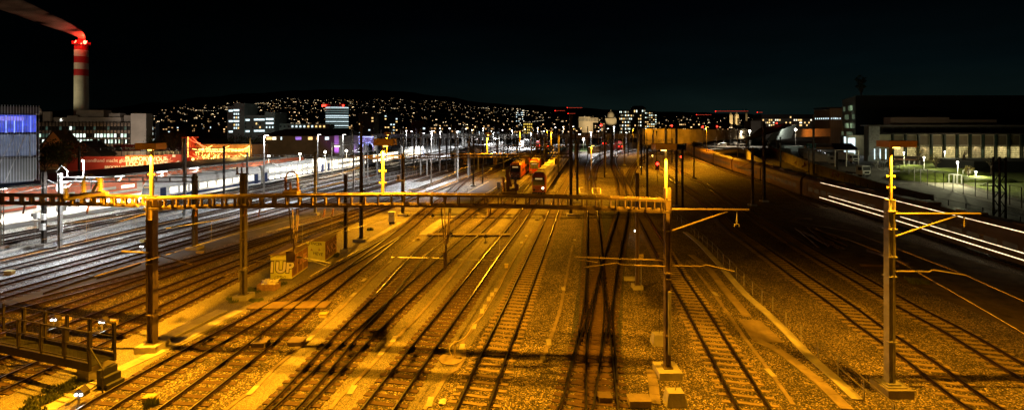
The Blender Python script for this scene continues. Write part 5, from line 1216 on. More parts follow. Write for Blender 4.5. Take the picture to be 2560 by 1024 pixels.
wbox(t, 'wall', xat(2074, Y) + .02, xat(2130, Y), Y, Y + 17, 0, zat(273, Y), mat('brown_render', (.16, .12, .08), .85, 0, .2, .1)); wbox(t, 'front', xat(2074, Y), xat(2130, Y), Y - .4, Y, 0, zat(271, Y), mat('tan_render', (.25, .19, .13), .85, 0, .2, .1)); wbox(t, 'roof', xat(2073, Y), xat(2130, Y), Y - .6, Y + 17.3, zat(271, Y), zat(268, Y), roof_t)
for k in range(7): pane(t, xat(2074, Y) - .04, Y + 1.5 + k * 2.3, zat(296, Y), .8, 1.1, E_winb, side=1)
for k in range(7): pane(t, xat(2078 + k * 5.2, Y), Y - .5, zat(296, Y), .75, 1.1, E_winb if R() < .85 else glass_d)
for k in range(9): wbox(t, 'pilaster', xat(2078 + k * 4, Y) - .12, xat(2078 + k * 4, Y) + .12, Y - .65, Y - .42, 2, zat(274, Y), plaster)
lamp(t, (xat(2080, 300), 296, 12), 2600, (1, .6, .3), (xat(2080, Y), Y, 12), 110)
# flats right of the ramp
Y = 420; t = empty('apartment_building', (xat(1960, Y), Y, 0), 'long white block of flats with scattered warm lit windows right of the far yard', 'building')
wbox(t, 'wall', xat(1905, Y), xat(2032, Y), Y, Y + 14, 0, zat(297, Y), mat('flat_plaster', (.20, .19, .17), .85, 0, .2, .1)); wbox(t, 'wall', xat(1880, Y), xat(1905, Y), Y + 2, Y + 14, 0, zat(302, Y), MATS['flat_plaster']); wbox(t, 'roof', xat(1903, Y), xat(2034, Y), Y - .5, Y + 14.5, zat(297, Y), zat(286, Y), roof_t)
for j, y in enumerate((293, 300, 306.5, 313)):
    for k in range(24):
        if y == 293 and k % 4 != 1: continue
        if R() < .42 or k == 18: pane(t, xat(1908 + k * 5.2, Y), Y - (.1 if j else .6), zat(y, Y), 1.1 if k != 18 else 2.2, 1.3, E_winw if R() < .6 else E_pinw)
lamp(t, (xat(1960, 380), 380, 15), 5000, (1, .85, .7), (xat(1960, Y), Y, 10), 110)
# --- generic distant blocks
def block(label, px0, px1, py, Y, wall, cols, rows, p, mats_, dep=15, name='city_building', group=None, roof=True, cat='building', pb=None):
    t = empty(name, (xat((px0 + px1) / 2, Y), Y, 0), label, cat, group)
    x0, x1 = xat(px0, Y), xat(px1, Y); zt = zat(py, Y); wbox(t, 'wall', x0, x1, Y, Y + dep, 0, zt, wall)
    if roof: wbox(t, 'roof', x0 - .4, x1 + .4, Y - .4, Y + dep + .4, zt, zt + .5, roof_t)
    zb = max(2.5, zat(pb, Y) if pb else 2.5); rh = (zt - zb) / rows; cw = (x1 - x0) / cols; lit = {}
    for r_ in range(rows):
        for c in range(cols):
            if R() < p:
                m = random.choice(mats_); lit.setdefault(m.name, (m, MB()))[1].box(x0 + cw * (c + .22), x0 + cw * (c + .78), Y - .08, Y - .02, zb + rh * (r_ + .3), zb + rh * (r_ + .72))
    for m, mb in lit.values():
        mb.build('lit_windows', m, t)
    return t
YEL = emit('lit_yellow_office', (1, .68, .10), 1.3); FLO = mat('floodlit_stone', (.6, .5, .36), .85, 0, .2, .05)
t = block('round tower like office block with bright white floors and red lamps on top', 815, 870, 262, 520, dark_wall, 1, 1, 0, [E_winb], 22, roof=False)
bpy.data.objects.remove(t.children[0]); Y = 530; cx = xat(843, Y); mb = MB(); mb.cyl((cx, Y, 0), (cx, Y, zat(264, Y)), 12.2, n=28); mb.build('wall', mat('tower_glass', (.10, .12, .13), .4, 0, .3, .1), t); mb = MB(); mb.cyl((cx, Y, zat(264, Y)), (cx, Y, zat(261, Y)), 12.8, n=28); mb.box(cx + 4, cx + 8, Y - 2, Y + 2, zat(261, Y), zat(254, Y)); mb.build('roof', plaster, t)
for i, y in enumerate((269.5, 273, 278, 283, 289.5, 294, 299, 304, 309, 314, 319)):
    m = E_winb if i in (0, 4, 5, 7, 9) else emit('dim_tower_floor', (.7, 1, .95), .25); mb = MB(); mb.cyl((cx, Y, zat(y + .8, Y)), (cx, Y, zat(y - .8, Y)), 12.4, n=28)
    mb.build('lit_floor', m, t)
for px, w in ((821, 4.6), (868, 1.6)): wbox(t, 'red_sign', xat(px, Y) - w / 2, xat(px, Y) + w / 2, Y - 12.8, Y - 12.5, zat(267, Y), zat(263, Y), E_red)
block('dark flats with a handful of lit windows right of the round tower', 896, 935, 284, 400, mat('olive_render', (.10, .09, .06), .85, 0, .2, .1), 5, 8, .14, [E_winw, E_winb]); block('taller dark wing beside the dark flats', 926, 995, 287, 415, dark_wall, 10, 8, .2, [E_winw, E_winb])
block('low pale house with one bright window on the hill foot', 1028, 1060, 302, 480, plaster, 9, 4, .06, [E_pinw]); block('low orange lit long house below the hill', 990, 1055, 322, 420, mat('orange_plaster', (.3, .15, .07), .85, 0, .2, .1), 10, 2, .3, [E_winw])
block('office cube with glowing yellow floors', 1308, 1331, 307, 420, mat('yellow_core', (.4, .3, .1), .8, 0, .2, .1), 5, 5, .95, [YEL])
t = block('tall pair of white lit flats on the hill foot', 1290, 1314, 274, 900, dark_wall, 8, 10, .45, [E_pinw, E_winb])
for px0, px1, py, Y, lab, cols, rows, p in ((1548, 1576, 276, 560, 'broad office block with even rows of lit windows on the skyline', 8, 7, .75), (1576, 1618, 285, 580, 'dark office wing with dim greenish floors', 9, 6, .4), (1584, 1614, 272, 600, 'tallest office block with dark hat like roof', 6, 5, .7), (1612, 1642, 280, 540, 'lit residential tower right of the tallest office block', 6, 10, .6)):
    t = block(lab, px0, px1, py, Y, mat('office_olive', (.12, .11, .08), .8, 0, .2, .1), cols, rows, p, [E_winw, emit('dim_office_window', (1, .85, .5), .35), E_winc])
    if 'hat' in lab: mb = MB(); a, b = xat(1583, Y), xat(1615, Y); z = zat(272, Y); mb.add([(a, Y - 1, z + .6), (b, Y - 1, z + .6), (b, Y + 16, z + .6), (a, Y + 16, z + .6), (a + 3, Y + 4, z + 4), (b - 3, Y + 4, z + 4), (b - 3, Y + 12, z + 4), (a + 3, Y + 12, z + 4)], [(3, 2, 1, 0), (4, 5, 6, 7), (0, 1, 5, 4), (1, 2, 6, 5), (2, 3, 7, 6), (3, 0, 4, 7)]); mb.build('hat_roof', roof_t, t)
Y = 800; t = empty('museum_building', (xat(1470, Y), Y, 0), 'floodlit cream palace front on the skyline', 'building')
wbox(t, 'wall', xat(1447, Y), xat(1475, Y), Y, Y + 20, 0, zat(292, Y), FLO); wbox(t, 'wing', xat(1475, Y), xat(1496, Y), Y + 3, Y + 20, 0, zat(294.5, Y), FLO); lamp(t, (xat(1465, Y), Y - 40, 14), 45000, (1, .78, .42), (xat(1468, Y), Y, 16), 80); lamp(t, (xat(1488, Y), Y - 40, 14), 28000, (1, .75, .42), (xat(1486, Y), Y, 14), 60)
mb = MB()
for k in range(14): x = xat(1449 + k * 3.4, Y); mb.box(x - .5, x + .5, Y - .3 if k < 8 else Y + 2.7, Y - .05 if k < 8 else Y + 2.95, zat(303, Y), zat(296, Y))
mb.build('windows', glass_d, t)
Y = 1100; t = empty('domed_building', (xat(1527, Y), Y, 0), 'floodlit university dome on the skyline', 'building'); cx = xat(1527, Y)
wbox(t, 'wall', xat(1510, Y), xat(1545, Y), Y - 15, Y + 15, 0, zat(296, Y), FLO); mb = MB(); mb.cyl((cx, Y, zat(296, Y)), (cx, Y, zat(288, Y)), 8, n=20); mb.build('drum', FLO, t); mb = MB()
for i in range(6):
    a0, a1 = i * math.pi / 12, (i + 1) * math.pi / 12; mb.cyl((cx, Y, zat(288, Y) + 9 * math.sin(a0)), (cx, Y, zat(288, Y) + 9 * math.sin(a1)), 8 * math.cos(a0), 8 * math.cos(a1) + .05, 20)
mb.build('dome', FLO, t); mb = MB(); mb.cyl((cx, Y, zat(288, Y) + 9), (cx, Y, zat(288, Y) + 13), 1.3, .5, 10); mb.build('lantern', FLO, t)
lamp(t, (cx - 8, Y - 60, 20), 80000, (1, .78, .42), (cx, Y, 35), 50)
for px, py, Y, h in ((1826, 282, 1300, 1), (1841, 282, 1310, 1), (1865, 278, 1400, .6)):
    t = empty('church_tower', (xat(px, Y), Y, 0), {1826: 'left one of the floodlit twin church towers', 1841: 'right one of the floodlit twin church towers', 1865: 'slim church spire right of the twin towers'}[px], 'church tower')
    w = 4.5 * h; x = xat(px, Y); zt = zat(py + 5, Y); wbox(t, 'shaft', x - w, x + w, Y - w, Y + w, 0, zt, FLO); mb = MB(); mb.cyl((x, Y, zt), (x, Y, zt + (8 if h == 1 else 16)), w * 1.1, .3, 8); mb.build('spire', FLO, t); lamp(t, (x, Y - 45, 12), 120000 if h == 1 else 30000, (1, .75, .35), (x, Y, 28), 50)
# red lit cranes
def crane(label, px, py, Y, a, b, tw=1.2, red=True):
    t = empty('tower_crane', (xat(px, Y), Y, 0), label, 'crane'); mb = MB(); x = xat(px, Y); z = zat(py, Y)
    for sx in (-1, 1): mb.bar((x + sx * tw / 2, Y, 0), (x + sx * tw / 2, Y, z + 5), .3)
    k = 0
    while k * 3 < z: mb.bar((x - tw / 2, Y, k * 3), (x + tw / 2, Y, k * 3 + 3), .15); k += 1
    mb.build('tower', steel_d, t); mb = MB(); mb.bar((xat(a, Y), Y, z), (xat(b, Y), Y, z), .5, .6); mb.bar((xat(a, Y), Y, z + .6), (x, Y, z + 5), .2); mb.bar((xat(b, Y), Y, z + .6), (x, Y, z + 5), .2); mb.build('jib', steel_d, t); mb = MB()
    n = int(abs(b - a) * 1.2)
    for k in range(n): mb.ball((xat(a, Y) + (xat(b, Y) - xat(a, Y)) * k / max(1, n - 1), Y - .5, z), .36 * Y / 900, 4)
    mb.build('jib_lights', emit('red_jib_light', (1, .09, .04), .9) if red else E_pin, t)
    mb = MB(); mb.ball((xat(a, Y), Y - .5, z), .6 * Y / 900, 6); mb.build('tip_light', E_red, t)
crane('tower crane with the longest level red lit jib', 1446, 269.5, 900, 1418, 1456)
crane('crane with stubby reddish jib left of the longest one', 1408, 277, 950, 1388, 1412); crane('crane with low red lit jib by the central mast', 1432, 284, 850, 1420, 1438)
crane('crane with long faint red jib behind the twin church towers', 1857, 278, 1000, 1789, 1870); crane('red lit crane mast right of the church spire', 1899, 281, 1050, 1893, 1906); crane('small crane with short low jib', 1775, 287, 1000, 1741, 1778)
# many mid distance city blocks
walls = [dark_wall, mat('night_brick', (.09, .05, .035), .85, 0, .2, .1), mat('night_render', (.12, .10, .08), .85, 0, .2, .1)]
for i in range(64):
    Y = U(430, 950); px = 385 + i * 22.5 + U(-12, 12); w = U(16, 42); 
    if px > 1850: continue
    if 1545 < px < 1660: continue
    hh = U(8, 17); py = 312 - (hh - H) / Y * F
    if 1060 < px < 1320: Y = U(380, 460); hh = U(11, 14.5); py = 312 - (hh - H) / Y * F
    wmat = walls[i % 3]
    block('distant dark city block with scattered lit windows, one of the row below the hill', px - w / 2, px + w / 2, py, Y, wmat, max(4, int(w / F * Y / 3.2)), max(2, int(hh / 3.2)), U(.12, .34), [E_winw, E_pin2, E_pin, E_pin2, E_winb], 14, group='distant city blocks below the hill')
# distant light clutter of streets: lamps at low height
for i in range(90):
    Y = U(330, 900); px = U(900, 1880); t_ = None
    c = Vector((xat(px, Y), Y, U(5, 9))); t = empty('street_lamp', (c.x, c.y, 0), 'tiny far street lamp, a point of light in the city belt', 'street lamp', 'far street lamps')
    mb = MB(); mb.cyl((c.x, c.y, 0), c, .08, n=4, m=1); mb.ball(c, U(.25, .5), 6, 0); mb.build('lamp', [random.choice((E_pin, E_pinw, E_pinw, E_sod)), steel_d], t)
# ------------------------------------------------------------------ hills
RX = [-400, 0, 250, 400, 500, 620, 740, 820, 900, 1000, 1100, 1200, 1300, 1420, 1560, 1700, 1900, 2100, 2250, 2400, 2560, 2900]
RY = [285, 282, 272, 256, 243, 233, 226, 223, 224, 228, 240, 256, 262, 268, 276, 280, 286, 290, 276, 262, 250, 246]
def ridge(px):
    for a, b, c, d in zip(RX, RX[1:], RY, RY[1:]):
        if px <= b: f = max(0, (px - a) / (b - a)); f = f * f * (3 - 2 * f); return c + (d - c) * f
    return RY[-1]
def ground_z(px, Y):
    zr = zat(ridge(px), 3600); f = min(1, max(0, (Y - 1000) / 2600)); f2 = f ** 1.05
    return max(0, zr * f2)
mb = MB(); nx, ny = 130, 26; rows_y = [980 + (3600 - 980) * (j / ny) ** 1.1 for j in range(ny + 1)] + [4400]
for j, Y in enumerate(rows_y):
    for i in range(nx + 1):
        px = -500 + i * 3500 / nx; z = ground_z(px, Y) if Y <= 3600 else 0
        mb.v.append(Vector((xat(px, Y), Y, z - .5 + (U(-4, 4) if 1200 < Y < 3700 else 0))))
for j in range(len(rows_y) - 1):
    for i in range(nx): a = j * (nx + 1) + i; mb.f.append((a, a + 1, a + nx + 2, a + nx + 1)); mb.m.append(0)
tag(mb.build('hill', mat('wooded_hill', (.012, .014, .010), .95, 0, .4, .01)), kind='structure')
# houses on the slope
hw = mat('hill_house_wall', (.05, .045, .04), .85, 0, .3, .05)
VAR = []
for v in range(14):
    mb = MB(); w = U(9, 16); d = 10; h = U(6, 12)
    mb.box(-w / 2, w / 2, 0, d, -8, h); mb.add([(-w / 2 - .4, -.4, h), (w / 2 + .4, -.4, h), (w / 2 + .4, d + .4, h), (-w / 2 - .4, d + .4, h), (-w / 2 - .4, d / 2, h + 3.2), (w / 2 + .4, d / 2, h + 3.2)], [(0, 1, 5, 4), (2, 3, 4, 5), (0, 4, 3), (1, 2, 5), (3, 2, 1, 0)], 1)
    lit = random.choice((2, 3, 3, 4, 5)); cells = [(a, b) for a in range(int(w // 3)) for b in range(int(h // 3))]; random.shuffle(cells)
    for a, b in cells[:lit]: x = -w / 2 + 1.5 + a * 3; z = 1 + b * 2.8; ww = random.choice((.35, .45, .6, .9)); mb.box(x - ww, x + ww, -.12, -.04, z, z + 1.5, random.choice((2, 2, 3, 4, 4, 4, 5)))
    o = mb.build('hillside_house', [hw, roof_t, E_pin, E_pinw, E_pin2, E_pin3], org=(0, 0, 0)); VAR.append((o.data, mb)); bpy.data.objects.remove(o)
def house_spot():
    while True:
        px = random.gauss(960, 210) if R() < .75 else U(385, 1330)
        if not 375 < px < 1345: continue
        f = R(); Y = 1050 + 1500 * f
        top = 251 + max(0, (px - 1100)) * .085 + max(0, 700 - px) * .075 + 4 * math.sin(px * .05)
        z = ground_z(px, Y); py = 312 - (z - H) / Y * F
        if py < top: continue
        if px < 640 and R() < .45: continue
        return px, Y, z
for i in range(300):
    px, Y, z = house_spot(); me = random.choice(VAR)[0]
    o = bpy.data.objects.new('hillside_house', me); col.objects.link(o); o.location = (xat(px, Y), Y, z); o.rotation_euler = (0, 0, math.atan2(-(px - 1280), F) * .0 + U(-.5, .5)); s = U(.8, 1.15); o.scale = (s, s, s)
    tag(o, 'small dark house with a few warm lit windows on the hillside', 'house', 'houses on the hillside')
big = MB()
for i in range(1900):
    px, Y, z = house_spot(); big.T = Matrix.Translation((xat(px, Y), Y, z)) @ Matrix.Rotation(U(-.5, .5), 4, 'Z'); src = random.choice(VAR)[1]
    n = len(big.v); big.v += [big.T @ v for v in src.v]; big.f += [tuple(k + n for k in f) for f in src.f]; big.m += src.m
big.T = None; tag(big.build('hillside_houses', [hw, roof_t, E_pin, E_pinw, E_pin2, E_pin3]), 'rest of the houses on the hillside, a carpet of warm lit windows', 'houses', None, 'stuff')
big = MB()
for i in range(170):
    px = random.choice((U(1330, 1560), U(1640, 1860), U(1480, 1900))); Y = U(1150, 2300); z = ground_z(px, Y) * .9; big.T = Matrix.Translation((xat(px, Y), Y, z)) @ Matrix.Rotation(U(-.5, .5), 4, 'Z'); src = random.choice(VAR)[1]
    n = len(big.v); big.v += [big.T @ v for v in src.v]; big.f += [tuple(k + n for k in f) for f in src.f]; big.m += src.m
big.T = None; tag(big.build('far_houses', [hw, roof_t, E_pin, E_pinw, E_pin2, E_pin3]), 'far lit houses low on the horizon right of the centre', 'houses', None, 'stuff')

# strings of street lamps along the contour roads of the hill
big = MB()
for i in range(34):
    px = random.gauss(930, 230); Y = U(1100, 2300); n = int(U(8, 24)); dpx = U(3.5, 6); sl = U(-14, 14)
    for k in range(n):
        p = px + k * dpx; y = Y + k * sl
        if not 380 < p < 1400: continue
        big.ball((xat(p, y), y, ground_z(p, y) + 7), U(.5, .85), 4, random.choice((0, 0, 1)))
tag(big.build('street_lights', [E_pin3, E_pinw]), 'strings of street lights along the roads of the hillside', 'street lights', None, 'stuff')
# ------------------------------------------------------------------ platform at the left, canopy
q0, q1 = 30, 175
mb = MB(); a, b = xl(-75.2), None
for e in (0,): 
    p = xl(-78.2); pts = [p(q0), p(q1)]
plat = MB(); plat.sweep([(-5.4, .0), (5.4, .0), (5.4, .55), (-5.4, .55)], [xl(-82)(q0) , xl(-82)(175)]); 
pl = plat.build('station_platform', mat('platform_paving', (.62, .60, .55), .75, 0, .2, .3, .3, 5)); tag(pl, kind='structure')
mb = MB(); mb.sweep([(-.25, .551), (.25, .551), (.25, .56), (-.25, .56)], [xl(-77.1)(q0), xl(-77.1)(175)]); tag(mb.build('platform_edge_line', white_p), kind='structure')
bs = mat('canopy_roof', (.10, .10, .10), .7, 0, .3, .3)
t = empty('platform_canopy', xl(-94)(80), 'long platform canopy with a row of white tube lamps under its edge', 'canopy')
mb = MB(); mb.sweep([(-3.2, 4.3), (3.2, 4.2), (3.2, 4.5), (-3.2, 4.9)], [xl(-94)(y) for y in (34, 80, 128)]); mb.build('roof', bs, t)
for y in range(38, 128, 7):
    mb = MB(); p = xl(-94)(y); mb.box(p.x - .15, p.x + .15, y - .15, y + .15, 0, 4.3); mb.bar(p + Vector((0, 0, 3.3)), p + Vector((2.5, 0, 4.25)), .1); mb.bar(p + Vector((0, 0, 3.3)), p + Vector((-2.5, 0, 4.3)), .1); mb.build('column', steel, t)
for i, y in enumerate([42 + k * 6.4 for k in range(14)]):
    p = xl(-91)(y); mb = MB(); mb.bar(p + Vector((0, 0, 4.12)), xl(-91)(y + 2.6) + Vector((0, 0, 4.12)), .28, .12); mb.build('tube_lamp', E_tube, t)
    if i % 2 == 0: light(t, p + Vector((0, 1, 3.95)), 'SPOT', 2600, WHT, .5, p + Vector((4, 1, 0)), 160)
t = empty('platform_canopy', xl(-82)(50), 'dark near canopy edge with lattice trusses over the bright platform', 'canopy')
mb = MB(); mb.sweep([(-1.6, 4.9), (1.0, 4.9), (1.0, 5.1), (-1.6, 5.25)], [xl(-81.8)(y) for y in (34, 60, 122)]); mb.build('roof', bs, t)
mb = MB()
for k in range(44):
    y = 36 + k * 1.9; p = xl(-81.2)(y); q = xl(-81.2)(y + 1.9); mb.bar(p + Vector((0, 0, 4.85)), (p + q) / 2 + Vector((0, 0, 4.0)), .06); mb.bar((p + q) / 2 + Vector((0, 0, 4.0)), q + Vector((0, 0, 4.85)), .06)
mb.bar(xl(-81.2)(36) + Vector((0, 0, 4.0)), xl(-81.2)(120) + Vector((0, 0, 4.0)), .08); mb.build('truss', steel, t)
for y in (40, 56, 72, 88): p = xl(-82.6)(y); mb = MB(); mb.cyl(p, p + Vector((0, 0, 5)), .16, n=8); mb.build('column', steel, t)
for y in (38, 46, 54, 62, 70, 78, 86, 93):
    p = xl(-81.4)(y); mb = MB(); mb.bar(p + Vector((0, 0, 4.75)), xl(-81.4)(y + 1.8) + Vector((0, 0, 4.75)), .3, .1); mb.build('tube_lamp', E_tube, t)
    light(t, p + Vector((0, .9, 4.6)), 'SPOT', 11000 if y < 60 else 8000, (1, .93, .82), .5, p + Vector((1.5, .9, 0)), 165)
# platform people: standing figures, one pale, one dark
def person(px, py, label, coat, trousers, h=1.72, turn=0):
    b = P(px, py, .55); t = empty('person', b, label, 'person')
    me = bpy.data.meshes.new('body'); s = h / 1.72
    J = [(0, 0, .93), (0, 0, 1.18), (0, 0, 1.42), (0, 0, 1.50), (0, .01, 1.62), (0, .01, 1.72),
         (-.10, 0, .88), (-.11, -.02, .48), (-.11, 0, .07), (-.11, -.16, .03), (.10, 0, .88), (.13, .03, .48), (.14, .06, .07), (.14, -.10, .03),
         (-.19, 0, 1.38), (-.24, .01, 1.10), (-.23, -.06, .86), (-.22, -.09, .76), (.19, 0, 1.38), (.24, .01, 1.10), (.22, -.08, .88), (.21, -.11, .78)]
    Ed = [(0, 1), (1, 2), (2, 3), (3, 4), (4, 5), (0, 6), (6, 7), (7, 8), (8, 9), (0, 10), (10, 11), (11, 12), (12, 13), (2, 14), (14, 15), (15, 16), (16, 17), (2, 18), (18, 19), (19, 20), (20, 21)]
    rd = [.14, .13, .14, .055, .10, .085, .09, .06, .042, .035, .09, .06, .042, .035, .06, .045, .035, .03, .06, .045, .035, .03]
    me.from_pydata([Vector(j) * s for j in J], Ed, []); o = bpy.data.objects.new('body', me); col.objects.link(o); o.parent = t; o.rotation_euler = (0, 0, turn); ORG[o.name] = Vector(b)
    sk = o.modifiers.new('skin', 'SKIN')
    for v, r_ in zip(me.skin_vertices[0].data, rd): v.radius = (r_ * s, r_ * s * .8)
    me.skin_vertices[0].data[0].use_root = True
    o.modifiers.new('sub', 'SUBSURF').levels = 1; me.materials.append(coat)
    mb = MB(Matrix.Translation(b) @ Matrix.Scale(s, 4)); mb.ball((0, .03, 1.68), .115, 8, 0, .95); mb.build('hair', black, t)
    mb = MB(Matrix.Translation(b) @ Matrix.Scale(s, 4)); mb.cyl((0, 0, .72), (0, 0, 1.44), .25, .17, 12); mb.build('coat', coat, t)
    return t
person(97, 535, 'pale figure in a light coat standing at the left end of the bright platform', mat('light_coat', (.75, .72, .68), .8, 0, .1, 4), white_p)
person(193, 520, 'dark clothed person standing on the platform by the white benches', mat('dark_coat', (.03, .03, .035), .8, 0, .1, 4), black)
for px, py, lab in ((152, 527, 'white slatted waste container on the platform'), (92, 541, 'long grey bench at the left on the platform'), (185, 516, 'pale bench left of the dark clothed person'), (208, 512, 'pale bench right of the dark clothed person')):
    b = P(px, py, .55); t = empty('platform_bench' if 'bench' in lab else 'waste_bin', b, lab, 'bench' if 'bench' in lab else 'bin')
    if 'bench' in lab:
        mb = MB(); mb.box(b.x - .9, b.x + .9, b.y - .2, b.y + .25, .55 + .42, .55 + .48); mb.build('seat', steel, t); mb = MB(); mb.box(b.x - .9, b.x + .9, b.y + .25, b.y + .3, 1.05, 1.45); mb.build('backrest', steel, t)
        for s in (-.7, .7): mb = MB(); mb.box(b.x + s - .04, b.x + s + .04, b.y - .15, b.y + .2, .55, .97); mb.build('leg', steel_d, t)
    else:
        mb = MB(); 
        for k in range(6): mb.box(b.x - .5 + k * .18, b.x - .4 + k * .18, b.y - .3, b.y - .26, .55, 1.75)
        mb.build('slats', white_p, t); mb = MB(); mb.box(b.x - .5, b.x + .55, b.y - .25, b.y + .3, .56, 1.72); mb.build('body', steel, t); mb = MB(); mb.box(b.x - .56, b.x + .6, b.y - .34, b.y + .34, 1.75, 1.83); mb.build('lid', white_p, t)
# ------------------------------------------------------------------ graffiti cabinets
green = mat('green_cabinet_paint', (.80, .84, .22), .55, 0, .15, 1.2, .1, 9); brownp = mat('brown_cabinet_side', (.36, .19, .09), .6, 0, .35, 1.1, .2, 6)
spray_k = mat('black_spray', (.015, .015, .012), .5, 0, .2, 5); spray_w = mat('silver_spray', (.92, .86, .80), .45, 0, .15, 5); spray_o = mat('rose_spray', (.75, .45, .35), .5, 0, .15, 5)
def cabinet(label, c0, c1, yn, yf, h, n, tags):
    t = empty('equipment_cabinet', ((c0 + c1) / 2, yn, 0), label, 'cabinet')
    mb = MB(); mb.box(c0 + .1, c1 - .05, yn + .1, yf - .05, -.05, .2); mb.build('base', concrete_d, t)
    mb = MB(); mb.box(c0, c1, yn, yf, .18, h); mb.build('body', green, t)
    mb = MB(); mb.add([(c0 - .12, yn - .12, h + .02), (c1 + .12, yn - .12, h + .02), (c1 + .12, yf + .12, h + .02), (c0 - .12, yf + .12, h + .02), (c0 - .12, yn - .12, h + .08), (c1 + .12, yn - .12, h + .08), (c1 + .12, yf + .12, h + .08), (c0 - .12, yf + .12, h + .08), ((c0 + c1) / 2, yn - .12, h + .2), ((c0 + c1) / 2, yf + .12, h + .2)],
           [(3, 2, 1, 0), (0, 1, 5, 8, 4), (2, 3, 7, 9, 6), (4, 8, 9, 7), (8, 5, 6, 9), (1, 2, 6, 5), (3, 0, 4, 7)]); mb.build('roof', mat('cabinet_roof', (.34, .24, .14), .7, 0, .3, 1), t)
    w = (yf - yn) / n
    for k in range(n):
        mb = MB(); mb.box(c1 + .004, c1 + .03, yn + w * k + .05, yn + w * (k + 1) - .05, .3, h - .1)
        d = mb.build('door', brownp, t); mb = MB()
        for i in range(8): mb.box(c1 + .03, c1 + .04, yn + w * k + .2, yn + w * (k + 1) - .2, .45 + i * .07, .47 + i * .07)
        mb.box(c1 + .03, c1 + .07, yn + w * k + .14, yn + w * k + .18, 1.1, 1.3); mb.build('vent', steel_d, d)
    return t
Y = 40.2; c0, c1 = xat(676, Y), xat(729, Y)
t = cabinet('nearer green cabinet with big outlined graffiti letters, crate of bags in front', c0, c1, Y, Y + 3.2, 2.24, 3, 0)
for s, px, sz in (('1UP', 702, 1.28),):
    text_mesh('graffiti_outline', s, sz, spray_k, t, D(px, 669, Y - .012), (1, 0, .0), (0.06, 0, 1), .004, bold=.11); text_mesh('graffiti_fill', s, sz, spray_w, t, D(px, 669, Y - .028), (1, 0, .0), (.06, 0, 1), .004, bold=.05)
mb = MB()
for k in range(3):
    c = D(690 + k * 9, 692, Y - .02); mb.path([c + Vector((.22 * math.cos(a), 0, .12 * math.sin(a * (1.5 + k * .3)))) for a in [i * .55 for i in range(12)]], .012, 4)
mb.path([D(690, 641, Y - .02), D(710, 640, Y - .02)], .012, 4); mb.build('graffiti_scribble', spray_k, t)
text_mesh('graffiti_side', 'NE', 1.0, spray_o, t, (c1 + .045, Y + 2.2, 1.3), (0, 1, 0), (0, 0, 1), .003, bold=.05)
Y = 45.3; c0, c1 = xat(765, Y), xat(812.5, Y)
t = cabinet('farther green cabinet with scribbled tags and pale letters on its side', c0, c1, Y, Y + 3.0, 2.15, 3, 0)
text_mesh('graffiti_scribble', 'TENCER', .36, spray_k, t, D(788, 609, Y - .012), (1, 0, -.1), (.1, 0, 1), .003); text_mesh('graffiti_scribble', 'HEVE', .42, spray_k, t, D(795, 634, Y - .012), (1, 0, -.15), (.2, 0, 1), .003)
text_mesh('graffiti_side', 'NKS', 1.35, spray_k, t, (c1 + .045, Y + 1.5, 1.15), (0, 1, 0), (0, .1, 1), .003, bold=.07); text_mesh('graffiti_side', 'NKS', 1.35, spray_o, t, (c1 + .055, Y + 1.5, 1.15), (0, 1, 0), (0, .1, 1), .003, bold=.015)
mb = MB()
for px in (779, 798): a = D(px, 626, Y - .015); mb.add([a + Vector((-.13, 0, 0)), a + Vector((.13, 0, 0)), a + Vector((0, 0, .24)), a + Vector((-.13, .01, 0)), a + Vector((.13, .01, 0)), a + Vector((0, .01, .24))], [(0, 1, 2), (5, 4, 3), (0, 3, 4, 1), (1, 4, 5, 2), (2, 5, 3, 0)])
mb.build('warning_triangle', yellow_p, t)
# crate of bags
b = P(672, 722); t = empty('wooden_crate', b, 'open wooden crate heaped with pale sandbags in front of the nearer cabinet', 'crate'); mb = MB()
for z in (0, .17, .34):
    for y in (-.45, .45): mb.box(b.x - .75, b.x + .75, b.y + y - .02, b.y + y + .02, z + .02, z + .17)
    for s in (-.75, .75): mb.box(b.x + s - .02, b.x + s + .02, b.y - .43, b.y + .43, z + .02, z + .17)
mb.build('boards', mat('crate_wood', (.35, .22, .13), .8, 0, .3, 4), t)
bagm = mat('pale_sack', (.85, .80, .66), .85, 0, .15, 5, .6, 14)
for i in range(16):
    x, y = b.x + U(-.6, .6), b.y + U(-.32, .32); z = .42 + (i // 8) * .18 + U(-.03, .05)
    mb = MB(Matrix.Translation((x, y, z)) @ Matrix.Rotation(U(0, 3.1), 4, 'Z') @ Matrix.Rotation(U(-.5, .5), 4, 'X') @ Matrix.Diagonal((U(.22, .32), U(.16, .22), U(.13, .2), 1)))
    mb.ball((0, 0, 0), 1, 10); mb.cyl((.8, 0, .1), (1.25, U(-.2, .2), .5), .22, .4, 6)
    for j in range(len(mb.v)): mb.v[j] += Vector((U(-.02, .02), U(-.02, .02), U(-.02, .02)))
    k = mb.build('sandbag', bagm, smooth=True); tag(k, 'pale sandbag lying in the heap in the wooden crate', 'sandbag', 'sandbags in the crate')
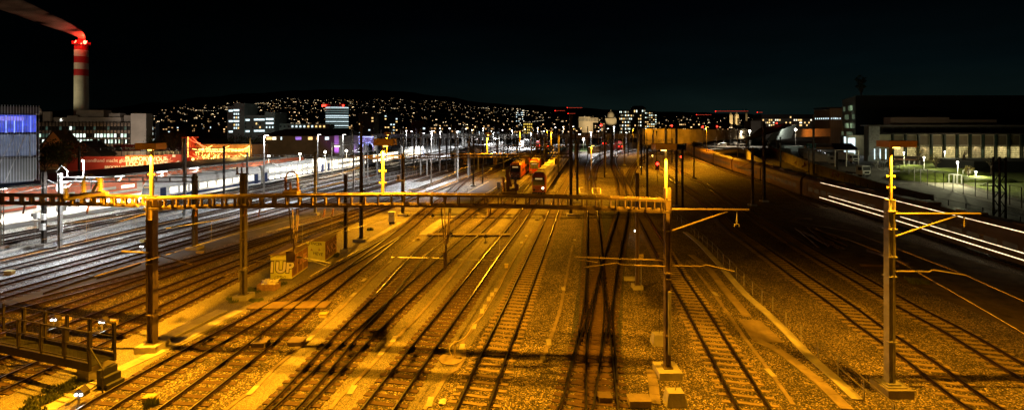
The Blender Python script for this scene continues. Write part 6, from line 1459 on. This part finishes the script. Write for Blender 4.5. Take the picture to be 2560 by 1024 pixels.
# white switch box and fellows
b = P(980, 559); t = empty('switch_box', b, 'white upright switch box on the yellow lit gravel behind the gantry', 'switch box'); mb = MB(); mb.box(b.x - .42, b.x + .42, b.y - .25, b.y + .25, .3, 1.6); mb.build('body', white_p, t); mb = MB(); mb.box(b.x - .36, b.x + .36, b.y - .2, b.y + .2, 0, .3); mb.build('base', steel_d, t); mb = MB(); mb.box(b.x - .46, b.x + .46, b.y - .3, b.y + .3, 1.6, 1.66); mb.box(b.x - .01, b.x + .01, b.y - .27, b.y - .25, .35, 1.55); mb.build('lid', white_p, t)
b = P(1247, 470); t = empty('switch_box', b, 'small white box standing on the dark platform strip', 'switch box'); mb = MB(); mb.box(b.x - .4, b.x + .4, b.y - .3, b.y + .3, .1, 1.3); mb.build('body', white_p, t); mb = MB(); mb.box(b.x - .45, b.x + .45, b.y - .34, b.y + .34, 1.3, 1.37); mb.build('lid', white_p, t)
# dwarf signals with two white lamps
def dwarf(px, py, label, flip=1, lit=True):
    b = P(px, py); t = empty('ground_signal', b, label, 'signal'); mb = MB(); mb.cyl(b, b + Vector((0, 0, .45)), .05); mb.build('post', steel, t)
    mb = MB(); x, y, z = b.x, b.y, .4; mb.add([(x - .22, y, z), (x + .22, y, z), (x + .22, y, z + .2), (x, y, z + .42), (x - .22, y, z + .2), (x - .22, y + .35, z), (x + .22, y + .35, z), (x + .22, y + .35, z + .2), (x, y + .35, z + .42), (x - .22, y + .35, z + .2)], [(0, 1, 2, 3, 4), (9, 8, 7, 6, 5), (1, 6, 7, 2), (2, 7, 8, 3), (3, 8, 9, 4), (4, 9, 5, 0), (0, 5, 6, 1)]); mb.build('housing', steel_d, t)
    for s in (-.12, .12):
        mb = MB(); mb.cyl((x + s, y - .04, z + .12), (x + s, y, z + .12), .065, n=10); mb.build('lamp', E_white if lit else black, t)
for a in ((197, 1012, 'two lamp ground signal at the bottom left beside the paved strip'), (134, 818, 'two lamp ground signal between the rails, farther left one'), (255, 824, 'two lamp ground signal between the rails, right of the other'), (354, 628, 'small ground signal just left of the dark gantry mast')): dwarf(*a)
for a in ((1082, 548, 'unlit ground signal in the gantry shadow'), (1127, 595, 'unlit ground signal left of the panel post'), (1214, 603, 'unlit ground signal on a yellow foot by the straight track')): dwarf(*a, lit=False)
# little boxes and blocks
def smallbox(px, py, w, d, h, label, m, name='track_box', cat='box'):
    b = P(px, py); t = empty(name, b, label, cat); mb = MB(); mb.box(b.x - w / 2, b.x + w / 2, b.y - d / 2, b.y + d / 2, -.02, h); mb.build('body', m, t); mb = MB(); mb.box(b.x - w / 2 - .03, b.x + w / 2 + .03, b.y - d / 2 - .03, b.y + d / 2 + .03, h, h + .04); mb.build('lid', m, t)
for a in ((163, 801, .6, .35, .18, 'flat yellow box left of the two ground signals'), (281, 806, .6, .35, .18, 'flat yellow box right of the two ground signals'), (375, 1000, .5, .35, .2, 'yellow box beside a weed in the bottom left ballast'), (809, 790, .5, .35, .2, 'yellow box below the boarded crossing'), (1046, 600, .35, .35, .25, 'rounded yellow box on the sandy strip'),
          (1266, 668, .32, .3, .3, 'small square yellow box beside the straight track'), (24, 685, .7, .3, .3, 'yellow box at the left edge among the white lit tracks'), (357, 605, .5, .3, .25, 'yellow box left of the dark gantry mast'), (1342, 550, .5, .3, .2, 'pale box behind the beam near the centre'), (500, 632, .6, .4, .15, 'yellow plate at the foot of the dark mast'), (1575, 700, 1.0, .3, .25, 'low concrete block beside the slim brown mast')): smallbox(*a, yellow_p if 'yellow' in a[5] else concrete)
smallbox(742, 858, .9, .7, .22, 'wide flat drive box right of the turnout blades', slab_dull, 'point_machine', 'point machine'); smallbox(652, 864, .8, .7, .3, 'drive box lying between the rails of the turnout', slab_dull, 'point_machine', 'point machine')
smallbox(1597, 1010, 1.0, .6, .3, 'drive box at the bottom right of the dark crossover', slab_dull, 'point_machine', 'point machine'); smallbox(1512, 1000, .6, .5, .25, 'drive box between the crossover rails at the bottom', steel_w, 'point_machine', 'point machine')
for px, py, lab in ((1648, 858, 'concrete block with a guy rod left of the gantry end mast'), (1687, 1008, 'notched concrete block below the gantry end mast')):
    b = P(px, py); t = empty('concrete_block', b, lab, 'concrete block'); mb = MB(); mb.add([(b.x - .5, b.y - .35, 0), (b.x + .5, b.y - .35, 0), (b.x + .5, b.y + .35, 0), (b.x - .5, b.y + .35, 0), (b.x - .38, b.y - .26, .65), (b.x + .38, b.y - .26, .65), (b.x + .38, b.y + .26, .65), (b.x - .38, b.y + .26, .65)], [(4, 5, 6, 7), (0, 1, 5, 4), (1, 2, 6, 5), (2, 3, 7, 6), (3, 0, 4, 7)]); mb.build('body', concrete, t)
    mb = MB(); mb.cyl((b.x, b.y, .6), (b.x + .06, b.y, 5.0 if py < 900 else .8), .014); mb.build('rod', steel_d, t)
b = P(1706, 1010); tag(MB().build('x', black) or sheet('manhole_cover', [(1690, 1000), (1702, 998), (1702, 1006), (1690, 1008)], .02, steel_d))
# pump pad with pipe and hose
b = P(1135, 897); t = empty('hydrant', b, 'round concrete pad with a short standpipe and a curved hose', 'hydrant'); mb = MB(); mb.cyl(b - Vector((.15, 0, .02)), b + Vector((-.15, 0, .07)), .72, n=24); mb.build('pad', slab_dull, t); mb = MB(); mb.cyl(b + Vector((.05, 0, .05)), b + Vector((.05, 0, 1.0)), .05, n=8); mb.ball(b + Vector((.05, 0, .95)), .1); mb.build('standpipe', yellow_p, t)
hp = [(1130, 888), (1124, 876), (1127, 862), (1140, 853), (1155, 848), (1172, 830), (1184, 808), (1205, 790), (1214, 775), (1232, 745), (1250, 715), (1262, 690), (1290, 640)]
mb = MB(); mb.path(spline([P(x, y, .08) for x, y in hp], .3), .025, 5); mb.build('hose', mat('pale_hose', (.55, .45, .25), .6, 0, .1, 2), t)
t = empty('litter', P(1107, 1006), 'crumpled pale litter on the ballast at the bottom centre', 'litter'); b = P(1107, 1006); mb = MB(Matrix.Translation(b + Vector((0, 0, .06))) @ Matrix.Diagonal((.2, .25, .06, 1))); mb.ball((0, 0, 0), 1, 8)
for j in range(len(mb.v)): mb.v[j] += Vector((U(-.06, .06), U(-.06, .06), U(-.02, .05)))
mb.build('crumple', white_p, t)
# white goal shaped frame (track magnets) near the turnout in the middle
for pts, lab in (([(1480, 470), (1501, 471), (1502, 485), (1482, 484)], 'white rectangular frame on the ground by the central turnout'), ([(1457, 468), (1448, 469), (1450, 483), (1468, 484)], 'white open frame on the ground left of the central turnout')):
    q = [P(*p, .12) for p in pts]; t = empty('ground_frame', q[0], lab, 'frame'); mb = MB(); [mb.bar(a, b, .22, .08) for a, b in zip(q, q[1:])]; mb.bar(q[-1], q[0], .22, .08) if 'rect' in lab else None; mb.build('bars', white_p, t)
# handrail along the walkway
posts = [(2160, 1000), (2095.6, 940), (2046, 896), (2003, 855), (1965, 818), (1932, 777), (1905, 760), (1881, 736), (1860, 714), (1841, 696), (1824, 676.5), (1808, 662), (1794, 645), (1780.6, 630), (1768, 620), (1756.6, 609), (1746, 600), (1737, 590), (1728, 580), (1716, 570), (1704, 560), (1694, 550), (1684, 541)]
q = [P(2235, 1068)] + [P(x, y) for x, y in posts]; t = empty('handrail', q[1], 'thin two bar handrail along the bright walkway at the right', 'handrail')
for p in q: mb = MB(); mb.bar(p, p + Vector((0, 0, 1.08)), .05); mb.build('post', steel, t)
for h in (1.08, .55): mb = MB(); [mb.bar(a + Vector((0, 0, h)), b + Vector((0, 0, h)), .045) for a, b in zip(q, q[1:])]; mb.build('rail', paint_y, t)
mb = MB()
# steps and rails of the service stair behind the gantry
for xs in ((1606, 466, 1622, 486), (1640, 480, 1672, 500)):
    a, b = P(xs[0], xs[1], 1), P(xs[2], xs[3], 1); t = empty('stair_rail', P(xs[2], xs[3]), 'short stair rail behind the gantry, %s one' % ('left' if xs[0] == 1606 else 'right'), 'handrail'); mb = MB(); mb.bar(a, b, .06); mb.bar(a - Vector((0, 0, .5)), b - Vector((0, 0, .5)), .05); [mb.bar(p, p - Vector((0, 0, 1)), .06) for p in (a, b, (a + b) / 2)]; mb.build('rails', steel, t)
# steel service bridge bottom left
black_st = mat('brown_black_steel', (.028, .022, .016), .55, .3, .4, 1.2); Yn = 23.6; zd = 1.25; t = empty('service_bridge', (xat(190, 24), Yn, 0), 'dark steel service bridge with mesh railings at the bottom left corner', 'bridge')
xr = xat(226, Yn); xl_ = xr - 9; yb = Yn + 1.15; sl = .0
CUR[0] = Matrix.Translation((xr, Yn, 0)) @ Matrix.Rotation(math.radians(-16.5), 4, 'Z') @ Matrix.Translation((-xr, -Yn, 0))
mb = MB(); mb.box(xl_, xr, Yn - .06, Yn + .06, zd - .28, zd + .12); mb.box(xl_, xr, yb - .06, yb + .06, zd - .28, zd + .12); mb.build('girder', black_st, t); mb = MB()
for k in range(85): x = xr - .05 - k * .105; mb.box(x - .012, x + .012, Yn + .06, yb - .06, zd - .1, zd - .06)
mb.build('grating', black, t)
for y in (Yn, yb):
    for k in range(6): x = xr - .05 - k * 1.85; mb = MB(); mb.box(x - .05, x + .05, y - .05, y + .05, zd + .12, zd + 1.75); mb.build('post', black_st, t)
    mb = MB()
    for k in range(5):
        x0, x1 = xr - .14 - (k + 1) * 1.85 + .1, xr - .2 - k * 1.85
        for z in (zd + .22, zd + .95, zd + 1.66): mb.box(x0, x1, y - .02, y + .02, z, z + .05)
        for x in (x0, x1 - .04): mb.box(x, x + .04, y - .02, y + .02, zd + .27, zd + 1.66)
    mb.build('railing', black_st, t); mb = MB()
    for k in range(30): x = xr - .1 - k * .3; mb.box(x - .004, x + .004, y + .03, y + .036, zd + .2, zd + 1.68)
    mb.build('mesh_infill', black_st, t)
mb = MB(); mb.box(xat(172, 24.2), xat(214, 24.2), 24.0, 25.3, -.05, zd - .29); mb.build('abutment', concrete_d, t)
for k in range(3): mb = MB(); mb.box(xr + .05 + k * .26, xr + .33 + k * .26, Yn + .25, yb - .1, -.02, zd - .34 * (k + 1)); mb.build('step', black, t)
mb = MB(); mb.bar((xr, Yn, zd + .9), (xr + .95, Yn, 1.15), .04); mb.bar((xr + .9, Yn, 0), (xr + .9, Yn, 1.15), .05); mb.build('stair_rail', black_st, t)
CUR[0] = None
# loose rails
for i, pts in enumerate(([(108, 737), (200, 705), (360, 658)], [(242, 698), (300, 680), (365, 655)], [(2, 778), (46, 762)])):
    mb = MB(); mb.sweep(RAIL, spline([P(*p) for p in pts], .9) if len(pts) > 2 else [P(*p) for p in pts], 0, RMF); tag(mb.build('loose_rail', [rust, rust]), ['long spare rail lying on the grey strip', 'second spare rail beside the long one, ending at the mast', 'short spare rail at the left edge'][i], 'rail')
# dark material stack right
t = empty('material_stack', P(2060, 605), 'heap of long dark beams lying in the unlit ground at the right', 'material stack'); mb = MB()
for k in range(14): a = P(U(1980, 2060), U(566, 585), U(.1, .4)); b = P(a.x / a.y * F + 1280 + U(40, 110), 312 + H * F / a.y + U(22, 38), U(.1, .35)); mb.bar(a, b, U(.1, .2))
mb.build('beams', mat('old_timber', (.16, .10, .06), .8, 0, .4, 2), t)
for i, (px, py, qx, qy) in enumerate(((2170, 625, 2272, 660), (2150, 662, 2245, 664), (1990, 545, 2030, 547))):
    mb = MB(); mb.bar(P(px, py, .15), P(qx, qy, .15), .25, .2); tag(mb.build('timber_beam', MATS['old_timber']), ['dark timber beam left of the right lamp mast', 'second dark timber beam just below the first', 'small pale beam far right of the track'][i], 'beam')
# colour light signals
def signal(px, by, py, Yo, label, r=.3, red=True, twin=False):
    b = P(px, by); t = empty('signal', b, label, 'signal'); c = D(px, py, b.y); mb = MB(); mb.cyl(b, (b.x, b.y, c.z), .07, n=8); mb.build('post', steel_w, t)
    mb = MB(); mb.box(c.x - .4, c.x + .4, c.y - .1, c.y + .1, c.z - 1.4, c.z + .5); mb.box(c.x - .45, c.x + .45, c.y - .25, c.y - .1, c.z + .5, c.z + .55); mb.build('backboard', black, t)
    mb = MB(); mb.ball(c - Vector((0, .22, 0)), r); mb.build('lamp', E_red if red else E_sod, t); light(t, c - Vector((0, .6, 0)), 'POINT', 90, (1, .03, .02) if red else SOD, .15)
for a in ((1643, 465, 409, 0, 'red signal with round backboard in front of the curved tracks', .34), (1702, 420, 392, 0, 'red signal at the right, beside the dark gantry', .3), (1679, 400, 314, 0, 'red signal high over the yellow wall, left one', .35), (1756, 398, 317, 0, 'red signal left of the glowing sodium mast', .35), (1792, 392, 316, 0, 'red signal right of the glowing sodium mast', .35), (1941, 372, 308, 0, 'red signal above the black ramp roof', .35), (1503, 372, 313, 0, 'red signal in the far centre under the palace', .6)): signal(*a)
for px, py, lab in ((1603, 415, 'small orange ground lamp left of the red signal'), (1632, 385, 'small orange ground lamp in the bend'), (1588, 583, 'tiny white lamp beside the slim brown mast')):
    b = P(px, py + 8); t = empty('ground_lamp', b, lab, 'lamp'); mb = MB(); mb.cyl(b, b + Vector((0, 0, .6)), .05); mb.build('post', steel, t); mb = MB(); mb.ball(b + Vector((0, 0, .7)), b.y * .0021); mb.build('globe', E_sod if 'orange' in lab else E_white, t)
for px, py in ((1703, 462), (1710, 462)): pass
dwarf(1706, 466, 'two lamp ground signal in the dark right of the tall black mast')
mb = MB(); b = D(1603, 641, 37); t = empty('track_sign', b - Vector((0, 0, b.z)), 'small yellow plate with a mark beside the slim brown mast', 'sign'); mb.cyl((b.x, b.y, 0), b, .03); mb.build('post', steel, t); mb = MB(); mb.box(b.x - .17, b.x + .17, b.y - .05, b.y - .03, b.z - .2, b.z + .2); mb.build('plate', yellow_p, t); text_mesh('plate_mark', 'N', .26, black, t, (b.x, b.y - .055, b.z), (1, 0, 0), (0, 0, 1), .002)
# fences
def fence(name, label, pts, h, sp, m, bars=(1.0,), cat='fence', rail_w=.04, pw=.05):
    q = spline([P(*p) for p in pts], sp); t = empty(name, q[0], label, cat)
    for p in q: mb = MB(); mb.bar(p, p + Vector((0, 0, h)), pw); mb.build("post", m, t)
    mb = MB()
    for b in bars: [mb.bar(a + Vector((0, 0, h * b)), c + Vector((0, 0, h * b)), rail_w) for a, c in zip(q, q[1:])]
    mb.build('wires', m, t); return t, q
fence('park_fence', 'tall wire fence with slim pale posts along the park path', [(2180, 415), (2240, 440), (2300, 458), (2390, 480), (2480, 500), (2560, 522), (2680, 550)], 3.4, 3.4, steel, (1, .5, .04), rail_w=.03, pw=.09)
fence('yard_fence', 'wire fence along the dark edge of the lorry yard', [(2110, 468), (2190, 496), (2290, 520), (2400, 545), (2560, 590), (2680, 620)], 2.3, 3.2, steel_d, (1, .1), rail_w=.03, pw=.08)
fence('yard_railing', 'white railing in the middle of the floodlit tracks', [(865, 478), (940, 460), (1020, 443), (1100, 425), (1180, 412)], 1.1, 2.2, steel, (1, .5), pw=.08, rail_w=.07); fence('yard_railing', 'second white railing just below the first in the floodlit yard', [(862, 470), (1000, 436), (1090, 418), (1160, 406)], 1.1, 2.2, steel, (1, .5), pw=.08, rail_w=.07)
fence('ramp_fence', 'row of slim bright posts along the footpath by the black block', [(2165, 388), (2135, 372), (2105, 358), (2085, 346), (2076, 340)], 4.5, 6, steel, (.3,), pw=.14)
fence('car_park_fence', 'low fence in front of the parked vans', [(1750, 388), (1790, 380), (1840, 374), (1866, 372)], 1.4, 2, steel_d, (1, .5), pw=.1, rail_w=.08)
# small park trees with supports and mounds
leaf_y = mat('autumn_leaf', (.22, .17, .03), .8, 0, .4, 3, tint=(.35, .28, .05)); leaf_g = mat('dark_leaf', (.03, .045, .015), .8, 0, .5, 1, tint=(.06, .08, .02)); leaf_r = mat('rusty_leaf', (.16, .06, .02), .8, 0, .5, 1); bark = mat('bark', (.10, .07, .045), .9, 0, .3, 3)
def tree(px, by, h, r, label, leaf, n=900, ls=.16, group=None, base=None, bare=.0):
    b = base or P(px, by); t = empty('tree', b, label, 'tree', group); mb = MB(); mb.cyl(b, b + Vector((0, 0, h * .45)), .05 * h ** .6, .035 * h ** .6, 8); tips = []
    for k in range(16):
        a = U(0, 6.28); z = h * U(.3, .6); e_ = b + Vector((math.cos(a) * r * U(.4, .95), math.sin(a) * r * U(.4, .95), h * U(.6, .98))); s = b + Vector((0, 0, z * .75)); mid = s.lerp(e_, .5) + Vector((U(-.1, .1) * r, U(-.1, .1) * r, .05 * h)); mb.cyl(s, mid, .02 * h ** .6, .013 * h ** .6, 5); mb.cyl(mid, e_, .013 * h ** .6, .004, 5); tips += [mid, e_]
        for j in range(3): f = e_ + Vector((U(-.3, .3) * r, U(-.3, .3) * r, U(-.1, .2) * r)); mb.cyl(mid, f, .007 * h ** .6, .003, 4); tips.append(f)
    mb.build('trunk', bark, t); mb = MB()
    for k in range(n):
        c = random.choice(tips) + Vector((random.gauss(0, .16) * r, random.gauss(0, .16) * r, random.gauss(0, .13) * r)); a = Vector((U(-1, 1), U(-1, 1), U(-1, 1))).normalized() * ls * U(.5, 1.2); d = a.orthogonal() * U(.5, 1); mb.add([c - a, c + d * .5, c + a, c - d * .5], [(0, 1, 2, 3)])
    mb.build('crown', leaf, t); return t
t1 = [(2340, 432, 5.5, 2.0, 'young yellow leaved tree lit from below on the lawn', leaf_y, 700), (2296, 420, 7, 2.6, 'taller sparse tree in front of the lit hall, left one', leaf_y, 380), (2405, 425, 7, 2.4, 'sparse tree before the lit hall, middle one', leaf_y, 260), (2422, 452, 3.6, 1.3, 'little pale tree held by a white frame', leaf_y, 260), (2478, 438, 6, 2.0, 'sparse tree before the lit hall, right one', leaf_g, 260)]
for a in t1: tree(*a, ls=.14)
for px, py in ((2388, 458), (2422, 446)):
    b = P(px, py); t = empty('tree_support', b, 'white tree support frame on the lawn, %s one' % ('left' if px < 2400 else 'right'), 'tree support'); mb = MB()
    for dx, dy in ((-.9, -.6), (.9, -.6), (.9, .6), (-.9, .6)): mb.bar(b + Vector((dx, dy, 0)), b + Vector((dx, dy, 2.1)), .14)
    mb.bar(b + Vector((-.9, -.6, 2.05)), b + Vector((.9, -.6, 2.05)), .14); mb.bar(b + Vector((-.9, .6, 2.05)), b + Vector((.9, .6, 2.05)), .14); mb.build('posts', white_p, t)
for px, py, rx, ry, h in ((2320, 448, 9, 7, 2.4), (2378, 440, 9, 6, 2.2), (2450, 452, 8, 4, 1.2), (2290, 425, 7, 5, 1.6)):
    b = P(px, py); mb = MB(Matrix.Translation(b) @ Matrix.Diagonal((rx, ry, h, 1))); mb.ball((0, 0, 0), 1, 20); tag(mb.build('grass_mound', MATS['lawn_grass'], smooth=True), kind='structure')
for px, py, z, pw in ((2260, 424, 5.2, 2200), (2310, 441, 5.0, 2600), (2362, 412, 4.5, 3000), (2440, 452, 2.2, 1500), (2394, 463, 5.2, 3600)):
    b = P(px, py); t = empty('park_lamp', b, {2260: 'slim park lamp left of the sheds', 2310: 'slim park lamp beside the shed roof', 2362: 'white park lamp before the lit hall', 2440: 'low lamp under the framed little tree', 2394: 'park lamp in the middle of the lawn'}[px], 'park lamp'); mb = MB(); mb.cyl(b, b + Vector((0, 0, z)), .07, n=6); mb.build('post', white_p, t); mb = MB(); mb.ball(b + Vector((0, 0, z)), .2); mb.build('globe', E_white, t); light(t, b + Vector((0, -.5, z)), 'POINT', pw, (1, .95, .55), .3)
Y = 148; t = empty('shed', (xat(2300, Y), Y, 0), 'low shed with brown sloping roof behind the grass mounds', 'shed'); wbox(t, 'wall', xat(2258, Y), xat(2312, Y), Y, Y + 6, 0, zat(402, Y), plaster); mb = MB(); mb.add([D(2240, 399, Y - 3), D(2318, 402, Y - 3), D(2300, 392, Y + 8), D(2232, 391, Y + 8), D(2240, 397, Y - 3), D(2318, 400, Y - 3), D(2300, 390, Y + 8), D(2232, 389, Y + 8)], [(3, 2, 1, 0), (4, 5, 6, 7), (0, 1, 5, 4), (1, 2, 6, 5), (2, 3, 7, 6), (3, 0, 4, 7)]); mb.build('roof', mat('brown_roof', (.22, .11, .06), .7, 0, .2, .5), t)
for k in range(4): wbox(t, 'pillar', xat(2258 + k * 13, Y - 2), xat(2260 + k * 13, Y - 2), Y - 2.3, Y - 2, 0, zat(401, Y - 2), white_p)
Y = 132; t = empty('black_shed', (xat(2540, Y), Y, 0), 'low black building between lawn and lit hall at the right edge', 'shed'); wbox(t, 'wall', xat(2435, Y), xat(2720, Y), Y, Y + 12, 0, zat(405, Y), mat('tar_wall', (.012, .012, .012), .8, 0, .3, .4)); wbox(t, 'roof', xat(2430, Y), xat(2724, Y), Y - .6, Y + 12.6, zat(405, Y), zat(402, Y), roof_t)
# dark trees
for a in ((112, 452, 9, 5, 'dense dark tree right of the ribbed building', leaf_g, 3200, .3), (150, 440, 8, 4.5, 'reddish lit bushy tree before the steep roofed house', leaf_r, 2400, .28), (432, 400, 11, 5.5, 'bare reddish tree left of the fairground tower', leaf_r, 900, .22), (402, 396, 9, 4.5, 'green lit tree right of the office block', leaf_g, 1500, .26), (640, 392, 8, 5, 'dark tree at the foot of the apartments', leaf_g, 1200, .3), (585, 385, 8, 5, 'dark tree before the stepped apartments', leaf_g, 1200, .3)):
    tree(a[0], a[1], a[2], a[3], a[4], a[5], a[6], a[7])
c = P(425, 398); 
tree(2153, 0, 15, 2.2, 'narrow tree silhouette on the roof of the black block', leaf_g, 900, .5, base=Vector((xat(2153, 240), 240, 24)))
# lorries, cars
def truck(px, py, label, ang=0., L=7.5, box=True, m=white_p, hh=3.6):
    b = P(px, py); t = empty('lorry', b, label, 'lorry'); T = Matrix.Translation(b) @ Matrix.Rotation(ang, 4, 'Z')
    mb = MB(T); mb.add([(-1.22, 0, .6), (1.22, 0, .6), (1.22, 0, 1.7), (-1.22, 0, 1.7), (-1.18, .18, 2.9), (1.18, .18, 2.9), (-1.2, 2, .6), (1.2, 2, .6), (-1.18, 2, 3.0), (1.18, 2, 3.0)], [(0, 1, 2, 3), (3, 2, 5, 4), (4, 5, 9, 8), (1, 7, 9, 5, 2), (6, 0, 3, 4, 8), (7, 6, 8, 9), (6, 7, 1, 0)]); mb.build('cab', m, t)
    mb = MB(T); mb.add([(-1.08, -.03, 1.78), (1.08, -.03, 1.78), (1.05, .12, 2.75), (-1.05, .12, 2.75)], [(0, 1, 2, 3)]); mb.box(-1.225, -1.21, .5, 1.4, 1.75, 2.6); mb.box(1.21, 1.225, .5, 1.4, 1.75, 2.6); mb.build('windscreen', glass_d, t)
    mb = MB(T); mb.box(-1.1, 1.1, -.12, .02, .35, .75); mb.box(-.7, .7, -.05, .0, .95, 1.5); mb.build('grille', black, t)
    mb = MB(T); mb.box(-.5, .5, 1.8, L, .7, .95); mb.build('chassis', steel_d, t)
    for y in (.9, L - 2.2, L - 1.0):
        for s in (-1, 1): mb = MB(T); mb.cyl((s * .9, y, .5), (s * 1.2, y, .5), .5, n=14); mb.build('wheel', black, t)
    for s in (-1, 1): mb = MB(T); mb.box(s * .95 - .15, s * .95 + .15, -.15, -.1, .8, 1.0); mb.build('headlight', glass_d, t); mb = MB(T); mb.box(s * 1.38 - .08, s * 1.38 + .08, .1, .25, 1.9, 2.5); mb.build('mirror', black, t)
    if box: mb = MB(T); mb.box(-1.25, 1.25, 2.2, L, .97, hh); mb.build('cargo_box', m, t)
    return t
truck(2167, 443, 'white flatbed lorry parked alone at the front of the yard', .15, 8, False); truck(2140, 408, 'white lorry with high cab at the end of the row', .05, 8, True)
for i, (px, py) in enumerate(((2090, 412), (2074, 405), (2062, 398), (2052, 393))): truck(px, py, ['front grey lorry of the tight row behind the masts', 'second lorry of the tight row behind the masts', 'third lorry of the tight row behind the masts', 'last lorry of the tight row behind the masts'][i], .8, 8, True, mat('grey_van_paint', (.25, .24, .22), .4, 0, .2, .6))
truck(2030, 400, 'small white lorry in the dark left of the row', -.4, 6, True, MATS['grey_van_paint'], 3.0)
Y = 150; t = empty('loading_canopy', (xat(2110, Y), Y, 0), 'flat pale canopy roof over the lorries', 'canopy'); mb = MB(); mb.add([D(2086, 374, 150), D(2148, 374, 150), D(2128, 358, 190), D(2078, 358, 190)], [(0, 1, 2, 3)]); [mb.add([v + Vector((0, 0, -.25)) for v in mb.v[:4]], [(3, 2, 1, 0)])]; mb.f += [(0, 4, 5, 1), (1, 5, 6, 2), (2, 6, 7, 3), (3, 7, 4, 0)]; mb.m += [0] * 4; mb.build('roof', slab_dull, t)
for px in (2088, 2116, 2146): mb = MB(); mb.bar(D(px, 376, 150.3), Vector((xat(px, 150.3), 150.3, 0)), .2); mb.build('post', white_p, t)
for x0, y0, lab, m in ((1985, 372, 'flat roofed dark container left of the tall black mast', 'a'), (1950, 380, 'low dark container by the ramp', 'b')):
    b = P(x0, y0 + 6); t = empty('container', b, lab, 'container'); wbox(t, 'body', b.x - 5, b.x + 5, b.y, b.y + 3, 0, 2.8, mat('container_paint', (.16, .16, .13), .6, 0, .3, .5)); mb = MB(); [mb.box(b.x - 5 + k * .5, b.x - 4.8 + k * .5, b.y - .06, b.y, .1, 2.7) for k in range(20)]; mb.build('ribs', MATS['container_paint'], t)
def car(px, py, label, ang, m, van=False):
    b = P(px, py); t = empty('parked_car', b, label, 'van' if van else 'car'); T = Matrix.Translation(b) @ Matrix.Rotation(ang, 4, 'Z'); mb = MB(T); L, W, h1, h2 = (5.4, 2.0, 1.2, 2.3) if van else (4.4, 1.8, .85, 1.45)
    pr = [(-L / 2, .3), (L / 2, .3), (L / 2, h1), (L / 2 - .9, h1 + .1), (L / 2 - 1.6, h2), (-L / 2 + (.15 if van else .9), h2), (-L / 2, h1)]; n = len(pr); mb.add([(x, -W / 2, z) for x, z in pr] + [(x, W / 2, z) for x, z in pr], [tuple(range(n)), tuple(reversed(range(n, 2 * n)))] + [(k, k + n, (k + 1) % n + n, (k + 1) % n) for k in range(n)]); mb.build('body', m, t)
    mb = MB(T)
    for s in (-1, 1): mb.box(-L / 2 + (2.6 if van else 1.1), L / 2 - 1.4, *sorted((s * W / 2, s * (W / 2 + .015))), h1 + .1, h2 - .15)
    mb.build('window', glass_d, t)
    for x in (-L / 2 + .9, L / 2 - .9):
        for s in (-1, 1): mb = MB(T); mb.cyl((x, s * (W / 2 - .2), .33), (x, s * (W / 2 + .02), .33), .33, n=12); mb.build('wheel', black, t)
car(1805, 366, 'white van parked nearest in the car park', 2.9, white_p, True)
for i, (px, py) in enumerate(((1818, 362), (1828, 361), (1838, 359), (1848, 357))): car(px, py, ['white car right beside the nearest van', 'second car behind the nearest van', 'silver car in the middle of the parked row', 'last car of the parked row'][i], 2.9, white_p if i != 2 else steel)
car(1862, 355, 'white van at the far end of the car park', 1.5, white_p, True); car(1858, 367, 'car in shadow at the foot of the ramp', 2.9, mat('dark_car', (.05, .05, .05), .3, 0, .1, 1)); car(2236, 412, 'dark car on the path before the shed', .1, MATS['dark_car'])
# overhead wires
def wire(label, pts, r=.012, m=None):
    mb = MB(); mb.path(pts, r, 4); tag(mb.build('overhead_wire', m or steel_w), label, 'wire', 'overhead wires')
def over(path, off, z, y0, y1, label, r=.013):
    q = [p for p in path if y0 < p.y < y1][::14]
    if len(q) > 1: wire(label, [Vector((p.x + off, p.y, z + .35 * math.sin(i * .5))) for i, p in enumerate(q)], r)
wire('upper pale wire crossing behind the right lamp mast', [D(1900, 540, 55), D(2130, 578, 36), D(2413, 687, 23.5), D(2700, 815, 17)], .010, steel_w); wire('lower pale wire running down to the right edge from the lamp mast', [D(1960, 545, 50), D(2130, 602, 34), D(2217, 636, 29), D(2470, 780, 20), D(2640, 880, 17)], .013, steel_w)
wire('thin dark wire before the dark train', [D(2130, 548, 50), D(2480, 632, 34), D(2640, 680, 30)], .012)
for pth, nm in ((T5, 'the lit train track'), (T6, 'the pale sleeper track')): over(pth, 0, 5.6, 20, 160, 'dark contact wire above ' + nm)
for x0 in (-58.7, -54.8, -50.5, -46.7, -38, -34.5, -26, -19.3, -14.8): wire('thin contact wire over a track of the yard', [xl(x0)(y) + Vector((0, 0, 5.7)) for y in (24, 60, 100, 150, 220, 300)], .013)
wire('yellow lit wire sloping from the left gantry mast', [D(376, 531, 27.9), D(150, 600, 32), D(60, 625, 35)], .025, paint_y)

# catenary pairs with droppers over the lit tracks
for i, (x0, y0, y1, nm) in enumerate(((-10.2, 27, 68, 'the track of the lit train'), (-5.8, 25, 68, 'the pale sleeper track'), (-14.8, 27, 68, 'the left turnout track'), (-19.2, 27, 68, 'the second turnout track'), (-26, 28, 68, 'the cabinet side track'), (-34.5, 28, 68, 'the track behind the cabinets'), (-38, 28, 68, 'the merging pair'), (-50.5, 30, 52, 'the third grey track'), (-58.7, 32, 52, 'the kerb track'), (-10.2, 68, 118, 'the lit train'), (-5.8, 68, 118, 'the track right of the lit train'), (-19.2, 68, 118, 'the locomotive'), (-28, 68, 118, 'the dark strip'))):
    mb = MB(); n = 12; top = []; low = []
    for k in range(n + 1):
        y = y0 + (y1 - y0) * k / n; p = xl(x0)(y); f = k / n; top.append(p + Vector((0, 0, 7.3 - 3.2 * f * (1 - f)))); low.append(p + Vector((0, 0, 5.7)))
    mb.path(top, .014, 4); mb.path(low, .014, 4)
    for a, b in list(zip(top, low))[1:-1]: mb.cyl(a, b, .008, n=4)
    tag(mb.build('overhead_wire', steel), 'sagging carrier wire with droppers above ' + nm, 'wire', 'overhead wires')
